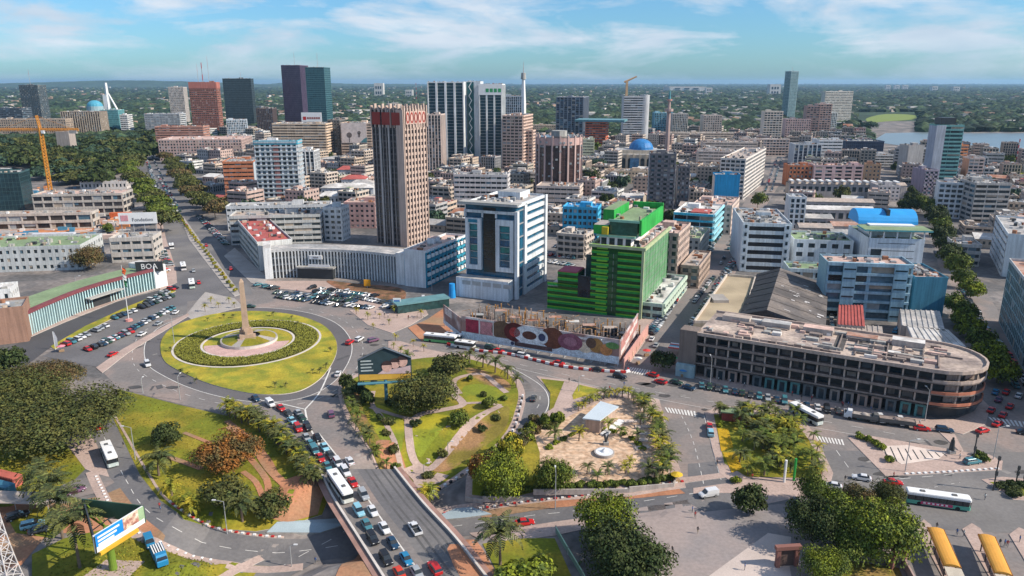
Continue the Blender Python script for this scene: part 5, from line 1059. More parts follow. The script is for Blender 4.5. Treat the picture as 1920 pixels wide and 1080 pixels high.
# --- the ruin
A=P(1300,704); Bp=P(1752,787); d=(Bp-A); Lr=d.length; aa=math.atan2(d.y,d.x); t=thing('ruined_building','long derelict concrete building with open storeys and a rounded right end','building',(A.x,A.y,0),aa)
RC=wall((.23,.185,.165)); RL=wall((.44,.35,.30)); RD=M('ruin_inner_shade',(.085,.078,.075),.95,.3,.2); zs=[4.6,8.0,11.4,14.6]; Rr_=13.; Dd=26.; RRF=M('ruin_roof',(.46,.37,.31),.95,.25,.15,fine=.25,fs=.9,col2=(.27,.22,.20),c2scale=.12,c2lo=.42,c2hi=.6)
def outline(off,ins=0):
    pts=[(0-0,0-off)]; 
    for k in range(13):
        a=-math.pi/2+math.pi*k/12; pts.append((Lr-2+(Rr_+off)*math.cos(a),Rr_+(Rr_+off)*math.sin(a)))
    pts.append((0,2*Rr_+off)); return pts
mb=MB(); q=outline(-2.6); mb.prism(q,0,14.2,RD,ROOFS[0]); mb.build('inner_wall',t)  # solid dark block; shade of the open storeys is put into its colour
for j,z in enumerate(zs):
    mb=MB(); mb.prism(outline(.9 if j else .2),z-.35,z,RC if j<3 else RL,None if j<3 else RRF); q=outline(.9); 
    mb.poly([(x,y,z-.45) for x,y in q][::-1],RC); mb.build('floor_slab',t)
    if j<3:
        mb=MB(); q0=outline(.9);q1=outline(.6)
        for i in range(len(q0)-2):
            mt=RL if 1<=i<13 else RC
            if i>=1 and j<2: mt=M('ruin_sunlit_orange',(.42,.16,.10),.9)  # sunlight on the rounded end's parapets is put into the orange
            mb.prism([q0[i],q0[i+1],q1[i+1],q1[i]],z,z+.42 if i<1 else z+.8,mt)
        mb.build('balcony_parapet',t)
cm=MB(); cm.box(-.22,-.3,zs[0],.22,.5,14.2,RL); cm=cm.mesh('column'); nb=18
for i in range(nb): obj('column',cm,t,loc=(3+i*(Lr-5)/(nb-1),0,0))
for k in range(1,12):
    a=-math.pi/2+math.pi*k/12
    if k%2==0: obj('column',cm,t,loc=(Lr-2+Rr_*math.cos(a)*.97,Rr_+Rr_*math.sin(a)*.97,0),rz=a+math.pi/2)
for i in range(nb-1):
    mb=MB(); x=3+i*(Lr-5)/(nb-1); w_=(Lr-5)/(nb-1); c=[(.28,.24,.22),(.13,.15,.16),(.10,.25,.25),(.34,.25,.21)][(0,0,3,3,1,2,2,2,1,1)[i%10]]
    mb.box(x+.5,-.02,0,x+w_-.5,.8,3.9,wall(c)); mb.box(x+1.2,-.1,.3,x+w_-1.2,-.01,3.2,GR); mb.build('shop_front',t)
for j in range(3):
    for i in range(nb-1):
        if rg.random()<.45:
            mb=MB(); x=3+i*(Lr-5)/(nb-1); w_=(Lr-5)/(nb-1); mb.box(x+.6,2.2,zs[j]+.1,x+w_*rg.uniform(.5,.9),2.4,zs[j]+rg.uniform(1.2,2.9),rg.choice((RC,RL,GR,wall((.15,.15,.16)))))
            mb.build('infill_wall',t)
mb=MB(); mb.box(-5,-1.2,0,.6,4,15.6,wall((.20,.16,.14))); mb.build('stair_tower',t); mb=MB(); mb.box(-5.2,-3,0,.8,-1.25,4.2,wall((.30,.42,.45))); mb.build('corner_shop',t)
mb=MB(); q0=outline(.9);q1=outline(.3)
for i in range(len(q0)-1): mb.prism([q0[i],q0[i+1],q1[i+1],q1[i]],14.6,15.3,RL)
mb.build('roof_edge',t)
for i in range(26):
    mb=MB(); x=Lr*.60+i*1.1+rg.uniform(-1,1); y=rg.uniform(4,20); 
    if x>Lr+4: break
    mb.box(x,2.5,14.6,x+.35,22,15.2,RC) if i%4==0 else mb.box(x,y,14.6,x+rg.uniform(1,6),y+.4,15+rg.uniform(0,.8),rg.choice((RC,RL,CONC)))
    mb.build('roof_beam',t)
for k in range(2,11):
    if k%2: continue
    a=-math.pi/2+math.pi*k/12
    for j in range(3): mb=MB(); mb.T=Matrix.Translation((Lr-2+(Rr_-2.4)*math.cos(a),Rr_+(Rr_-2.4)*math.sin(a),0))@Matrix.Rotation(a+math.pi/2,4,'Z'); mb.box(-2.2,-.15,zs[j]+.05,1.8,.15,zs[j]+2.9,wall((.50,.36,.30)),bot=True); mb.build('infill_wall',t)  # paler wall pieces added so the rounded end looks sunlit
for i in range(16): mb=MB(); x=2+i*Lr*.58/16; mb.box(x,1.2,14.6,x+rg.uniform(2,3.4),1.9,15.3+rg.uniform(0,.4),rg.choice((RC,RL))); mb.build('roof_beam',t)
for i in range(5): mb=MB(); x=4+i*13; mb.box(x,18,14.6,x+9,22,15.6+rg.uniform(0,1),wall((.46,.40,.36)),top=ROOFS[(0,1,5,2,3)[i]]); mb.build('roof_hut',t)
for i in range(70): mb=MB(); x=rg.uniform(1,Lr*.98);y=rg.uniform(2,21); mb.box(x,y,14.6,x+rg.uniform(.6,5),y+rg.uniform(.4,2.2),14.9+rg.uniform(0,.9),rg.choice((ROOFS[5],CONC,RC,ROOFS[3]))); mb.build('rubble',t)
for i in range(3): mb=MB(); x=Lr*.58+i*6.5; mb.box(x,5,14.61,x+3,20,14.66,RD); mb.build('roof_hole_shade',t)  # flat dark sheets on the roof; shade of holes put into colour
e1,e2=fdir(aa); FOOT.append([tuple((A+e1*a+e2*b).xy) for a,b in ((-8,-8),(Lr+14,-8),(Lr+14,30),(-8,30))])
# --- mural hoarding
HP=[P(*q) for q in [(832,612),(866,640),(1160,690),(1195,632)]]
PANEL=[None]
def hoard(label,a,b,z0,z1,seed,main):
    d=b-a; L=d.length; t=thing('mural_hoarding',label,'hoarding',(a.x,a.y,0),math.atan2(d.y,d.x)); mb=MB(); mb.box(0,0,z0,L,.35,z1,M('hoard_ground',(.28,.17,.15),.8,.25,.15,col2=(.55,.50,.50),c2scale=.12),bot=True); t['p']=0; PANEL[0]=mb.build('panel',t)
    mb=MB(); n=max(2,int(L/5))
    for i in range(n+1): mb.box(i*L/n-.15,.4,0,i*L/n+.15,.8,z1-.3,METAL); mb.box(i*L/n-.12,.8,0,i*L/n+.12,3.2,.2,METAL)
    mb.build('post',t)
    return t,L
t,L=hoard('long hoarding printed with cups, beans and fruit above a pale strip, facing the main road',HP[1],HP[2],1.6,10.,1,True)
fr=lambda n,c:M('print_'+n,c,.7,.25,.6,fine=.3,fs=3)
mb=MB(); mb.box(0,-.12,1.3,L,-.01,4.0,fr('pale_blue',(.55,.62,.68)),bot=True); ps_=mb.build('pale_strip',PANEL[0])
mb=MB(); mb.box(L*.36,-.2,1.9,L*.60,-.12,3.4,fr('brown_label',(.10,.06,.06)),bot=True); mb.tube((L*.345,-.2,2.6),(L*.345,-.12,2.6),.7,None,12,fr('navy',(.05,.06,.12))); mb.build('label_strip',PANEL[0])
def disc(name,x,z,rx,rz,m,y=-.1,inner=None,a0=0,a1=2*math.pi):
    mb=MB(); n=22; q=[(L*x+rx*math.cos(a0+(a1-a0)*i/n),y,z+rz*math.sin(a0+(a1-a0)*i/n)) for i in range(n)]; mb.poly(q,m)
    if inner: mb.poly([(L*x+rx*inner[0]*math.cos(2*math.pi*i/n),y-.04,z+rz*inner[0]*math.sin(2*math.pi*i/n)) for i in range(n)],inner[1])
    mb.build(name,PANEL[0])
mb=MB(); mb.box(L*.03,-.08,4.2,L*.12,-.01,9.2,fr('red_beans',(.30,.03,.06)),bot=True); mb.box(L*.13,-.08,4.2,L*.215,-.01,9.0,fr('red_white',(.45,.20,.22)),bot=True); mb.box(L*.12,-.12,4.2,L*.125,-.01,9.4,WHITE,bot=True); mb.box(L*.215,-.12,4.2,L*.22,-.01,9.4,WHITE,bot=True); mb.box(L*.03,-.12,9.2,L*.22,-.01,9.9,fr('white_bar',(.6,.56,.56)),bot=True); mb.box(L*.37,-.12,9.0,L*.62,-.01,9.6,fr('white_bar',(.6,.56,.56)),bot=True); mb.box(L*.72,-.12,8.2,L*.95,-.01,9.0,fr('white_bar',(.6,.56,.56)),bot=True); mb.build('bean_print',PANEL[0],'stuff')
disc('brown_disc',.275,6.8,4.2,3.6,fr('beans',(.13,.08,.05)),-.1); disc('dark_disc',.36,6.9,4.3,3.6,fr('cocoa',(.10,.02,.02)),-.14,(.5,fr('ruby',(.35,.04,.04)))); disc('cup',.455,6.6,6.2,3.4,fr('cup_white',(.62,.66,.70)),-.18,(.45,fr('coffee',(.10,.04,.03))))
disc('handle_ring',.535,6.6,2.3,2.4,fr('cup_white',(.62,.66,.70)),-.2,(.6,fr('navy',(.05,.06,.12)))); disc('brown_disc',.60,6.9,4.6,3.9,fr('choc',(.14,.05,.03)),-.14); disc('berry_cup',.71,6.6,4.6,3.0,fr('berries',(.22,.08,.12)),-.16,(.55,fr('berries2',(.32,.15,.2)))); disc('flower_print',.80,5.4,2.6,1.9,fr('blossom',(.62,.52,.40)),-.15); disc('fruit_print',.865,6.8,2.6,2.6,fr('brown_fruit',(.34,.18,.06)),-.18); disc('fruit_print',.925,5.8,2.2,2.1,fr('orange_fruit',(.50,.22,.08)),-.2); disc('fruit_print',.835,7.4,1.9,1.9,fr('dark_fruit',(.12,.07,.05)),-.22); disc('leaf_print',.96,7.6,2.4,1.2,fr('leaf_green',(.12,.25,.08)),-.22)
t2,L2=hoard('short end panel of the mural hoarding turned along the side street',HP[2]+Vector((.3,.3,0)),HP[3],1.6,9.5,2,False); L=L2; t=t2
mb=MB(); mb.box(.5,-.1,4.5,L2-1,-.01,8.8,fr('wavy',(.42,.20,.18)),bot=True)
for k in range(4): mb.box(1+k*L2/4.5,-.16,4+k*.9,1+(k+1)*L2/4.5,-.1,5.6+k*.9,fr('cream_wave',(.62,.55,.52)),bot=True)
mb.build('wave_print',PANEL[0])
tt3,L3=hoard('brown and cream back panel of the mural hoarding running beside the dirt pit',HP[0],HP[1]-Vector((.3,-.3,0)),1.6,9.,2,False); mb=MB(); mb.box(0,-.1,1.4,L3,-.01,3.0,fr('pale_blue',(.55,.62,.68)),bot=True); mb.box(L3*.1,-.14,6,L3*.5,-.01,8.4,fr('cream_wave',(.62,.55,.52)),bot=True); mb.build('pale_strip',PANEL[0])
tw=thing('pink_wall','low pink wall with small reliefs along the side street corner','wall',(P(1170,694).x,P(1170,694).y,0),math.atan2((P(1215,628)-P(1170,694)).y,(P(1215,628)-P(1170,694)).x)); Lw_=(P(1215,628)-P(1170,694)).length; mb=MB(); mb.box(0,0,0,Lw_,.4,4.2,wall((.55,.30,.26))); mb.build('wall',tw); mb=MB()
for i in range(6): mb.box(1.5+i*Lw_/7,-.15,.6,2.4+i*Lw_/7,-.02,2.2,wall((.6,.42,.30)))
mb.build('relief',tw)
# columns of the unfinished hall behind the hoarding
U0=P(868,605);U1=P(1180,655); uu=(U1-U0); vv=Vector((-uu.y,uu.x,0)).normalized()*-1
t=thing('unfinished_foundation','roofless forest of short concrete and rust columns behind the mural hoarding','ruin'); vv=Vector((-uu.y,uu.x,0)).normalized()
cmm=[]
for m in (RL,M('rust_scaffold',(.42,.22,.08),.9,.2,.4),RC): 
    mb=MB(); mb.box(-.25,-.25,0,.25,.25,3.4,m); cmm.append(mb.mesh('stub_column'))
for i in range(26):
    for j in range(6):
        p=U0+uu*((i+.5)/26)+vv*(1+j*3.0+rg.uniform(-.5,.5)); o=obj('stub_column',rg.choice(cmm),t,loc=(p.x+rg.uniform(-.5,.5),p.y,0)); o.scale=(1,1,rg.uniform(.7,1.5))
sb=MB()
for i in range(60): p=U0+uu*rg.random()+vv*rg.uniform(0,17); sb.tube((p.x,p.y,2.8+rg.random()*2),(p.x+rg.uniform(-4,4),p.y+rg.uniform(-2,2),2.8+rg.random()*2),.09,None,4,M('rust_scaffold',(.42,.22,.08)))
sb.build('scaffold_tubes',t,'stuff')
for i in range(9): p=U0+uu*((i+.5)/9)+vv*rg.uniform(3,13); mb=MB(); mb.box(p.x-2.5,p.y-1.5,0,p.x+2.5,p.y+1.5,rg.uniform(2,4.2),rg.choice((RC,CONC,DARKM,wall((.4,.36,.33)))),top=rg.choice(ROOFS[:4])); mb.build('concrete_box',t)
FOOT.append([tuple(p.xy) for p in (HP[1],HP[2],HP[2]+vv*24,HP[1]+vv*24)])
# ---------------- vegetation
def leafm(n,c,c2=None): return M('leaves_'+n,c,.75,.25,.25,fine=.2,fs=1.5,isl=.55,col2=c2,c2scale=.35,c2lo=.42,c2hi=.6,spec=.2)
LF={'olive':leafm('olive',(.085,.085,.022),(.055,.07,.02)),'dark':leafm('dark',(.03,.048,.014),(.05,.065,.018)),'lime':leafm('lime',(.17,.20,.015),(.07,.10,.02)),'orange':leafm('orange',(.24,.095,.02),(.10,.08,.03)),
 'mid':leafm('mid',(.075,.11,.018),(.11,.13,.02)),'palm':leafm('palm',(.10,.105,.03),(.05,.07,.025)),'yellow':leafm('yellow',(.30,.24,.02),(.15,.17,.02)),'brown':leafm('brown',(.13,.085,.035),(.08,.08,.03)),'teal':leafm('teal',(.035,.07,.04),(.05,.08,.05))}
BARK=M('bark',(.16,.12,.09),.95,.2,1)
def crown_mesh(name,seed,R_,hz,n,size,mat,k=9,flat=0.,z0=0.):
    r=random.Random(seed); mb=MB(); mi=mb.mi(mat); bl=[]
    for i in range(k):
        a=r.random()*6.283; q=math.sqrt(r.random())*.62; br=r.uniform(.33,.5)
        bl.append((Vector((math.cos(a)*q*R_,math.sin(a)*q*R_,z0+hz*(r.uniform(.25,.72) if not flat else r.uniform(.45,.7)))),br*R_,br*hz*(.8 if not flat else .55)))
    for _ in range(n):
        c,br,bz=r.choice(bl); v=Vector((r.gauss(0,1),r.gauss(0,1),r.gauss(0,1))).normalized()
        if v.z<-.35: v.z=-v.z*.5
        f=r.uniform(.86,1.08) if r.random()<.8 else r.uniform(.3,.85)
        p=c+Vector((v.x*br*f,v.y*br*f,v.z*bz*f)); nn_=(v+Vector((r.gauss(0,.45),r.gauss(0,.45),r.gauss(0,.45)+.25))).normalized(); s=size*r.uniform(.6,1.35)
        u=nn_.orthogonal().normalized(); a=r.random()*6.283; u=u*math.cos(a)+nn_.cross(u)*math.sin(a); w=nn_.cross(u); i=len(mb.v)
        mb.v+=[tuple(p+u*s),tuple(p+w*s*.55+nn_*s*.15),tuple(p-u*s*.8),tuple(p-w*s*.55)]; mb.f.append([i,i+1,i+2,i+3]); mb.m.append(mi)
    return mb.mesh(name)
def trunk_mesh(h,r0,seed,R_):
    r=random.Random(seed); mb=MB(); mb.tube((0,0,-.3),(0,0,h*.45),r0,r0*.7,7,BARK)
    for i in range(5): a=i*1.256+r.random(); e=(math.cos(a)*R_*.5,math.sin(a)*R_*.5,h*r.uniform(.65,.85)); mb.tube((0,0,h*.4),e,r0*.5,r0*.15,5,BARK,False)
    return mb.mesh('trunk')
TM={}
def tree(label,x,y,R_,h,kind='mid',cat='tree',group=None,big=0,name='tree',pos=None,flat=0.,small=False):
    g=pos if pos is not None else G(x,y); v=R.randrange(3)
    v=v%2 if big>1 else v; key=(kind,big,flat,v)
    if key not in TM:
        n={0:700,1:3000,2:11000,3:24000}[big]; s={0:.16,1:.075,2:.038,3:.024}[big]
        TM[key]=(crown_mesh('crown',v*17+sum(map(ord,kind)),1,1,n,s,LF[kind],k={0:8,1:14,2:26,3:46}[big],flat=flat),trunk_mesh(.75,.05,v,1))
    cm_,tm_=TM[key]
    rz=R.random()*6.28
    if small:
        o=obj(name,cm_,None,loc=(g.x,g.y,g.z+h*.06),rz=rz); o.scale=(R_,R_,h); tag(o,label,cat,group); return o
    t=thing(name,label,cat,g,rz,group); o=obj('crown',cm_,t); o.scale=(R_,R_,h*.92); o.location=(0,0,h*.10); o=obj('trunk',tm_,t); o.scale=(R_*.6,R_*.6,h); return t
def bush(label,x,y,R_,h,kind='mid',group=None,big=0): return tree(label,x,y,R_,h,kind,'bush',group,big,'bush',small=True)
# palms
def frond_mesh(L=1.,m=None):
    mb=MB(); pts=[(0,0),(.25,.13),(.5,.16),(.75,.05),(.95,-.18),(1.05,-.42)]
    for i in range(5):
        (x0,z0),(x1,z1)=pts[i],pts[i+1]; w0=.03 if i==0 else .17*(1-abs(i-2)/4.); w1=.17*(1-abs(i-1)/4.) if i<4 else .01
        for sg in (1,-1):
            for k in range(3):
                a=k/3;b=(k+.72)/3; xa=x0+(x1-x0)*a;xb=x0+(x1-x0)*b;za=z0+(z1-z0)*a;zb=z0+(z1-z0)*b; wa=w0+(w1-w0)*a;wb=w0+(w1-w0)*b
                mb.poly([(xa,0,za),(xb,0,zb),(xb+.07,sg*wb*1.25,zb-wb*.55),(xa+.07,sg*wa*1.25,za-wa*.55)],m or LF['palm'])
    return mb.mesh('frond')
FR=frond_mesh(); FRY=frond_mesh(m=LF['yellow']); FRD=frond_mesh(m=LF['mid'])
def palm_single(mat,n,seed):
    r=random.Random(seed); mb=MB(); mb.tube((0,0,-.2),(.04,0,.62),.045,.03,6,BARK)
    src={'palm':FR,'yellow':FRY,'mid':FRD}[mat]
    for i in range(n):
        T=Matrix.Translation((.04,0,.62))@Matrix.Rotation(i*2.4+r.random()*.3,4,'Z')@Matrix.Rotation(-r.uniform(-.35,.95),4,'Y')@Matrix.Scale(.48*r.uniform(.85,1.1),4); k=mb.mi(LF[mat]); b=len(mb.v)
        mb.v+=[tuple(T@v.co) for v in src.vertices]; 
        for p in src.polygons: mb.f.append([b+j for j in p.vertices]); mb.m.append(k)
    return mb.mesh('palm')
PMS={(m,i):palm_single(m,n,i) for m,n in (('palm',16),('yellow',13),('mid',15)) for i in range(3)}
def palm(label,x,y,h,kind='palm',group=None,sp=1.,pos=None,dz=0.):
    g=pos if pos is not None else G(x,y); o=obj('palm_tree',PMS[(kind,R.randrange(3))],None,loc=(g.x,g.y,g.z+dz),rz=R.random()*6.28); s=h/1.0; o.scale=(s*sp,s*sp,s); return tag(o,label,'palm tree',group)
def bigpalm(label,x,y,h,spread,n=18,kind='palm',lean=.0):
    g=G(x,y); n=n+6; t=thing('palm_tree',label,'palm tree',g,R.random()*6.28); mb=MB(); q=[Vector((lean*h*(k/5)**2,0,h*k/5)) for k in range(6)]
    for k in range(5): mb.tube(q[k],q[k+1],.32-.03*k,.29-.03*k,8,BARK)
    mb.build('trunk',t); src={'palm':FR,'yellow':FRY,'mid':FRD}[kind]
    for i in range(n):
        o=obj('frond',src,t,loc=q[5]); o.rotation_euler=(0,-R.uniform(-.45,1.0),i*2.4+R.random()*.3); s=spread*R.uniform(.85,1.1); o.scale=(s,s,s)
    return t
# named trees near the viewer
tree('great spreading rain tree with a wide flat brown green crown beside the loop road',110,835,19,13,'olive',big=3,flat=1)
tree('second spreading rain tree at the left edge, left of the great one',15,800,17,14,'olive',big=3,flat=1)
tree('dark rounded tree at the left edge below the brown brick house',5,705,9,9,'dark',big=1)
tree('spreading rain tree behind the great one, touching the car park',75,745,14,11,'brown',big=3,flat=1)
tree('narrow dark leafy tree at the right tip of the rain tree crowns',205,790,4.5,8,'olive',big=1)
tree('round dark tree standing alone on the lawn near the loop road',310,835,4.8,5.5,'dark',big=1)
tree('large orange flowering tree in the middle of the lawn',430,878,9,8.5,'orange',big=2)
tree('small yellow orange tree against the foot of the orange flowering tree',408,880,3.4,4.5,'yellow',big=1)
tree('round olive tree on the lower lawn between two palms',422,945,6,6,'olive',big=1)
tree('shaded olive tree beside the red earth slope',505,965,5,5,'olive',big=1)
tree('large dark spreading tree in the palm park, right of the picture billboard',800,772,10.5,10.5,'olive',big=2)
tree('rounded olive tree behind the large park tree',838,708,7.5,8,'olive',big=1)
tree('lower mass of the park trees beside the winding path',770,775,6,6,'mid',big=1)
tree('small bushy tree on the park lawn by the path fork',862,800,4.2,4.5,'mid',big=1)
tree('small shrubby tree by the right edge of the park lawn',915,765,3.2,3.4,'mid',big=1)
tree('autumn coloured tree with orange and green leaves beside the sandy plaza',937,930,7,9.5,'lime',big=2)
tree('orange tinted crown leaning left of the autumn coloured tree',905,905,3.8,8,'orange',big=1)
tree('dense round green tree at the left corner of the sandy plaza',1040,925,5.6,9.5,'mid',big=2)
tree('tall lime topped tree between the two lower roads',1132,1020,7,10,'lime',big=2)
tree('large dark green tree below the lime topped one',1178,1085,9.5,10.5,'dark',big=2)
tree('solitary round tree casting a round shadow on the open lot',1406,966,4.6,6.5,'dark',big=1)
tree('round dark street tree at the mouth of the side street',1243,695,4.4,7.2,'dark',big=1)
for i,(x,y,r_,h,k,lab) in enumerate([(1525,955,5,9,'mid','upper left tree of the clump above the red archway'),(1602,965,5,7.5,'brown','brown green tree at the top of the clump'),(1660,960,4,7,'olive','small olive tree behind the clump on the right'),(1525,1020,6.5,9.5,'dark','dark left tree of the clump above the red archway'),(1590,1020,6.5,10,'lime','lime crowned middle tree of the clump'),(1650,1045,8,11,'lime','largest right tree of the clump by the bus lot'),(1600,1055,6,8.5,'mid','lower middle tree of the clump'),(1545,1092,5,6.5,'lime','low lime green tree below the red archway clump'),(1560,975,4.5,8,'mid','small green tree between the upper trees of the clump')]): tree(lab,x,y,r_,h,k,big=2)
tree('leafy roadside tree at the bottom edge left of the green fence',985,1110,7,5,'lime',big=1)
tree('large round tree with mixed brown leaves in front of the green roofed bar',166,505,9.5,13,'brown',big=2)
tree('brown leafed tree right of the turquoise banded apartment block',590,392,7,13,'brown',big=1)
# avenue trees
for i,(x,y) in enumerate([(303,436),(298,420),(291,404),(284,392),(274,378),(265,364),(256,350),(248,337),(242,325),(236,314)]): tree('broad olive rain tree, %s in the left row of the avenue'%ordw(i),x,y,12.5,15,'mid' if i%3 else 'olive',group='left row of avenue trees',big=1,flat=1)
for i,(x,y) in enumerate([(404,412),(392,402),(380,391),(368,378),(357,366),(347,354),(338,342),(330,330),(322,318),(315,306),(309,296)]): tree('broad olive rain tree, %s in the right row of the avenue'%ordw(i),x,y,12,15,'olive' if i%3 else 'brown',group='right row of avenue trees',big=1,flat=1)
for i,(x,y) in enumerate([(425,392),(440,398),(455,392),(470,390)]): palm('feathery lime palm, %s from the avenue, in front'%ordw(i)+' of the red brick block',x,y,12,'mid','lime palms by the red brick block',1.2)
tree('small tree on the building site by the roof billboard',206,440,5,7,'mid',big=1)
# dark woods left of the crane
rw=random.Random(9); wmb=MB(); src=[crown_mesh('crown',60+i,1,1,520,.17,LF[k_],8,1) for i,k_ in enumerate(('dark','olive','teal','dark'))]
for i in range(330):
    x=rw.uniform(-30,295); y=rw.uniform(254,352)
    if y>330 and x>190: continue
    if x>262-(y-300)*.25 and y>300: continue
    if y>318 and x<70: continue
    if y>312 and rw.random()<.5: continue
    g=P(x,y)
    if i<26: tree('dark tree, %s of those along the wood edge behind the crane'%ordw(i),0,0,rw.uniform(11,15),rw.uniform(12,15),rw.choice(['dark','olive']),group='wood edge trees',flat=1,pos=g); continue
    me=rw.choice(src); R_=rw.uniform(13,20);hh=rw.uniform(13,18); T=Matrix.Translation(g)@Matrix.Rotation(rw.random()*6,4,'Z')@Matrix.Diagonal((R_,R_,hh,1)); o_=len(wmb.v); k_=wmb.mi(me.materials[0]); wmb.v+=[tuple(T@v.co) for v in me.vertices]; wmb.f+=[[o_+j for j in q.vertices] for q in me.polygons]; wmb.m+=[k_]*len(me.polygons)
tag(wmb.build('wood',kind='stuff'),'dense dark wood behind the orange tower crane','wood')
# right hand street trees
for i,(x,y,k) in enumerate([(1868,718,'lime'),(1850,690,'lime'),(1832,660,'mid'),(1812,632,'lime'),(1800,610,'mid'),(1788,592,'mid'),(1818,562,'lime'),(1800,540,'mid')]): tree('leafy street tree, %s from the ruin, beside the right hand street'%ordw(i),x,y,6.5,9.5,k,group='street trees beside the ruin',big=1)
for i,(x,y) in enumerate([(1790,520),(1780,500),(1772,480),(1762,462),(1765,445),(1757,430),(1750,418),(1745,405),(1700,400),(1710,392),(1725,398)]): tree('dark street tree, %s in the row right of the blue vault'%ordw(i),x,y,8,12,rw.choice(['dark','mid']),group='dark street trees on the right',big=1)
for x,y,r_,h,k,lab in [(610,345,9,12,'mid','palmy green tree clump beside the red roofed villas'),(625,338,8,11,'dark','dark tree behind the red roofed villas'),(828,368,9,10,'dark','dark tree right of the tall brown tower'),(820,385,8,9,'mid','green tree right of the tall brown tower, nearer'),(1120,325,10,15,'teal','dark tree left of the mosque'),(1108,345,10,14,'dark','round tree right of the round brown tower'),(1128,360,9,13,'mid','tree between the round tower and the mosque'),(1165,350,9,12,'mid','tree in front of the mosque forecourt'),(1420,392,8,13,'mid','round tree at the bend of the long side street'),(1388,432,5,9,'dark','dark tree at the end of the market row'),(1630,245,20,18,'teal','tree group on the lagoon bank'),(985,352,9,8,'dark','tree behind the cream podium wing')]: tree(lab,x,y,r_,h,k,big=1)
# palms on the lawns and verges
def eb(pts,n): return list(enumerate(between(pts,n)))
LG_='row of young palms along the queueing traffic'
def between(pts,n): 
    p=catmull([G(*q) for q in pts],8); tot=sum((p[i+1]-p[i]).length for i in range(len(p)-1)); out=[]; acc=0; k=0
    for i in range(len(p)-1):
        L=(p[i+1]-p[i]).length
        while k<n and acc+L>=tot*k/(n-1)-1e-6: out.append(p[i].lerp(p[i+1],min(1,max(0,(tot*k/(n-1)-acc)/max(L,1e-6))))); k+=1
        acc+=L
    return out
for pi_,p in eb([(432,778),(480,795),(530,828),(575,880),(606,925)],26):
    for j in range(2): q=p+Vector((R.uniform(-2.4,.2),R.uniform(-1.2,1.2),0)); q.z=th(q.x,q.y); palm('stocky yellow green palm, %s %s beside the traffic queue'%(ordw(pi_).replace('nearest','first'),('pair, inner','pair, outer')[j]),0,0,R.uniform(3.6,5.2),R.choice(['palm','yellow','palm']),LG_,1.15,pos=q)
for pi_,p in eb([(655,745),(668,790),(695,840),(722,880)],16): palm('low palm on the left edge of the palm park, %s of its row'%ordw(pi_).replace('nearest','first'),0,0,R.uniform(3,4.2),R.choice(['palm','mid']),'palms on the left edge of the palm park',1.1,pos=p+Vector((R.uniform(-1,1),R.uniform(-1,1),0)))
for pi_,p in eb([(650,730),(672,745),(690,760)],5): tree('dark bushy clump at the top of the palm park, %s of its row'%ordw(pi_).replace('nearest','first'),0,0,2.6,4.5,'dark','bush','clumps at the top of the palm park',pos=p,small=True,name='bush')
for ni_,(x,y,h,k) in enumerate(sorted([(880,682,6,'palm'),(905,690,6,'palm'),(928,700,6.5,'palm'),(952,712,6,'palm'),(968,728,5,'palm'),(765,682,5,'mid'),(745,690,4,'palm')])): palm('slim palm above the palm park, %s from the left'%ordw(ni_).replace('nearest','first'),x,y,h,k,'slim palms at the top edge of the palm park')
for ni_,(x,y) in enumerate(sorted([(700,722),(712,790),(725,815),(735,850),(745,880),(728,795),(780,800),(930,790),(905,810),(880,715),(945,750),(905,745),(830,860),(800,895),(733,760)])): bush('small shrub on the palm park lawn, %s from the left'%ordw(ni_).replace('nearest','first'),x,y,R.uniform(1.2,2.2),R.uniform(1.4,2.4),R.choice(['dark','mid','olive']),'shrubs in the palm park')
for lab,x,y,h,s,k in [('short fat palm on the lawn left of the dirt path',298,892,4.5,4.,'palm'),('low yellow palm between the lawn and the loop road',322,930,2.6,2.6,'yellow'),('small yellow palm left of the lowest yellow one',345,948,2.2,2.,'yellow'),('small yellow palm near the kerb of the loop road',362,965,2.6,2.6,'yellow'),('dry fronded palm above the loop road bend',455,978,4.6,3.8,'palm'),('large palm at the bottom beside the earth bank right of the bridge',938,1060,7.5,4.6,'palm'),
  ('tall dark palm left of the blue billboard',118,1010,9,5.2,'palm'),('tall palm behind the dark one near the billboard',100,975,8,4.8,'palm'),('palm at the end of the sand track',80,945,7.5,4.2,'palm'),('tall palm lowest at the left, below the billboard corner',150,1065,10,5.5,'palm'),('low bushy palm by the retaining wall right of the bridge',802,948,3.6,2.8,'yellow')]: bigpalm(lab,x,y,h,s,18,k,.05)
for pi_,p in eb([(1202,762),(1225,790),(1238,830),(1246,870),(1252,900)],26): palm('lush palm right of the fountain plaza, %s of its row'%ordw(pi_).replace('nearest','first'),0,0,R.uniform(3.6,5.2),R.choice(['palm','mid','yellow']),'palms on the right side of the fountain plaza',1.2,pos=p+Vector((R.uniform(-1.4,1.4),R.uniform(-1,1),0)))
for pi_,p in eb([(1085,772),(1120,752),(1170,746),(1205,760)],14): palm('golden palm above the fountain plaza, %s of its row'%ordw(pi_).replace('nearest','first'),0,0,R.uniform(2.8,4),R.choice(['yellow','palm']),'palms along the top of the fountain plaza',1.2,pos=p)
for pi_,p in eb([(905,885),(945,850),(1000,812),(1050,795)],22): tree('leafy shrub left of the kiosk, %s of its row'%ordw(pi_).replace('nearest','first'),0,0,R.uniform(1.6,2.8),R.uniform(2,4),R.choice(['lime','olive','mid','yellow']),'bush','shrubs left of the kiosk',pos=p+Vector((R.uniform(-2,3),R.uniform(-2,1),0)),small=True,name='bush')
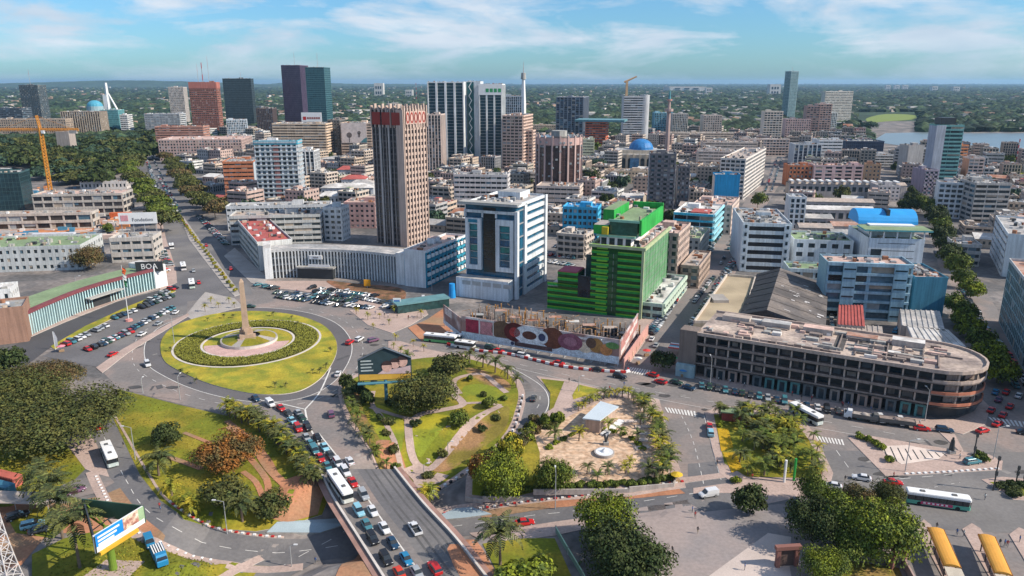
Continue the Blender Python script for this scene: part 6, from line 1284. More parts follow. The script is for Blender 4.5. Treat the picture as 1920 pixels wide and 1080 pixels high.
for ni_,(x,y) in enumerate(sorted([(1105,800),(1140,812),(1165,820),(1195,828),(1100,890),(1140,892),(1172,890),(1215,895),(1180,880),(1120,905),(1040,830),(1085,828),(1200,800),(1225,905)])): palm('small palm on the sandy plaza, %s from the left'%ordw(ni_).replace('nearest','first'),x,y,R.uniform(3.4,4.8),R.choice(['palm','yellow','mid']),'palms on the sandy plaza',1.1)
for i in range(70):
    x=R.uniform(1385,1535);y=R.uniform(782,895)
    if x>1500 and y<820: continue
    palm('broad leafed palm in the %s %s part of the small square park'%('lower' if y>840 else 'upper','left' if x<1440 else 'right' if x>1490 else 'middle'),x,y,R.uniform(3,5.4),R.choice(['mid','mid','yellow','palm']),'palms filling the small square park',1.2)
for i in range(16): x=R.uniform(1345,1480);y=R.uniform(780,800); palm('palm along the top edge of the small square park',x,y,R.uniform(3.5,5),'palm','palms on the top edge of the small square park')
for i in range(18):
    a=R.random()*6.28; q=R.uniform(.86,.98); x=466+q*165*math.cos(a); y=662+q*76*math.sin(a); o=palm('tiny young palm planted on the roundabout grass',x,y,R.uniform(1.6,2.4),'palm','young palms on the roundabout grass'); o.location.z+=.2
for ni_,(x,y) in enumerate(sorted([(385,585),(396,570),(410,578),(430,570),(440,578),(668,590),(690,600),(712,598),(730,610),(740,588),(700,618),(760,582),(738,655),(742,640),(775,650),(795,660),(752,668),(790,596)])): palm('young bare palm on the roundabout plazas, %s from the left'%ordw(ni_).replace('nearest','first'),x,y,R.uniform(2.8,4.2),'yellow','young palms on the roundabout plazas',.8)
for ni_,(x,y) in enumerate(sorted([(1630,828),(1640,836),(1650,842),(1612,822),(1665,866),(1830,862),(1845,866),(1838,856),(1380,905),(1350,800)])): bush('clipped shrub on the traffic islands, %s from the left'%ordw(ni_).replace('nearest','first'),x,y,1.5,1.6,'lime','shrubs on the traffic islands')
for pi_,p in eb([(340,412),(360,442),(390,480),(415,515),(442,548)],26): o=tree('clipped pale shrub on the avenue median, %s of its row'%ordw(pi_).replace('nearest','first'),0,0,1.3,1.9,'yellow','bush','shrubs along the avenue median',pos=p,small=True,name='bush')
for i in range(16): bush('low shrub in the right verge of the bus lot',R.uniform(1855,1960),R.uniform(908,935),R.uniform(1,1.8),R.uniform(1,1.7),'dark','shrubs on the right verge')
for pi_,p in eb([(1030,842),(1080,815),(1130,808),(1180,822),(1205,845)],12): tree('clipped segment of the curved plaza hedge, %s of its row'%ordw(pi_).replace('nearest','first'),0,0,1.2,1.2,'lime','hedge','curved plaza hedge',pos=p,small=True,name='bush')
for pi_,p in eb([(912,932),(1000,922),(1080,915),(1180,912),(1258,900)],34): tree('clipped bush along the low plaza wall, %s of its row'%ordw(pi_).replace('nearest','first'),0,0,1.5,1.5,'mid','hedge','hedge along the plaza wall',pos=p,small=True,name='bush')
for pi_,p in eb([(985,790),(1000,800),(960,835),(905,868)],12): tree('dull brown bush beside the slip road, %s of its row'%ordw(pi_).replace('nearest','first'),0,0,2.2,2.6,'brown','bush','brown bushes along the slip road',pos=p+Vector((2,-1,0)),small=True,name='bush')
# grass blades as soft clumps on the lawns
def tufts(name,ringpx,n,m,size,off):
    pts=[G(*q) for q in ringpx]; xs=[p.x for p in pts];ys=[p.y for p in pts]; poly=[(p.x,p.y) for p in pts]
    def inside(x,y):
        c=False;j=len(poly)-1
        for i in range(len(poly)):
            if (poly[i][1]>y)!=(poly[j][1]>y) and x<(poly[j][0]-poly[i][0])*(y-poly[i][1])/(poly[j][1]-poly[i][1])+poly[i][0]: c=not c
            j=i
        return c
    def fn():
        while True:
            x=rr.uniform(min(xs),max(xs));y=rr.uniform(min(ys),max(ys))
            if inside(x,y): return (x,y,th(x,y)+off)
    leafmass(name,fn,n,size,m,flat=.9)
GT_=M('grass_tuft',(.12,.14,.015),.9,.25,.2,isl=.5,col2=(.22,.19,.02),c2scale=.06)
tufts('grass_tufts',[(222,735),(330,765),(425,785),(500,800),(550,850),(600,930),(480,990),(345,970),(262,890),(215,790)],2600,GT_,.22,.13)
tufts('grass_tufts',[(-60,800),(110,830),(155,880),(70,920),(-60,950)],1500,GT_,.32,.15); tufts('grass_tufts',[(120,1020),(230,995),(300,1030),(400,1056),(420,1120),(70,1120)],1500,GT_,.28,.16)
# ---------------- vehicles
TYRE=M('tyre',(.02,.02,.02),.8,.05,1); GLS=M('car_glass',(.02,.025,.03),.08,.1,1,spec=.8); LAMPM=M('headlight_glass',(.7,.7,.68),.2,.05,1); TAIL=M('tail_light',(.4,.01,.01),.3,.05,1)
def paint(n,c): return M('car_paint_'+n,c,.28,.05,.3,metal=.1,spec=.6,fine=.0)
PC={'red':paint('red',(.50,.02,.02)),'orange red':paint('orange',(.60,.05,.02)),'white':paint('white',(.66,.66,.67)),'black':paint('black',(.015,.016,.02)),'dark grey':paint('dgrey',(.06,.065,.07)),'silver':paint('silver',(.34,.36,.38)),'blue':paint('blue',(.02,.20,.38)),'dark blue':paint('dblue',(.015,.05,.10)),'teal':paint('teal',(.06,.20,.24)),'purple':paint('purple',(.16,.07,.13)),'light blue':paint('lblue',(.25,.50,.60)),'dark green':paint('dgreen',(.03,.07,.05))}
def loft(mb,st,m,sections=6):
    """st: (x, half width, zlow, zhigh, shoulder inset)"""
    rings=[]
    for x,w,z0,z1,ins in st:
        rings.append([mb.p(x,-w*.94,z0),mb.p(x,-w,z0+(z1-z0)*.45),mb.p(x,-w+ins,z1),mb.p(x,w-ins,z1),mb.p(x,w,z0+(z1-z0)*.45),mb.p(x,w*.94,z0)])
    k=mb.mi(m)
    for a,b in zip(rings,rings[1:]):
        for i in range(5): mb.f.append([a[i],a[i+1],b[i+1],b[i]]); mb.m.append(k)
    mb.f.append(rings[0][::-1]); mb.m.append(k); mb.f.append(rings[-1][:]); mb.m.append(k)
CARS={}
def car_parts(kind,col):
    key=(kind,col)
    if key in CARS: return CARS[key]
    p=PC[col]; b=MB(); g=MB()
    if kind=='sedan':
        loft(b,[(-2.2,.72,.42,.78,.08),(-2.05,.84,.3,.92,.1),(-1.3,.88,.28,.96,.1),(0,.89,.28,.95,.1),(1.0,.88,.28,.93,.12),(1.9,.82,.3,.78,.14),(2.2,.68,.38,.62,.08)],p)
        loft(g,[(-1.72,.70,.93,.96,.03),(-1.05,.74,.93,1.36,.14),(.15,.74,.93,1.38,.14),(1.0,.70,.92,.95,.03)],GLS); loft(b,[(-1.1,.60,1.34,1.44,.05),(-.9,.62,1.36,1.47,.06),(.1,.62,1.36,1.46,.06),(.28,.60,1.33,1.42,.05)],p); wb=1.35
    elif kind=='suv':
        loft(b,[(-2.3,.80,.45,1.0,.06),(-2.2,.9,.35,1.08,.08),(0,.93,.35,1.06,.08),(1.2,.92,.35,1.04,.12),(2.1,.86,.38,.92,.12),(2.3,.74,.42,.8,.08)],p)
        loft(g,[(-2.2,.78,1.04,1.08,.03),(-1.95,.80,1.04,1.62,.12),(.3,.80,1.04,1.62,.14),(1.15,.76,1.02,1.06,.03)],GLS); loft(b,[(-2.0,.68,1.6,1.7,.05),(.35,.68,1.58,1.7,.06)],p)
        wb=1.45
    elif kind=='van':
        loft(b,[(-2.3,.84,.4,1.75,.08),(-2.2,.9,.35,1.85,.12),(.6,.9,.35,1.85,.12),(1.0,.9,.35,1.2,.12),(2.0,.86,.35,.95,.12),(2.25,.74,.42,.8,.08)],p); loft(g,[(.58,.80,1.15,1.78,.12),(.75,.80,1.15,1.7,.12),(1.35,.76,1.12,1.16,.03)],GLS); wb=1.45
    elif kind=='pickup':
        loft(b,[(0.0,.9,.4,1.05,.08),(1.3,.9,.4,1.04,.12),(2.2,.84,.42,.9,.12),(2.45,.74,.45,.78,.08)],p)
        b.box(-2.5,-.9,.45,0,.9,.6,DARKM,bot=True); b.box(-2.5,-.92,.45,.05,-.82,1.05,p,bot=True); b.box(-2.5,.82,.45,.05,.92,1.05,p,bot=True); b.box(-2.55,-.92,.45,-2.45,.92,1.05,p,bot=True)
        loft(g,[(-.35,.78,1.02,1.06,.03),(-.2,.78,1.02,1.6,.12),(.75,.78,1.02,1.6,.14),(1.45,.74,1.0,1.04,.03)],GLS); loft(b,[(-.25,.66,1.58,1.68,.05),(.8,.66,1.56,1.67,.06)],p); wb=1.5
    w=MB(); w.tube((0,-.11,0),(0,.11,0),.33,None,14,TYRE); w.tube((0,-.13,0),(0,-.12,0),.19,None,10,METAL); w.tube((0,.12,0),(0,.13,0),.19,None,10,METAL)
    hl=MB(); hl.box(-.06,-.16,-.07,.06,.16,.07,LAMPM,bot=True); tl=MB(); tl.box(-.05,-.14,-.08,.05,.14,.08,TAIL,bot=True)
    full=MB(); full.v=list(b.v); full.f=[list(x) for x in b.f]; full.m=list(b.m); full.ms=list(b.ms); o=len(full.v); full.v+=g.v; k=full.mi(GLS); full.f+=[[i+o for i in f] for f in g.f]; full.m+=[k]*len(g.f)
    for sx_ in (-wb,wb):
        for sy_ in (-.8,.8): full.tube((sx_,sy_-.1,.33),(sx_,sy_+.1,.33),.33,None,8,TYRE)
    CARS[key]=dict(body=b.mesh('body'),glass=g.mesh('window_glass'),wheel=UNITM.setdefault('wheel',w.mesh('wheel')),hl=UNITM.setdefault('hl',hl.mesh('headlight')),tl=UNITM.setdefault('tl',tl.mesh('tail_light')),full=full.mesh('car'),wb=wb)
    return CARS[key]
def head(x,y,dx,dy,pos=None):
    a=G(x,y) if pos is None else pos; b=P(x+dx,y+dy,a.z); c=P(x,y,a.z); return a,math.atan2(b.y-c.y,b.x-c.x)
def car(label,x,y,dx,dy,col,kind='sedan',group=None,z=None,det=None,rot=None,pos=None):
    if z is not None: a=P(x,y,z); rz=head(x,y,dx,dy,a)[1]
    elif pos is not None: a=pos; rz=rot
    else: a,rz=head(x,y,dx,dy); a.z+=.1
    if rot is not None: rz=rot
    c=car_parts(kind,col); det=zc(a)<265 if det is None else det
    if not det: o=obj('car',c['full'],None,loc=a,rz=rz); return tag(o,label,'car',group)
    t=thing('car' if kind!='pickup' else 'pickup_truck',label,{'pickup':'pickup truck','van':'van'}.get(kind,'car'),a,rz,group); obj('body',c['body'],t); obj('window_glass',c['glass'],t)
    for sx_ in (-c['wb'],c['wb']):
        for sy_ in (-.8,.8): obj('wheel',c['wheel'],t,loc=(sx_,sy_,.33))
    L=2.2 if kind=='sedan' else 2.28 if kind!='pickup' else 2.45
    for sy_ in (-.55,.55): obj('headlight',c['hl'],t,loc=(L-.06,sy_,.68 if kind=='sedan' else .8)); obj('tail_light',c['tl'],t,loc=(-L+.02,sy_,.76 if kind=='sedan' else .9))
    return t
D1=(42,70); D0=(30,45)
zb_=.09
for x,y,c,k,lab in [(480,750,'dark blue','sedan','dark blue sedan joining the queue beside the lawn palms'),(507,760,'white','van','white van at the head of the queue by the lawn palms'),(527,768,'red','sedan','red sedan right behind the white van in the queue'),(541,778,'dark grey','sedan','dark grey sedan behind the red one in the queue'),(560,778,'silver','sedan','silver sedan waiting by the median tip'),(548,792,'light blue','sedan','pale blue sedan half hidden by the palms'),(559,806,'red','suv','bright red car in the left queue lane near the palms'),(567,787,'dark green','sedan','dark green car in the right queue lane'),(577,804,'black','suv','large black car in the right queue lane'),(575,824,'silver','sedan','silver sedan left of the dark pair in the queue'),(583,836,'teal','sedan','teal car in the left queue lane beside the palms'),(596,824,'black','sedan','black sedan halfway down the queue'),(609,842,'light blue','sedan','pale blue sedan ahead of the dark one near the bridge'),(590,848,'teal','van','blue green van hugging the palms before the bridge'),(601,862,'red','sedan','red taxi before the long white bus'),(620,857,'dark grey','sedan','dark grey sedan beside the red taxi before the bus'),(614,878,'teal','sedan','teal sedan directly ahead of the long white bus'),
 (634,872,'white','suv','white car beside the front of the long bus'),(648,888,'white','suv','second white car beside the long bus'),(662,908,'red','sedan','bright red car level with the middle of the long bus'),(682,932,'silver','suv','silver car right of the rear of the long bus'),(673,962,'light blue','suv','pale blue car just behind the long bus'),(699,962,'white','sedan','white sedan with a pale cargo on its roof, right lane'),(688,988,'teal','sedan','blue grey car behind the pale blue one'),(721,994,'white','sedan','white saloon in the right lane beside the median line'),(699,1014,'black','suv','black car with luggage on its roof'),(737,1022,'dark blue','sedan','shiny dark blue saloon in the right lane'),(724,1052,'black','suv','large black car near the bottom of the bridge'),(762,1052,'blue','sedan','bright blue car near the bottom of the bridge'),(750,1080,'orange red','sedan','orange red car at the bottom edge of the queue'),(782,1078,'silver','sedan','silver car at the bottom edge beside the orange one')]:
    d=(32,30) if y<800 else ((26,40) if y<880 else (40,62)); car(lab,x,y,*d,c,k,z=zb_)
car('white sedan driving up the empty right carriageway before the bridge',656,868,-26,-44,'white',z=zb_)
car('white pickup truck with an open dark bed crossing the bridge alone',778,995,-42,-62,'white','pickup',z=zb_)
car('bright red car leaving at the bottom edge of the bridge',815,1070,-42,-62,'red','suv',z=zb_)
car('purple red car alone on the carriageway below the roundabout',621,780,-10,-40,'purple','suv')
car('white sedan just right of the roundabout tip',634,704,12,-25,'white')
for x,y,dx,dy,c,k,lab in [(656,645,20,-14,'red','suv','red car on the right side of the roundabout'),(674,639,20,-12,'white','suv','small white car beside the red one right of the roundabout'),(700,641,30,-8,'purple','suv','dark red hatchback crossing right of the roundabout'),(277,686,10,20,'white','suv','white car entering the lower left of the roundabout'),(267,629,25,-14,'white','sedan','white sedan on the approach left of the roundabout'),(298,609,25,-14,'silver','sedan','silver sedan behind the white one left of the roundabout'),(330,588,20,-16,'white','sedan','white sedan beside the car park exit'),(212,667,20,-10,'red','sedan','red sedan at the junction left of the roundabout'),(470,577,25,0,'dark green','sedan','dark green saloon at the top of the roundabout, behind the obelisk'),
 (187,789,-10,-40,'red','sedan','red sedan driving up the loop road'),(186,803,-10,-40,'red','sedan','second red sedan close behind the first on the loop road'),(1000,750,12,-30,'dark grey','sedan','dark grey car on the curve beside the small triangular lawn'),
 (1048,684,30,6,'red','sedan','red sedan on the main road below the mural hoarding'),(981,670,30,5,'white','suv','white car below the red and white blocks'),(975,665,30,5,'black','sedan','black car just behind the white one below the blocks'),(935,661,30,5,'red','sedan','dark red sedan behind the white minibus'),(920,655,30,5,'dark green','suv','dark green car next to the dark red sedan'),(1117,696,-30,-5,'black','sedan','black saloon on the main road right of the red sedan'),(1162,709,30,6,'black','suv','black car before the zebra crossing'),(1223,706,-30,-8,'red','sedan','red sedan at the side street crossing, left of the pair'),(1238,719,-30,-8,'red','sedan','red sedan at the side street crossing, right of the pair'),(1268,720,30,8,'dark green','sedan','dark green sedan next to the red pair'),(1291,730,30,8,'dark blue','sedan','dark blue sedan driving past the ruin corner'),(1332,815,-5,-40,'light blue','suv','pale blue car driving along the small square park'),(1330,803,-5,-40,'red','sedan','red car just ahead of the pale blue one'),
 (1328,931,-30,5,'white','van','white delivery van at the lower junction'),(984,984,30,-3,'red','sedan','bright red sedan on the sunken road right of the bridge'),(1615,900,-30,-5,'white','sedan','white sedan near the lime topped clump'),(1560,915,-30,-5,'white','sedan','white sedan partly hidden by the clump'),(1674,909,30,2,'red','sedan','red sedan left of the long green bus'),(1492,948,10,20,'dark grey','sedan','dark grey car in the shade of the clump'),
 (1728,807,30,3,'red','sedan','red saloon behind the dump truck'),(1770,810,30,3,'dark blue','suv','dark blue car behind the red saloon'),(1842,811,30,-8,'red','sedan','red car in the right hand junction, lowest of the group'),(1870,798,25,-14,'red','sedan','red car on the right hand zebra crossing'),(1880,781,15,-20,'red','sedan','red car just above the right hand zebra crossing'),(1858,772,15,-20,'red','sedan','red car by the corner planting of the ruin'),(1893,765,15,-22,'red','sedan','red car waiting in the right hand street'),(1872,752,15,-22,'purple','sedan','dark red car waiting beside the street trees'),(1886,738,15,-22,'red','sedan','red car further up the right hand street'),(1910,745,15,-22,'white','sedan','white car at the right edge of the street'),(1866,738,10,-22,'blue','sedan','blue car between the street tree and the red cars'),(1922,815,30,5,'black','sedan','black car at the right edge of the junction'),(1822,870,20,-3,'teal','suv','teal car behind the island signs')
 ,(142,924,18,-6,'purple','sedan','purple grey sedan parked on the sand track'),(34,972,24,-8,'black','suv','black car parked under the palms at the left edge'),(62,989,24,-6,'light blue','suv','pale teal car parked under the palms'),(75,998,24,-6,'dark grey','sedan','dark grey car right below the pale teal one'),
 (350,425,0,10,'orange red','sedan','orange red car on the avenue before the small bus'),(373,532,5,25,'red','sedan','bright red car next to the second bus on the avenue'),(363,510,5,25,'silver','sedan','silver car between the two avenue buses'),(433,506,5,15,'red','sedan','red car on the right carriageway of the avenue'),(387,462,5,15,'red','sedan','red car in the shade of the avenue hedge'),
 (1230,650,20,-30,'silver','sedan','silver car parked at the pink wall'),(1222,638,12,-20,'white','sedan','white car in the side street mouth'),(1268,565,12,-20,'red','sedan','bright red car in the side street')]:
    car(lab,x,y,dx,dy,c,k)
# parked rows
FARC=[]
def prow(a,b,n,facing,lab,group,cols,z=0.,jit=.4,skip=.05,far=False):
    A_=G(*a);B2=G(*b); d=(B2-A_); n=max(1,int(d.length/2.5)) if facing>.5 else n; rz=math.atan2(d.y,d.x)+facing
    for i in range(n):
        if R.random()<skip: continue
        p=A_+d*((i+.5)/n); p=p+Vector((R.uniform(-jit,jit)*.5,R.uniform(-jit,jit)*.5,0)); p.z=th(p.x,p.y)+.14; c=R.choice(cols)
        kd=R.choice(['sedan','sedan','suv']); rt=rz+R.uniform(-.05,.05)+(math.pi if R.random()<.4 else 0)
        if far or zc(p)>430: FARC.append((p,rt,c,kd)); continue
        car('%s car, %s from one end, %s'%(c,ordw(i).replace('nearest','first'),lab),0,0,0,0,c,kd,group,pos=p,rot=rt)
MIX=['white','silver','dark grey','black','white','dark blue','teal','silver','dark green','red']
DKS=['white','silver','dark grey','black','white','dark blue','teal','dark green','black']
pi2=math.pi/2
for a,b,n,lab,gr in [((590,548),(700,565),9,'second middle row before the curved fin building','cars parked before the curved building, second middle row'),((520,557),(640,575),9,'road side row before the curved fin building','cars parked before the curved building, road side row'),((480,535),(520,543),6,'left end before the curved fin building','cars parked before the curved building, left end'),((515,550),(668,568),14,'nearest row before the curved fin building','cars parked before the curved building, near row'),((582,541),(708,558),13,'middle row before the curved fin building','cars parked before the curved building, middle row'),((650,574),(700,580),12,'near row by the young palm plaza','cars parked before the curved building, plaza row'),((700,565),(770,578),11,'row right of the blue sign','cars parked before the curved building, right row'),((705,574),(760,582),9,'second row right of the blue sign','cars parked before the curved building, second right row'),((765,566),(800,562),4,'parked beside the teal glass canopy','cars parked by the glass canopy')]: prow(a,b,n,pi2*.85,lab,gr,DKS,skip=.05)
for a,b,n,lab,gr in [((160,660),(250,622),9,'aisle row of the left car park','aisle row of the left car park'),((120,650),(200,612),13,'upper row before the crescent building','upper row of the left car park'),((210,600),(325,556),18,'parked in the upper row near the flagpole','upper row near the flagpole'),((188,650),(330,575),24,'lower row of the left car park','lower row of the left car park'),((290,500),(312,510),3,"by the white end wall",'cars by the white end wall'),((275,570),(330,540),8,'far corner of left car park','far corner of the left car park')]: prow(a,b,n,pi2*.8,lab,gr,MIX,skip=.1)
prow((1308,724),(1480,757),34,pi2*1.15,'row along the ruined building','cars parked along the ruin',DKS,skip=.08); prow((1485,758),(1600,780),20,pi2*1.15,'right part of row along the ruin','cars parked along the ruin, right part',DKS,skip=.1); prow((1600,782),(1720,800),16,pi2*1.1,'parked behind the truck along the ruin','cars parked behind the truck',DKS,skip=.3)
# side street: rows on both sides
for a,b,n,lab,gr,f in [((1284,636),(1338,552),20,'against the flat annex','cars parked against the annex',pi2*.6),((1342,546),(1384,478),18,'side street below the white office','cars parked on the right of the side street',pi2*.6),((1220,628),(1262,566),14,'parked along the green tower shops','cars parked along the green shops',pi2*.7),((1264,562),(1334,466),30,'parked on the left side of the side street','cars parked on the left of the side street',pi2*.7),((1330,470),(1385,395),22,'parked along the turquoise striped market building','cars parked along the market building',0),((1300,570),(1340,520),10,'driving up the middle of the side street','cars in the middle of the side street',0),((1385,470),(1412,410),14,'parked beside the white six storey office','cars parked by the white six storey office',0),((1350,500),(1400,400),14,'standing in the traffic of the side street','cars in the traffic of the side street',0),((1434,360),(1458,296),40,'in the second far traffic lane','cars in the far traffic of the side street',0),((1446,360),(1466,296),40,'in the far traffic of the long side street','cars in the far traffic of the side street',0)]: prow(a,b,n,f,lab,gr,MIX,skip=.08,far=('far' in lab or 'standing in' in lab or 'market' in lab or 'left side' in lab))
for a,b,n,lab,gr,f in [((1905,730),(1850,620),18,'left row of the right hand street','cars parked in the right hand street, left row',.2),((1935,740),(1870,640),14,'right row of the right hand street','cars parked in the right hand street, right row',.2),((1845,610),(1800,540),10,'under right hand street trees','cars parked under the right hand trees',.1),((1790,500),(1765,440),9,'on the shaded part of the right hand street','cars on the shaded right hand street',0)]: prow(a,b,n,f,lab,gr,MIX,skip=.12,far='shaded' in lab)
for a,b,n,lab,gr,f in [((292,350),(268,285),40,'in the far lane of the avenue','cars far',0),((340,412),(296,330),26,'in the avenue right shade','cars far',0),((310,400),(280,320),24,'in the avenue left lane','cars far',0),((300,360),(272,290),26,'in the far traffic of the tree lined avenue','cars in the far avenue traffic',0),((318,362),(284,290),24,'in the right lane of the far avenue traffic','cars in the far avenue, right lane',0),((340,400),(310,345),12,'on the shaded stretch of the avenue','cars on the shaded avenue',0),((425,460),(372,405),12,'by the pale office wings','cars parked by the pale office wings',pi2*.7),((302,470),(318,500),4,'parked by the white workshops beside the avenue','cars by the white workshops',pi2)]: prow(a,b,n,f,lab,gr,MIX,skip=.1,far='avenue' in lab and 'workshops' not in lab and 'pale' not in lab)
prow((1560,620),(1558,580),6,0,'in the narrow yard by the warehouse','cars in the narrow yard',['white','light blue','silver'],skip=0)
prow((1675,628),(1690,612),2,0,'parked in the dark yard behind the ruin','cars behind the ruin',['white','blue'],skip=0)
for a,b,n in (((1022,478),(1082,486),9),((1030,462),(1092,470),9),((1028,492),(1078,500),9),((1300,480),(1325,450),8)): prow(a,b,n,pi2,'behind','x',MIX,far=True)
mbf=MB()
for p,rt,c,kd in FARC:
    me=car_parts(kd,c)['full']; T=Matrix.Translation(p)@Matrix.Rotation(rt,4,'Z'); o_=len(mbf.v); ks=[mbf.mi(m) for m in me.materials]; mbf.v+=[tuple(T@v.co) for v in me.vertices]
    for q in me.polygons: mbf.f.append([o_+j for j in q.vertices]); mbf.m.append(ks[q.material_index])
tag(mbf.build('far_traffic',kind='stuff'),'dense far traffic of tiny cars on the avenue and the long side street','cars')
# buses
def bus(label,x,y,dx,dy,L=12.,low=(.6,.6,.6),z=None,stripe=None,w=2.55,h=3.1,name='bus',roof=WHITE):
    a=P(x,y,z) if z is not None else G(x,y)
    if z is None: a.z+=.1
    rz=head(x,y,dx,dy,a)[1]; t=thing(name,label,'bus',a,rz); lm=M('bus_low_%d_%d_%d'%tuple(int(c*99) for c in low),low,.4,.06,.5,fine=0); hw=w/2; hl=L/2
    mb=MB(); q=lambda o:[(-hl+o,-hw),(hl-o*2,-hw),(hl,-hw+o*2),(hl,hw-o*2),(hl-o*2,hw),(-hl+o,hw),(-hl,hw-o),(-hl,-hw+o)]
    mb.prism(q(.12),.35,1.25,lm); mb.build('body',t)
    mb=MB(); s=.965; mb.prism([(a_*s,b_*s) for a_,b_ in q(.12)],1.25,2.45,GLS); mb.build('window_glass',t)
    mb=MB(); n=int(L/1.5)
    for i in range(n+1):
        xx=-hl+.15+i*(L-.3)/n
        for sg in (-1,1): mb.box(xx-.07,sg*hw-.05*sg-.04,1.25,xx+.07,sg*hw-.01*sg+.0,2.45,DARKM)
    mb.build('window_pillars',t,'stuff')
    mb=MB(); mb.prism(q(.12),2.45,h-.15,roof); mb.prism([(a_*.97,b_*.93) for a_,b_ in q(.12)],h-.15,h,roof); mb.build('roof',t)
    for xx in (-L*.25,L*.25): mb=MB(); mb.box(xx-.5,-.4,h,xx+.5,.4,h+.16,M('vent_grey',(.12,.12,.12))); mb.build('roof_vent',t)
    if stripe:
        mb=MB(); mb.box(-L*.28,-hw-.03,.5,L*.22,-hw-.001,1.2,M('stripe_%d'%int(stripe[0]*99),stripe,.5),bot=True); mb.build('side_print',t)
        for k in range(6): mb=MB(); mb.box(-L*.24+k*.9,-hw-.05,.7,-L*.24+k*.9+.5,-hw-.03,1.05,WHITE,bot=True); mb.build('print_letter',t)
    for xx in (-L*.3,L*.3):
        for sg in (-1,1): mb=MB(); mb.tube((xx,sg*(hw-.22),.5),(xx,sg*(hw+.01),.5),.5,None,14,TYRE); mb.build('wheel',t)
    for sg in (-1,1): mb=MB(); mb.box(hl-.03,sg*.8-.18,.6,hl+.04,sg*.8+.18,.85,LAMPM,bot=True); mb.build('headlight',t)
    return t
bus('long white roofed bus with two roof vents in the bridge traffic queue',638,922,46,68,12.5,(.55,.56,.52),z=zb_)
bus('white roofed bus driving down the loop road on the left',206,862,20,45,11.,(.45,.52,.50))
bus('long bus with green lower panels and a pink printed side in the right hand lot',1756,948,50,7,13.,(.10,.36,.27),stripe=(.50,.05,.14))
bus('white and green bus crossing the main road below the ruined building',1510,785,34,18,11.,(.50,.56,.54))
bus('green and white bus passing below the mural hoarding',826,642,40,4,12.5,(.14,.42,.16)); bus('small white minibus behind the green and white bus',872,653,30,4,7.5,(.62,.62,.60),h=2.7); bus('white box van partly hidden behind the green bus',850,640,30,4,6.5,(.6,.62,.63))
bus('nearest white bus on the avenue, beside the red car',360,538,3,20,9.5,(.45,.52,.46)); bus('second white bus on the avenue, left of the silver car',344,505,5,20,9.,(.58,.55,.56)); bus('farthest small white bus on the avenue by the workshops',322,466,3,20,7.5,(.62,.62,.62),h=2.7)
def truck(label,x,y,dx,dy,cabc,bedc,L=7,load=None,name='truck',cat='truck'):
    a=G(x,y); a.z+=.1; rz=head(x,y,dx,dy,a)[1]; t=thing(name,label,cat,a,rz); c=M('truck_%d%d%d'%tuple(int(v*99) for v in cabc),cabc,.4,.06,.4); b=M('bed_%d%d%d'%tuple(int(v*99) for v in bedc),bedc,.7,.15,.5)
    mb=MB(); loft(mb,[(L/2-2.1,1.1,.6,2.7,.1),(L/2-.9,1.12,.55,2.75,.15),(L/2-.3,1.1,.55,1.9,.12),(L/2,1.05,.6,1.6,.08)],c); mb.build('cab',t); mb=MB(); loft(mb,[(L/2-.85,1.02,1.75,2.6,.12),(L/2-.2,1.0,1.7,1.9,.1)],GLS); mb.build('windscreen',t)
    mb=MB(); mb.box(-L/2,-1.2,.9,L/2-2.3,1.2,1.1,DARKM); 
    for s in (-1.2,1.12): mb.box(-L/2,s,1.1,L/2-2.3,s+.08,2.1,b)
    for s in (-L/2,L/2-2.38): mb.box(s,-1.12,1.1,s+.08,1.12,2.1,b)
    mb.build('bed',t)
    if load: mb=MB(); mb.prism([(-L/2+.1,-1.1),(L/2-2.4,-1.1),(L/2-2.4,1.1),(-L/2+.1,1.1)],1.2,2.0,load); dome(mb,-1.,0,1.9,1.0,load,10,3,.6); mb.build('load',t)
    else:
        for k in range(5): mb=MB(); mb.box(-L/2+.3,-1.0+k*.45,2.12,L/2-2.5,-.78+k*.45,2.3,WHITE); mb.build('roof_slat',t)
    for xx in (-L*.32,L*.32):
        for sg in (-1,1): mb=MB(); mb.tube((xx,sg*.85,.48),(xx,sg*1.12,.48),.48,None,12,TYRE); mb.build('wheel',t)
    return t
truck('bright blue truck with white roof slats parked below the blue billboard',300,1052,10,22,(.02,.20,.40),(.02,.18,.32),6.5)
car('dark blue van parked just behind the bright blue truck',281,1022,8,20,'blue','van')
truck('white cabbed dump truck with a brown open load in front of the ruin',1612,788,-30,-5,(.6,.62,.65),(.14,.13,.12),8.5,ROOFS[0]); truck('long dark trailer truck loaded with rubble behind the white cab',1672,797,-30,-4,(.12,.12,.12),(.13,.12,.11),11.5,M('rubble_load',(.24,.19,.17),.95,.3,.6))
for i,(x,y,c,lab) in enumerate([(1247,655,'blue','turquoise striped canopy beside the round street tree'),]): 
    g=G(1270,668); t=thing('awning',lab,'awning',g,TH); mb=MB()
    for k in range(5): mb.box(-3.5,k*1.2,2.6,3.5,k*1.2+.9,2.8,M('awn_%d'%(k%3),((.5,.06,.05),(.7,.7,.7),(.03,.35,.50))[k%3],.7)); 
    mb.build('cloth',t); mb=MB()
    for q in ((-3.3,0),(3.3,0),(-3.3,5.5),(3.3,5.5)): mb.tube((q[0],q[1],0),(q[0],q[1],2.6),.06,None,5,METAL)
    mb.build('leg_frame',t)
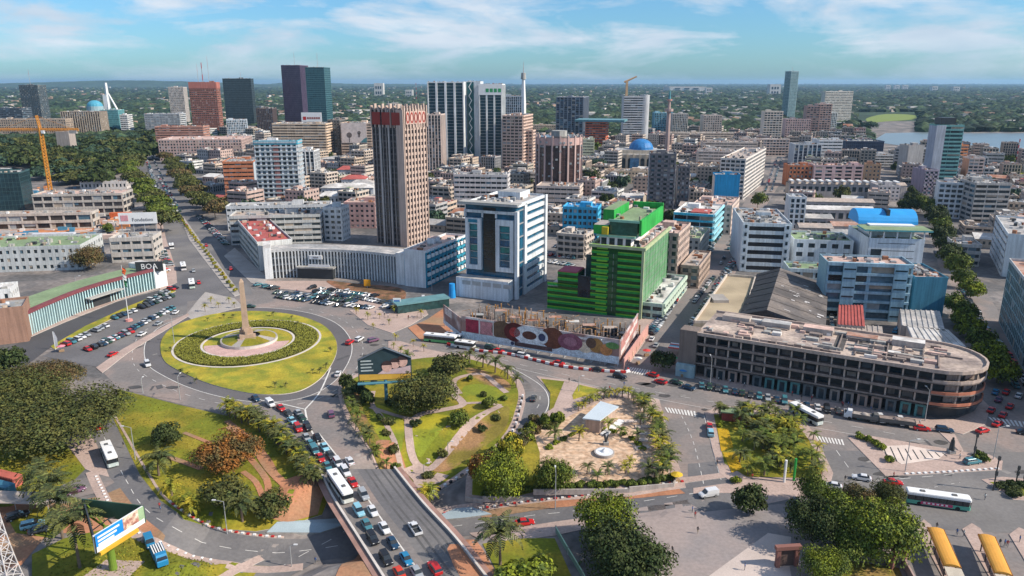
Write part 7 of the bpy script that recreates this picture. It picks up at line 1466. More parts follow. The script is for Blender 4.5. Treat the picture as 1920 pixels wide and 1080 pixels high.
# ---------------- lamps, poles, signs
def lamp(label,x,y,h,arm=1.6,ang=0.,group=None,m=METAL,double=False):
    g=G(x,y); t=thing('street_lamp',label,'street lamp',(g.x,g.y,g.z),ang,group); mb=MB(); mb.tube((0,0,0),(0,0,h),.13,.08,7,m); mb.build('pole',t); mb=MB(); mb.tube((0,0,h),(arm,0,h+.4),.06,.05,5,m); 
    if double: mb.tube((0,0,h),(-arm,0,h+.4),.06,.05,5,m)
    ar_=mb.build('arm',t)
    for s in ((1,-1) if double else (1,)): mb=MB(); mb.box(s*arm-.1 if s>0 else -arm-.7,-.16,h+.32,s*arm+.7 if s>0 else -arm+.1,.16,h+.5,M('lamp_head',(.6,.6,.6),.4)); mb.build('lamp_head',ar_)
for lab,x,y,h,a in [('curved street lamp on the lawn beside the loop road bus',254,862,9,math.pi),('street lamp at the kerb of the loop road by the dry palm',426,1001,8,math.pi),('street lamp on the pavement above the sunken road, right of the bridge',1041,955,9.5,pi2),('street lamp on the small triangular lawn',1085,735,5,0),('tall street lamp before the ruin near the bus',1331,725,9.5,pi2),('tall street lamp before the rounded end of the ruin',1734,790,9.5,pi2),('street lamp on the striped island',1697,885,8.5,0),('street lamp right of the striped island',1862,862,9,0),('tall lamp mast on the left rim of the roundabout',327,645,11,math.pi),('street lamp on the kerb below the roundabout',338,750,7.5,pi2),('short lamp on the corner of the large lawn',268,737,4.5,pi2),('street lamp by the mural hoarding strip',1125,682,9,-pi2),('street lamp standing by the parked cars of the curved building',810,545,10,pi2),('park lamp on the dry lawn of the palm park',840,850,3.2,0),('park lamp at the lower tip of the palm park',795,892,3.2,0),('lamp at the top edge of the avenue plaza',146,555,9,0),('lamp by the footpath near the slip road',547,1063,5,0)]: lamp(lab,x,y,h,.9 if h<6 else 1.8,a)
for lab,x,y,h in [('thick dark traffic pole in the right hand junction',1823,870,8.5),('thick dark traffic pole at the right verge',1862,920,9),('dark traffic signal at the far right verge',1905,905,4.5),('second dark traffic signal at the far right verge',1918,912,4.5),('white flat post at the lower edge of the small square park',1470,905,6),('green flat post beside the white one',1488,902,6)]:
    g=G(x,y); t=thing('signal_pole',lab,'pole',g); m=WHITE if 'white' in lab.split()[0] else GN if lab.startswith('green') else DARKM; mb=MB(); mb.tube((0,0,0),(0,0,h),.16 if m is DARKM else .3,None,7,m); mb.build('pole',t)
    if m is DARKM: mb=MB(); mb.box(-.25,-.3,h*.45,.25,.1,h*.45+1.1,DARKM); mb.box(-.25,-.3,h-1,.25,.1,h,DARKM); mb.build('signal_head',t)
# flagpole
g=P(242,602); t=thing('flagpole','tall white flagpole with an orange white green flag on the car park','flagpole',g); r_=ray(229,497); hf=H+r_.z*g.y/r_.y; mb=MB(); mb.tube((0,0,0),(0,0,hf),.16,.08,8,WHITE); mb.build('pole',t); mb=MB(); mb.tube((0,0,0),(0,0,.9),1.5,1.3,12,M('pink_base',(.55,.25,.22))); mb.build('base',t)
for i,c in enumerate(((.55,.10,.03),(.70,.68,.66),(.03,.20,.08))):
    mb=MB(); z1=hf-1-i*2.6
    for k in range(3): a=k/3;b=(k+1)/3; mb.poly([(.1+.35*math.sin(a*5+i),-.3*math.sin(i+a*4),z1-2.6*a),(1.3+.3*math.sin(a*5+i),.3*math.sin(a*4),z1-2.6*a-.4),(1.3+.3*math.sin(b*5+i),.3*math.sin(b*4),z1-2.6*b-.4),(.1+.35*math.sin(b*5+i),-.3*math.sin(i+b*4),z1-2.6*b)],M('flag_%d'%i,c,.8))
    mb.build('flag_stripe',t)
g=P(104,656); t=thing('feather_flag','white feather banner standing at the car park entrance','flag',g); mb=MB(); mb.tube((0,0,0),(0,0,7),.08,.04,5,WHITE); mb.build('pole',t); mb=MB(); mb.poly([(0,0,1.2),(1.1,0,1.4),(1.3,0,4.5),(.5,0,6.9),(0,0,7)],WHITE); mb.build('cloth',t)
g=P(745,583); t=thing('totem_sign','small blue and white square totem sign before the parked cars','sign',g); mb=MB(); mb.box(-1.6,-.2,1.8,1.6,.2,5.6,WHITE,bot=True); mb.box(-1.2,-.26,2.8,1.2,-.2,4.8,M('sign_blue',(.02,.12,.35)),bot=True); mb.build('panel',t); mb=MB(); mb.box(-.5,-.1,0,.5,.1,1.8,WHITE); mb.build('post',t)
g=P(689,540); t=thing('orange_sign','small orange box sign on the planted bank of the curved building','sign',g); mb=MB(); mb.box(-1.5,-.4,1,1.5,.4,4,M('sign_orange',(.65,.30,.02)),bot=True); mb.build('panel',t); mb=MB(); mb.box(-.2,-.2,0,.2,.2,1,METAL); mb.build('post',t)
drape('planted_bank',[pxc([(612,527),(660,532),(748,540),(760,560),(735,572),(690,560),(640,545)])],M('bank_plants',(.13,.08,.04),.95,.3,.3,fine=.3,fs=2,col2=(.25,.12,.07),c2scale=.2),.22,kerb=.1)
g=P(848,558); t=thing('blue_tank','bright blue inflatable like column beside the white podium','column',g); mb=MB(); mb.tube((0,0,0),(0,0,6.5),1.6,1.3,12,M('bright_blue',(.02,.25,.6),.5)); mb.build('column',t)
# kiosk, fountain, statue
q=[P(1092,784,4.6),P(1125,788,4.6),P(1160,762,4.6),P(1126,752,4.6)]; t=thing('kiosk','small kiosk with a flat pale blue metal roof at the top of the sandy plaza','kiosk'); mb=MB(); mb.prism([p.xy for p in q],4.3,4.6,M('roof_pale_metal',(.50,.56,.60),.5,.05,.3)); mb.build('roof',t); c=sum(q,Vector())/4; mb=MB(); mb.prism([(c+(p-c)*.82).xy for p in q],0,4.3,wall((.5,.36,.28))); mb.build('wall',t)
mb=MB(); a,b=q[1],q[2]; d=(b-a).normalized(); n=Vector((d.y,-d.x,0)); mb.prism([(a+n*.2).xy,(b+n*.2).xy,(b+n*2.).xy,(a+n*2.).xy],.2,.8,WHITE); mb.build('side_ramp',t)
g=P(1133,853); t=thing('fountain','round white fountain basin in the middle of the sandy plaza','fountain',(g.x,g.y,.24)); mb=MB()
mb.tube((0,0,0),(0,0,.7),2.6,2.6,28,PAVG); mb.build('rim',t); mb=MB(); mb.tube((0,0,.7),(0,0,.74),2.25,None,28,M('basin_white',(.66,.68,.70),.3)); mb.build('basin',t); mb=MB(); mb.tube((0,0,.74),(0,0,1.3),1.0,.5,14,WHITE); mb.tube((0,0,1.3),(0,0,1.9),.3,.15,8,WHITE); mb.build('spout',t)
g=P(1136,835); t=thing('statue','dark abstract metal sculpture beside the fountain','statue',(g.x,g.y,.24)); mb=MB(); mb.box(-.7,-.7,0,.7,.7,.8,CONC); mb.build('plinth',t); mb=MB(); mb.tube((0,0,.8),(-.5,0,3.2),.35,.2,8,DARKM); mb.tube((0,0,.8),(.6,.2,2.8),.3,.15,8,DARKM); mb.tube((-.5,0,3.1),(.6,.2,3.6),.2,.1,7,DARKM); mb.tube((-.5,0,3.1),(-1.2,0,2.2),.18,.08,7,DARKM); mb.build('figure',t)
for i,(x,y) in enumerate([(1180,792),(1205,802),(1212,782),(1150,802),(1210,815),(1212,828),(1205,842),(1215,770)]): g=P(x,y); mb=MB(); mb.prism([(-2.2,-.9),(2.0,-.7),(2.2,.8),(-2.,1)],0,.25,M('pale_bench',(.58,.48,.42))); tag(mb.build('stone_bed',None,None,(g.x,g.y,.25),R.uniform(-.3,.3)),'pale raised stone slab set in the sandy plaza','slab','stone slabs on the sandy plaza')
g=P(1380,790); t=thing('park_hut','small red hut with a green roof at the top left of the square park','hut',(g.x-4,g.y,0.2),-.2); mb=MB(); mb.box(0,0,0,8,3,2.6,wall((.35,.08,.06))); mb.build('wall',t); mb=MB(); mb.prism([(-.5,-.6),(8.5,-.6),(8.5,3.4),(-.5,3.4)],2.6,2.9,ROOFS[4]); mb.build('roof',t)
g=P(1783,850); t=thing('island_statue','dark standing figure monument on the traffic island','statue',(g.x,g.y,.2)); mb=MB(); mb.box(-.8,-.8,0,.8,.8,.8,CONC); mb.build('plinth',t); mb=MB(); mb.tube((0,0,.8),(0,0,3.6),.7,.45,8,DARKM); mb.tube((0,0,3.6),(0,0,4.3),.3,.25,8,DARKM); mb.build('figure',t)
# plaza wall
wp=[G(*q) for q in [(872,940),(905,946),(1000,940),(1180,925),(1264,914),(1268,905)]]; t=thing('plaza_wall','low pale retaining wall along the bottom of the fountain plaza','wall')
for i in range(5): a,b=wp[i],wp[i+1]; d=(b-a).normalized(); n=Vector((-d.y,d.x,0))*.35; mb=MB(); z=max(a.z,b.z); mb.prism([a.xy,b.xy,(b+n).xy,(a+n).xy],z-.3,z+1.1,wall((.42,.38,.35))); mb.build('wall_section',t)
# billboards
t=thing('billboard','house shaped dark billboard with three smiling faces on a single blue post','billboard',(P(725,757).x,P(725,757).y,.3),math.radians(8)); sc_=.165; BBW=19.5
zb0=7.6; mb=MB(); BN_=M('billboard_navy',(.03,.055,.065),.6); hw=BBW*.5*.80
prof=[(-hw,zb0),(hw,zb0),(hw,zb0+6.6),(0,zb0+10.2),(-hw,zb0+6.6)]
a=[mb.p(x,-.5,z) for x,z in prof]; b=[mb.p(x,.4,z) for x,z in prof]; k=mb.mi(BN_); mb.f.append(a[:]); mb.m.append(k); mb.f.append(b[::-1]); mb.m.append(k)
for i in range(5): mb.f.append([a[i],b[i],b[(i+1)%5],a[(i+1)%5]]); mb.m.append(k)
pn_=mb.build('panel',t); mb=MB(); mb.tube((0,0,0),(0,0,zb0),.55,.5,12,M('post_blue',(.08,.22,.28),.5)); mb.build('post',t); mb=MB(); mb.box(-hw-.3,-1.4,zb0-.9,hw+1.2,.2,zb0-.6,M('post_blue',(.08,.22,.28))); mb.build('catwalk',t)
mb=MB(); mb.poly([(-hw+.3,-.56,zb0+.2),(hw-.3,-.56,zb0+.2),(hw-.3,-.56,zb0+1.6),(-hw+.3,-.56,zb0+2.1)],M('banner_amber',(.65,.38,.06),.6)); mb.build('amber_strip',pn_); SK=M('print_skin',(.66,.40,.33),.6,.15,1)
for x,z,r_ in ((.6,4.2,1.5),(3.0,5.0,1.4),(5.2,5.6,1.5)): mb=MB(); mb.poly([(x+r_*math.cos(2*math.pi*i/16),-.62,zb0+z+r_*1.15*math.sin(2*math.pi*i/16)) for i in range(16)],SK); mb.build('face_print',pn_); mb=MB(); mb.poly([(x+r_*1.02*math.cos(math.pi*i/10),-.66,zb0+z+.5+r_*.9*math.sin(math.pi*i/10)) for i in range(11)],M('print_hair',(.05,.03,.03))); mb.build('hair_print',pn_)
mb=MB(); mb.poly([(-2.2,-.6,zb0+2),(hw-.3,-.6,zb0+1.7),(hw-.3,-.6,zb0+4.2),(3,-.6,zb0+3.4),(-.6,-.6,zb0+3.1)],M('print_pink',(.62,.45,.45))); mb.build('shirt_print',pn_)
for i in range(4): mb=MB(); mb.box(-hw+.8,-.6,zb0+3+i*1.0,-hw+4.4-.5*(i%2),-.52,zb0+3.4+i*1.0,M('print_lines',(.45,.5,.5)),bot=True); mb.build('text_line',pn_)
for s in (-1,1): mb=MB(); mb.tube((s*hw,-.7,zb0+6.6),(0,-.7,zb0+10.2),.22,None,6,M('frame_grey',(.12,.14,.17))); mb.build('gable_edge',t)
g=P(213,1068); t=thing('billboard','large triangular blue and white billboard on a single green post','billboard',(g.x,g.y,0),0); hB=12.; 
c1=P(175,1008,12.6);c2=P(270,950,12.6);c3=P(155,937,12.6); lo=lambda p:(p.x-g.x,p.y-g.y)
pole_m=M('post_green',(.14,.22,.03),.5); mb=MB(); mb.tube((0,0,0),(0,0,9.6),.75,.65,14,pole_m); mb.build('post',t); mb=MB(); mb.prism([(-5,-3),(4,-4),(5,2.5),(-3,3)],0,.15,PAV); mb.build('base',t)
def bpanel(name,A,Bq,z0,z1,m,off=0.,u0=0.,u1=1.,th_=.25):
    d=Vector((Bq[0]-A[0],Bq[1]-A[1],0)); L=d.length; d.normalize(); n=Vector((d.y,-d.x,0)); a=Vector((A[0],A[1],0))+d*L*u0+n*off; b=Vector((A[0],A[1],0))+d*L*u1+n*off; mb=MB(); mb.prism([a.xy,b.xy,(b-n*th_).xy,(a-n*th_).xy],z0,z1,m); c_=[(a.x,a.y,z0),(b.x,b.y,z0)]; return mb.build(name,t)
A1_,B1_,C1_=lo(c1),lo(c2),lo(c3); zt=12.9;z0_=9.2
bpanel('front_panel',A1_,B1_,z0_,zt,M('ad_white',(.68,.68,.68),.5)); bpanel('back_panel',C1_,A1_,z0_,zt-.2,DARKM) ; bpanel('back_panel',B1_,C1_,z0_,zt,M('panel_back_green',(.04,.09,.06)))
bpanel('ad_blue',A1_,B1_,z0_+1.1,zt-.05,M('ad_blue',(.01,.22,.62),.5),.06,.02,.55,.05)
for i in range(3): bpanel('text_line',A1_,B1_,zt-1.0-i*.75,zt-.6-i*.75,M('ad_white',(.68,.68,.68)),.1,.06,.48-.06*i,.03)
bpanel('photo_print',A1_,B1_,z0_+1.1,zt-.05,M('photo_print',(.38,.17,.13),.6,.35,.5,fine=.3,fs=2,col2=(.55,.45,.35),c2scale=.5),.08,.55,.86,.05); bpanel('photo_print',A1_,B1_,z0_+1.1,zt-.05,M('photo_green',(.30,.42,.25),.6),.08,.86,.98,.05)
bpanel('yellow_strip',A1_,B1_,z0_-.7,z0_-.02,M('catwalk_yellow',(.55,.32,.03),.6),.5,.05,.8,.6)
mb=MB()
cc_=((A1_[0]+B1_[0]+C1_[0])/3,(A1_[1]+B1_[1]+C1_[1])/3)
for p in (A1_,B1_,C1_): mb.tube((0,0,9.4),(p[0]*.97,p[1]*.97,9.6),.22,None,6,pole_m); mb.tube((0,0,9.4),(p[0]*.8,p[1]*.8,12),.14,None,5,pole_m)
for a,b in ((A1_,B1_),(B1_,C1_),(C1_,A1_)): mb.tube(((a[0]+b[0])/2,(a[1]+b[1])/2,9.5),(cc_[0],cc_[1],11.5),.12,None,5,DARKM)
mb.build('truss',t)
# pylon bottom left
g=P(14,1108); t=thing('lattice_pylon','white lattice pylon standing at the lower left corner','pylon',(g.x,g.y,0)); mb=MB(); z=0;s=2.3
PYM=M('pylon_white',(.55,.52,.52),.5)
while z<16:
    s2=s*.86; z2=z+2.4
    for i in range(4):
        c_=[(1,1),(1,-1),(-1,-1),(-1,1)]; a=(c_[i][0]*s,c_[i][1]*s,z); b=(c_[i][0]*s2,c_[i][1]*s2,z2); n_=c_[(i+1)%4]; mb.tube(a,b,.12,None,4,PYM,False); mb.tube(a,(n_[0]*s2,n_[1]*s2,z2),.07,None,4,PYM,False); mb.tube(b,(n_[0]*s2,n_[1]*s2,z2),.07,None,4,PYM,False); mb.tube((n_[0]*s,n_[1]*s,z),b,.07,None,4,PYM,False)
    z,s=z2,s2
mb.build('tower_frame',t)
# containers at the left edge
for x,y,c,lab in [(8,905,(.45,.12,.09),'faded red shipping container at the left edge'),(-6,922,(.04,.14,.22),'blue shipping container in front of the red one')]:
    g=G(x,y); t=thing('container',lab,'container',g,-.35); m=M('cont_'+lab[:4],c,.6,.12,.4); mb=MB(); mb.box(-6,-1.2,0,5,1.2,2.6,m); mb.build('body',t); mb=MB()
    for i in range(22): mb.box(-5.9+i*.5,-1.27,.1,-5.65+i*.5,-1.2,2.5,m)
    mb.build('ribs',t)
# tents / pale roof lower left
g=G(30,965); t=thing('tin_awning','pale dusty flat awning over the parked cars at the left edge','awning',g,-.05); mb=MB(); mb.box(-9,0,2.7,8,5,2.85,ROOFS[0]); mb.build('roof',t); mb=MB(); [mb.tube((x,y,0),(x,y,2.7),.08,None,5,METAL) for x in (-8.5,0,7.5) for y in (.3,4.7)]; mb.build('post_frame',t)
# green fence and wall at the bottom
fp=[G(1042,1000),G(1065,1040),G(1092,1085),G(1110,1120)]; t=thing('green_fence','pale green pipe fence running down beside the lime topped tree','fence'); 
for i in range(3): a,b=fp[i],fp[i+1]; mb=MB(); mb.tube((a.x,a.y,1.6),(b.x,b.y,1.6),.12,None,6,M('fence_green',(.40,.58,.42))); mb.build('rail',t); mb=MB(); d=(b-a); n=Vector((-d.y,d.x,0)).normalized()*.06; mb.prism([a.xy,b.xy,(b+n).xy,(a+n).xy],.1,1.3,M('fence_panel',(.16,.24,.18))); mb.build('fence_panel',t)
for p in fp: mb=MB(); mb.tube((p.x,p.y,0),(p.x,p.y,1.9),.14,None,6,CONC); mb.build('post',t)
# red archway and frames by the clump
for lab,x,y,w_,h_,rz in [('red concrete gateway frame below the tree clump on the left',1474,1062,4.6,4,0.1),('slanted red concrete frame at the right foot of the tree clump',1683,1058,5.5,4.5,.6)]:
    g=G(x,y); t=thing('gateway',lab,'gateway',g,rz); m=M('gate_red',(.24,.11,.09),.85,.12,.3)
    for nme,bb in (('pillar',(-w_/2,-.4,0,-w_/2+.8,.4,h_)),('pillar',(w_/2-.8,-.4,0,w_/2,.4,h_)),('lintel',(-w_/2-.3,-.5,h_,w_/2+.3,.5,h_+.8)),('back_panel',(-w_/2+.8,.1,0,w_/2-.8,.3,h_))): mb=MB(); mb.box(*bb,m if nme!='back_panel' else M('gate_dark',(.12,.08,.07))); mb.build(nme,t)
wq=[G(1580,1042),G(1690,1058),G(1712,1100),G(1722,1140)]; t=thing('compound_wall','low pinkish compound wall beside the tree clump','wall')
for i in range(3): a,b=wq[i],wq[i+1]; d=(b-a).normalized(); n=Vector((-d.y,d.x,0))*.35; mb=MB(); mb.prism([a.xy,b.xy,(b+n).xy,(a+n).xy],0,1.9,wall((.42,.30,.27))); mb.build('wall_section',t)
drape('lawn',[[P(*q).xy for q in [(1590,1052),(1685,1066),(1705,1110),(1560,1110)]]],GRASSD,.14)
# bus shelters
for i,(x,y,lab) in enumerate([(1765,1052,'orange roofed bus shelter on the left platform'),(1860,1066,'orange roofed bus shelter on the right platform')]):
    g=G(x,y); a=P(x,y);b=P(x+26,y+62); rz=math.atan2(b.y-a.y,b.x-a.x); t=thing('bus_shelter',lab,'bus shelter',(g.x,g.y,.15),rz); OM=M('shelter_orange',(.62,.30,.05),.6,.08,.4); n=8
    mb=MB()
    for k in range(n):
        a0=math.pi*k/n;a1=math.pi*(k+1)/n; y0=-1.5*math.cos(a0);y1=-1.5*math.cos(a1);z0=3+.55*math.sin(a0);z1=3+.55*math.sin(a1); mb.poly([(-6.5,y0,z0),(6.5,y0,z0),(6.5,y1,z1),(-6.5,y1,z1)],OM)
    for xx in (-6.5,6.5): mb.poly([(xx,-1.5*math.cos(math.pi*k/n),3+.55*math.sin(math.pi*k/n)) for k in range(n+1)],OM)
    mb.build('roof',t); mb=MB(); RM=M('shelter_rim',(.28,.12,.03)); mb.box(-6.6,-1.62,2.9,6.6,-1.5,3.1,RM); mb.box(-6.6,1.5,2.9,6.6,1.62,3.1,RM); mb.box(-6.72,-1.6,2.9,-6.5,1.6,3.2,RM); mb.build('rim',t)
    for xx in (-5.5,-1.8,1.8,5.5): mb=MB(); mb.box(xx-.1,-1,0,xx+.1,-.8,3,DARKM); mb.box(xx-.1,.8,0,xx+.1,1,3,DARKM); mb.build('post',t)
    mb=MB(); mb.box(-5,-.3,.45,5,.3,.55,DARKM); mb.build('bench',t)
    mb=MB(); mb.box(6.8,-1.5,2.9,10.5,1.5,3.05,M('slat_cream',(.5,.44,.36))); mb.build('end_roof',t)
# people
def person_mesh(name,shirt,trs,stride,seed):
    pts=[(0,0,.95),(0,0,1.25),(0,0,1.45),(0,.02,1.58),(0,.02,1.72), (-.1,0,.92),(-.11,stride*.5,.5),(-.11,stride,.06),(-.11,stride+.16,.03),(.1,0,.92),(.11,-stride*.5,.5),(.11,-stride,.08),(.11,-stride+.15,.03),(-.2,0,1.42),(-.26,-stride*.4,1.15),(-.25,-stride*.2,.9),(.2,0,1.42),(.26,stride*.4,1.15),(.25,stride*.7,.92)]
    ed=[(0,1),(1,2),(2,3),(3,4),(0,5),(5,6),(6,7),(7,8),(0,9),(9,10),(10,11),(11,12),(2,13),(13,14),(14,15),(2,16),(16,17),(17,18)]
    ra=[.15,.15,.16,.055,.105,.09,.065,.045,.04,.09,.065,.045,.04,.06,.045,.035,.06,.045,.035]
    me=bpy.data.meshes.new(name); me.from_pydata(pts,ed,[]); o=bpy.data.objects.new(name,me); C.objects.link(o); md=o.modifiers.new('s','SKIN'); sv=me.skin_vertices[0].data
    for i,r in enumerate(ra): sv[i].radius=(r,r*.8); sv[i].use_root=(i==0)
    o.modifiers.new('u','SUBSURF').levels=1; dg=bpy.context.evaluated_depsgraph_get(); m2=bpy.data.meshes.new_from_object(o.evaluated_get(dg)); bpy.data.objects.remove(o)
    m2.materials.clear(); sk=M('skin',(.08,.045,.03),.6)
    for m in (sk,shirt,trs): m2.materials.append(m)
    for p in m2.polygons: z=p.center.z; x=abs(p.center.x); p.material_index=0 if z>1.5 or (x>.2 and z<1.2) or z<.05 else (1 if z>.93 else 2)
    return m2
cl=lambda n,c:M('cloth_'+n,c,.9,.1,1)
PMH=[person_mesh('person',cl('white',(.6,.6,.58)),cl('navy',(.03,.04,.07)),.22,1),person_mesh('person',cl('red',(.4,.05,.05)),cl('black',(.02,.02,.02)),.18,2),person_mesh('person',cl('blue',(.08,.15,.35)),cl('grey',(.15,.15,.16)),.05,3),person_mesh('person',cl('dark',(.05,.05,.06)),cl('khaki',(.25,.2,.13)),.2,4)]
pd=['in a white shirt and navy trousers','in a red shirt and black trousers','in a blue shirt and grey trousers','in dark top and khaki trousers']
for x,y,k,w_ in [(1308,1001,3,'walking across the open dusty lot'),(1260,1038,3,'walking alone low on the open dusty lot'),(1298,962,2,'standing by the open lot kerb'),(1303,972,1,'standing left on the open lot kerb'),(1344,874,3,'crossing the road beside the square park'),(1675,897,1,'standing at the tip of the striped island'),(1846,938,0,'walking near the right verge'),(1410,900,1,'standing under the square park hedge'),(1911,1018,2,'walking on the far right bus platform'),(1584,904,3,'waiting by the tree clump'),(1538,897,1,'on the pavement corner of the square park'),(1541,893,0,'on the square park corner'),(592,1058,2,'riding along the slip road verge'),(1396,1070,2,'standing on the pale slab at the bottom'),(300,955,1,'walking on the kerb of the loop road'),(302,962,2,'on the loop road kerb'),(232,840,3,'walking beside the loop road on the lawn'),(1799,862,0,'standing by the dark island monument'),(1170,725,2,'walking on the small triangular pavement'),(1067,718,3,'standing at the tip of the small lawn'),(1143,733,1,'standing at the end of the small lawn'),(170,800,0,'on the pavement under the rain tree')]:
    g=G(x,y); g.z+=.15; tag(obj('person',PMH[k],None,loc=g,rz=R.random()*6.28),'person '+pd[k]+' '+w_,'person')

for lab,gr,x0,y0,x1,y1,n in [('on the pavement below the ruin','people below the ruin',1300,705,1750,800,14),('among the parked cars before the curved building','people among the parked cars',490,540,760,580,12),('on the plaza beside the roundabout','people on the roundabout plaza',665,590,795,600,9),('on the pavement of the side street','people in the side street',1215,630,1300,520,12),('on the bus lot platforms','people on the bus lot',1740,990,1900,1030,6)]:
    for i in range(n):
        k=R.randrange(4); u=R.random(); g=G(x0+(x1-x0)*u+R.uniform(-6,6),y0+(y1-y0)*u+R.uniform(-3,3)); g.z+=.17; tag(obj('person',PMH[k],None,loc=g,rz=R.random()*6.28),'person '+pd[k]+' '+lab,'person',gr)
# ---------------- filler blocks of the city
def inquad(q,x,y):
    s=None;n=len(q)
    for i in range(n):
        a=q[i];b=q[(i+1)%n]; c=(b[0]-a[0])*(y-a[1])-(b[1]-a[1])*(x-a[0])
        if s is None: s=c>0
        elif (c>0)!=s: return False
    return True
def segd(path,x,y):
    m=1e9
    for a,b in zip(path,path[1:]):
        dx,dy=b[0]-a[0],b[1]-a[1]; L=dx*dx+dy*dy
        if L==0: continue
        t=max(0,min(1,((x-a[0])*dx+(y-a[1])*dy)/L)); m=min(m,math.hypot(x-a[0]-dx*t,y-a[1]-dy*t))
    return m
ST=[([P(1220,670),P(1330,500),P(1440,345),P(1462,290)],13),([P(1890,700),P(1800,560),P(1752,440),P(1745,380)],14),([p for p in BOUL],24)]
BCEN=[(sum(p[0] for p in q)/len(q),sum(p[1] for p in q)/len(q)) for q in FOOT]
rf_=random.Random(21)
def free(x,y,m=0):
    if any(segd(p,x,y)<w_+m for p,w_ in ST): return False
    return not any(abs(c[0]-x)<150 and abs(c[1]-y)<150 and inquad(q,x,y) for q,c in zip(FOOT,BCEN))
def ppx(x,y,z=0):
    zz=y*CP+(H-z)*SP; return 960+FPX*x/zz, 540-FPX*((z-H)*CP+y*SP)/zz
RN=['beige','grey','rusty','white','green','pink','red','blue']; WN=[((.52,.45,.39),'cream'),((.38,.37,.37),'grey'),((.60,.59,.57),'white'),((.50,.42,.36),'cream'),((.46,.34,.30),'pinkish'),((.42,.36,.30),'tan'),((.50,.40,.32),'sandy')]
nfill=0
class _M: pass
MERGE=_M(); MGB=MB()
def emitb(m_,name,t,kind=None,T=None):
    if t is not MERGE: return m_.build(name,t,kind)
    o_=len(MGB.v); MGB.v+=[tuple(T@Vector(v)) for v in m_.v]; ks=[MGB.mi(q) for q in m_.ms]; MGB.f+=[[o_+j for j in f] for f in m_.f]; MGB.m+=[ks[q] for q in m_.m]
def zone(px_,py_):
    if px_<0: s='far left'
    r='far' if py_<310 else 'middle' if py_<350 else 'near'
    if px_<480: c='left of turquoise banded block'
    elif px_<850: c='around the tall brown tower'
    elif px_<1130: c='by the round brown tower'
    elif px_<1400: c='along the market street'
    elif px_<1700: c='around the row of halls'
    else: c='by the lagoon shore'
    return c+', '+r+' rows'
e1,e2=fdir(TH)
rows=[]
for i in range(-48,70):
    for j in range(-6,60):
        if i%5==0 and False: continue
        x=60+e1.x*i*18+e2.x*j*20; y=300+e1.y*i*18+e2.y*j*20
        if j%6==5 or i%7==6: continue
        if y<395 or y>1290: continue
        a,b=ppx(x,y)
        if a<-30 or a>1960: continue
        if b>505: continue
        if a<470 and b<330 and a<275: continue
        if a<330 and b>330: continue
        if a>1640 and b<300 and y>900: continue
        if 1500<a and b>395 and a<1760: continue
        if b>470 and a<1750 and not(1040<a<1110): continue
        if y>620 and rf_.random()<.04: continue
        rows.append((y,x,a,b))
rows.sort()
for y,x,a,b in rows:
    w_=rf_.uniform(14,17.8); d_=rf_.uniform(14,19.5); ok=all(free(x+e1.x*u*w_+e2.x*v*d_,y+e1.y*u*w_+e2.y*v*d_) for u in (0,.5,1) for v in (0,.5,1))
    if not ok: continue
    if rf_.random()<.20 and y<1100:
        tree('courtyard tree '+zone(a,b),0,0,rf_.uniform(5,8),rf_.uniform(8,12),rf_.choice(['dark','mid','olive','teal']),group='courtyard trees of the downtown',pos=Vector((x,y,0)),small=True); continue
    h=rf_.choice([4,5,6,7,8,9,11,13,16]) if y<800 else rf_.choice([6,8,10,12,15,18,22])
    r=rf_.choice([0,0,1,1,1,3,3,2,5,6,4]); wc,wn=rf_.choice(WN); fl=max(1,round(h/3.3)); o=Vector((x,y,0))
    joined=nfill>=270
    t=MERGE if joined else thing('city_building',f'{("one","two","three","four","five","six","seven")[min(6,fl-1)]} storey {wn} building, {RN[r]} roof, {zone(a,b)}','building',o,TH+rf_.uniform(-.04,.04),'downtown low buildings'); mb=MB()
    wl=wall(wc); q=ROOFS[r]; T_=Matrix.Translation(o)@Matrix.Rotation(TH,4,'Z')
    if h<8 and rf_.random()<.5:
        mb.box(0,0,0,w_,d_,h,wl); mb.poly([(-.6,-.6,h),(w_+.6,-.6,h),(w_+.6,d_/2,h+2.2),(-.6,d_/2,h+2.2)],q); mb.poly([(-.6,d_/2,h+2.2),(w_+.6,d_/2,h+2.2),(w_+.6,d_+.6,h),(-.6,d_+.6,h)],q); mb.poly([(w_,0,h),(w_,d_,h),(w_,d_/2,h+2.2)],wl); mb.poly([(0,0,h),(0,d_,h),(0,d_/2,h+2.2)],wl)
        for k in range(int(w_/3)): mb.box(.8+k*3,-.06,h*.4,2.2+k*3,.02,h*.75,GR)
        emitb(mb,'wall',t,None,T_)
    else:
        mb.box(0,0,0,w_,d_,h,GR,top=q); emitb(mb,'core',t,None,T_); wb=MB(); pb=MB()
        sty=rf_.choice(['grid','gridw','band','bandt','balc','vert'])
        for k,L in enumerate((w_,d_,w_,d_)): facade(wb,pb,k,L,0,h,fl,sty if k in(0,1,3) else 'plain',wl,wl,w_,d_,rf_,False)
        for a4 in ((-.3,-.3,w_+.3,0),(-.3,d_,w_+.3,d_+.3),(-.3,0,0,d_),(w_,0,w_+.3,d_)): wb.box(a4[0]-.003,a4[1]-.003,h-.25,a4[2]+.003,a4[3]+.003,h+.8,wl)
        emitb(wb,'facade',t,None,T_); cb=MB(); clutter(cb,w_,d_,h,rf_,rf_.randint(10,22),CLM)
        if rf_.random()<.6: cb.box(2,d_*.4,h,6,d_*.75,h+2.6,wl,top=q)
        emitb(cb,'roof_units',t,'stuff',T_)
    nfill+=1
tag(MGB.build('far_blocks',kind='stuff'),'mass of low downtown blocks too far to tell apart','buildings')
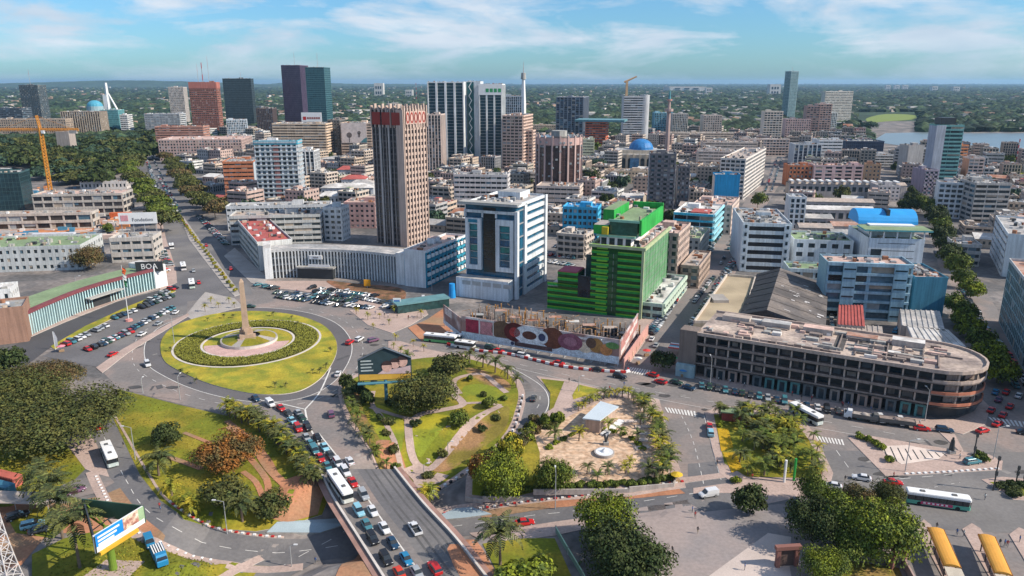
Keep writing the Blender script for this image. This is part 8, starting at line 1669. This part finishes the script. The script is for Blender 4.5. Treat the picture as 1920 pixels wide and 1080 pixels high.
# ---------------- far city beyond the centre
fr_=random.Random(5)
houses=[]
def clump(px_,py_):
    return True
HM=[M('far_wall_white',(.52,.50,.48),.9,.1,.05),M('far_wall_cream',(.40,.33,.28),.9,.1,.05),M('far_wall_grey',(.24,.24,.25),.9,.1,.05),M('far_wall_tan',(.32,.22,.17),.9,.1,.05)]
HME=[]
for k in range(8):
    mb=MB(); m=HM[k%4]; mb.box(-.5,-.5,0,.5,.5,.8,m,top=ROOFS[(0,3,1,2,6,3,0,5)[k]])
    if k%2: mb.poly([(-.55,-.55,.8),(.55,-.55,.8),(.55,0,1.1),(-.55,0,1.1)],ROOFS[(2,3,6,0)[k//2]]); mb.poly([(-.55,0,1.1),(.55,0,1.1),(.55,.55,.8),(-.55,.55,.8)],ROOFS[(2,3,6,0)[k//2]]); mb.poly([(.5,-.5,.8),(.5,.5,.8),(.5,0,1.1)],m); mb.poly([(-.5,-.5,.8),(-.5,.5,.8),(-.5,0,1.1)],m)
    for z in (.25,.55): 
        for xx in (-.35,-.1,.15): mb.box(xx,-.515,z-.08,xx+.14,-.5,z+.08,GR)
    HME.append(mb.mesh('house'))
def water(a,b): return (a>1625 and 247<b<308) or (a>1600 and b<252 and b>210 and a<1730)
pts=[]
for _ in range(15000):
    b=155+ (fr_.random()**1.6)*115+1.2; a=fr_.uniform(-60,1980)
    if water(a,b): continue
    g=P(a,b)
    if g.y>22000: continue
    dens=.5+.5*math.sin(g.x*.004+1.3)*math.sin(g.y*.0023+g.x*.001)
    if a>1450: dens*=.55
    if fr_.random()>dens*.8+.05: continue
    if b>250 and (a<480 or True) and g.y<1330: continue
    pts.append((g.y,g.x,a))
pts.sort(); nh=0; rest=[]
for y,x,a in pts:
    if not free(x,y,4): continue
    s=fr_.uniform(10,20)*(1+y/9000); h=fr_.choice([5,6,7,8,10,14])*(1+y/14000)
    if nh<290:
        k=fr_.randrange(8); o=obj('house',HME[k],None,loc=(x,y,0),rz=fr_.uniform(-.7,.4)); o.scale=(s,s*.8,h); q=('left of the violet tower','between the violet tower and the white spire','between the white spire and the slender tower','beyond the lagoon')[0 if a<520 else 1 if a<980 else 2 if a<1480 else 3]
        tag(o,'small %s house in the far suburbs %s'%(('white','cream','grey','tan')[k%4],q),'house','far suburb houses'); nh+=1
    else: rest.append((x,y,s,h,fr_.randrange(4),fr_.uniform(-.7,.4)))
mb=MB()
for x,y,s,h,k,r in rest:
    mb.T=Matrix.Translation((x,y,0))@Matrix.Rotation(r,4,'Z'); mb.box(-s/2,-s*.4,0,s/2,s*.4,h,HM[k],top=ROOFS[(0,3,1,2)[k]])
mb.T=None; tag(mb.build('far_houses',kind='stuff'),'mass of tiny pale houses towards the horizon','houses')
# woods
ico=bmesh.new(); bmesh.ops.create_icosphere(ico,subdivisions=1,radius=1); iv=[v.co.copy() for v in ico.verts]; iF=[[v.index for v in f.verts] for f in ico.faces]; ico.free()
WM=M('far_trees',(.016,.036,.022),.95,.4,.02,fine=.3,fs=.2,isl=.6,col2=(.04,.06,.025),c2scale=.01)
mb=MB(); k=mb.mi(WM); cnt=0
for _ in range(60000):
    b=155+(fr_.random()**1.9)*125+.8; a=fr_.uniform(-80,2000)
    if water(a,b): continue
    g=P(a,b)
    if g.y>30000 or g.y<(900 if a>1530 else 1150) or not free(g.x,g.y,3): continue
    dens=.5-.5*math.sin(g.x*.004+1.3)*math.sin(g.y*.0023+g.x*.001)
    if a>1450: dens+=.3
    if fr_.random()>dens+.35: continue
    s=fr_.uniform(7,15)*(1+g.y/4500); hz=fr_.uniform(6,10)*(1+g.y/12000); i0=len(mb.v)
    for v in iv: f=fr_.uniform(.7,1.25); mb.v.append((g.x+v.x*s*f,g.y+v.y*s*f*1.2,max(0,hz*.5+v.z*hz*f)))
    for f in iF: mb.f.append([i0+q for q in f]); mb.m.append(k)
    cnt+=1
tag(mb.build('woodland',kind='stuff'),'green tree cover spreading to the horizon between the suburbs','woods')
# individual trees nearer than the woods
for _ in range(75):
    b=fr_.uniform(235,305); a=fr_.uniform(300,1950)
    if water(a,b): continue
    g=P(a,b)
    if not free(g.x,g.y,2): continue
    tree('dark tree among roofs '+zone(a,b),0,0,fr_.uniform(8,14),fr_.uniform(9,14),fr_.choice(['dark','teal','mid']),group='trees among the far downtown roofs',pos=g,small=True)
for a,b,w_,h_,lab in [(712,182,20,50,'lone pale far tower right of the violet towers'),(768,184,16,30,'lone low pale far tower left of the white pair'),(1450,180,24,42,'white pair of far slabs left of the slender tower'),(1283,173,80,20,'long white far building on the green bank'),(1328,178,14,26,'small white far tower on the green bank'),(1663,170,10,20,'first small white far tower on the right horizon'),(1680,170,10,20,'second small white far tower on the right horizon'),(1696,170,10,20,'third small white far tower on the right horizon'),(1750,173,12,22,'pair of pale far towers on the right horizon'),(1790,174,14,22,'pale far block right of the pair on the horizon')]:
    g=P(a,b); o=obj('far_tower',HME[0],None,loc=g); f=zc(g)/1000; o.scale=(w_*(1 if w_>30 else 1)*f*.6,w_*f*.5,h_*f*.45); tag(o,lab,'building')
for x,y,h_,lab in [(1205*1,186,60,None)]: pass
for px_,py_,hh,lab in [(386,205,160,'thin red and white radio mast behind the brown tower'),(781,190,90,'thin far radio mast left of the white pair'),(1905,305,28,'tall palm like pylon at the right lagoon edge')]:
    g=P(px_,py_); t=thing('radio_mast',lab,'mast',g); mb=MB(); 
    for k2 in range(8): mb.tube((0,0,hh*k2/8),(0,0,hh*(k2+1)/8),1.4 if hh>50 else .6,1.4 if hh>50 else .6,4,RED if k2%2 else METAL,False)
    mb.build('shaft',t)
for lab,x,y,c in [('red parasol stall at the foot of the pink wall',1212,668,(.5,.05,.05)),('white parasol stall at the side street corner',1196,683,(.65,.65,.62)),('blue parasol stall before the corner shop of the ruin',1281,706,(.04,.2,.45)),('green parasol stall by the blue canopy corner',1262,682,(.05,.3,.12)),('pink parasol stall at the car park entrance',116,660,(.6,.2,.25)),('white parasol stall by the avenue workshops',306,520,(.65,.62,.6)),('red parasol stall on the pavement by the crescent end wall',312,512,(.5,.05,.05)),('yellow parasol stall beside the plaza palms',1268,905,(.6,.4,.03))]:
    g=G(x,y); g.z+=.15; t=thing('parasol_stall',lab,'stall',g,R.random()); mb=MB(); mb.tube((0,0,0),(0,0,2.5),.05,None,5,METAL); mb.build('pole',t); mb=MB(); m_=M('parasol_%d%d%d'%tuple(int(v*99) for v in c),c,.8)
    for k in range(8): a0=k*.785;a1=a0+.785; mb.poly([(1.5*math.cos(a0),1.5*math.sin(a0),2.1),(1.5*math.cos(a1),1.5*math.sin(a1),2.1),(0,0,2.65)],m_)
    mb.build('canopy',t); mb=MB(); mb.box(-.8,-.4,0,.8,.4,.8,M('stall_wood',(.3,.2,.12))); mb.build('table',t)
# ---------------- air
hz_=MB(); hm=bpy.data.materials.new('haze'); hm.use_nodes=True; ht=hm.node_tree; ht.nodes.clear(); ho=ht.nodes.new('ShaderNodeOutputMaterial'); pv=ht.nodes.new('ShaderNodeVolumePrincipled'); pv.inputs['Color'].default_value=(.42,.70,1.0,1); pv.inputs['Density'].default_value=HAZE; pv.inputs['Anisotropy'].default_value=.2; ht.links.new(pv.outputs[0],ho.inputs['Volume'])
hz_.box(-42000,-3000,-9,42000,43000,200,hm,bot=True); hz_.build('haze',kind='stuff')

if LONG: print('LONG',len(LONG),LONG[:12])
print('STAT fill',nfill,'houses',nh,'rest',len(rest),'clumps',cnt)
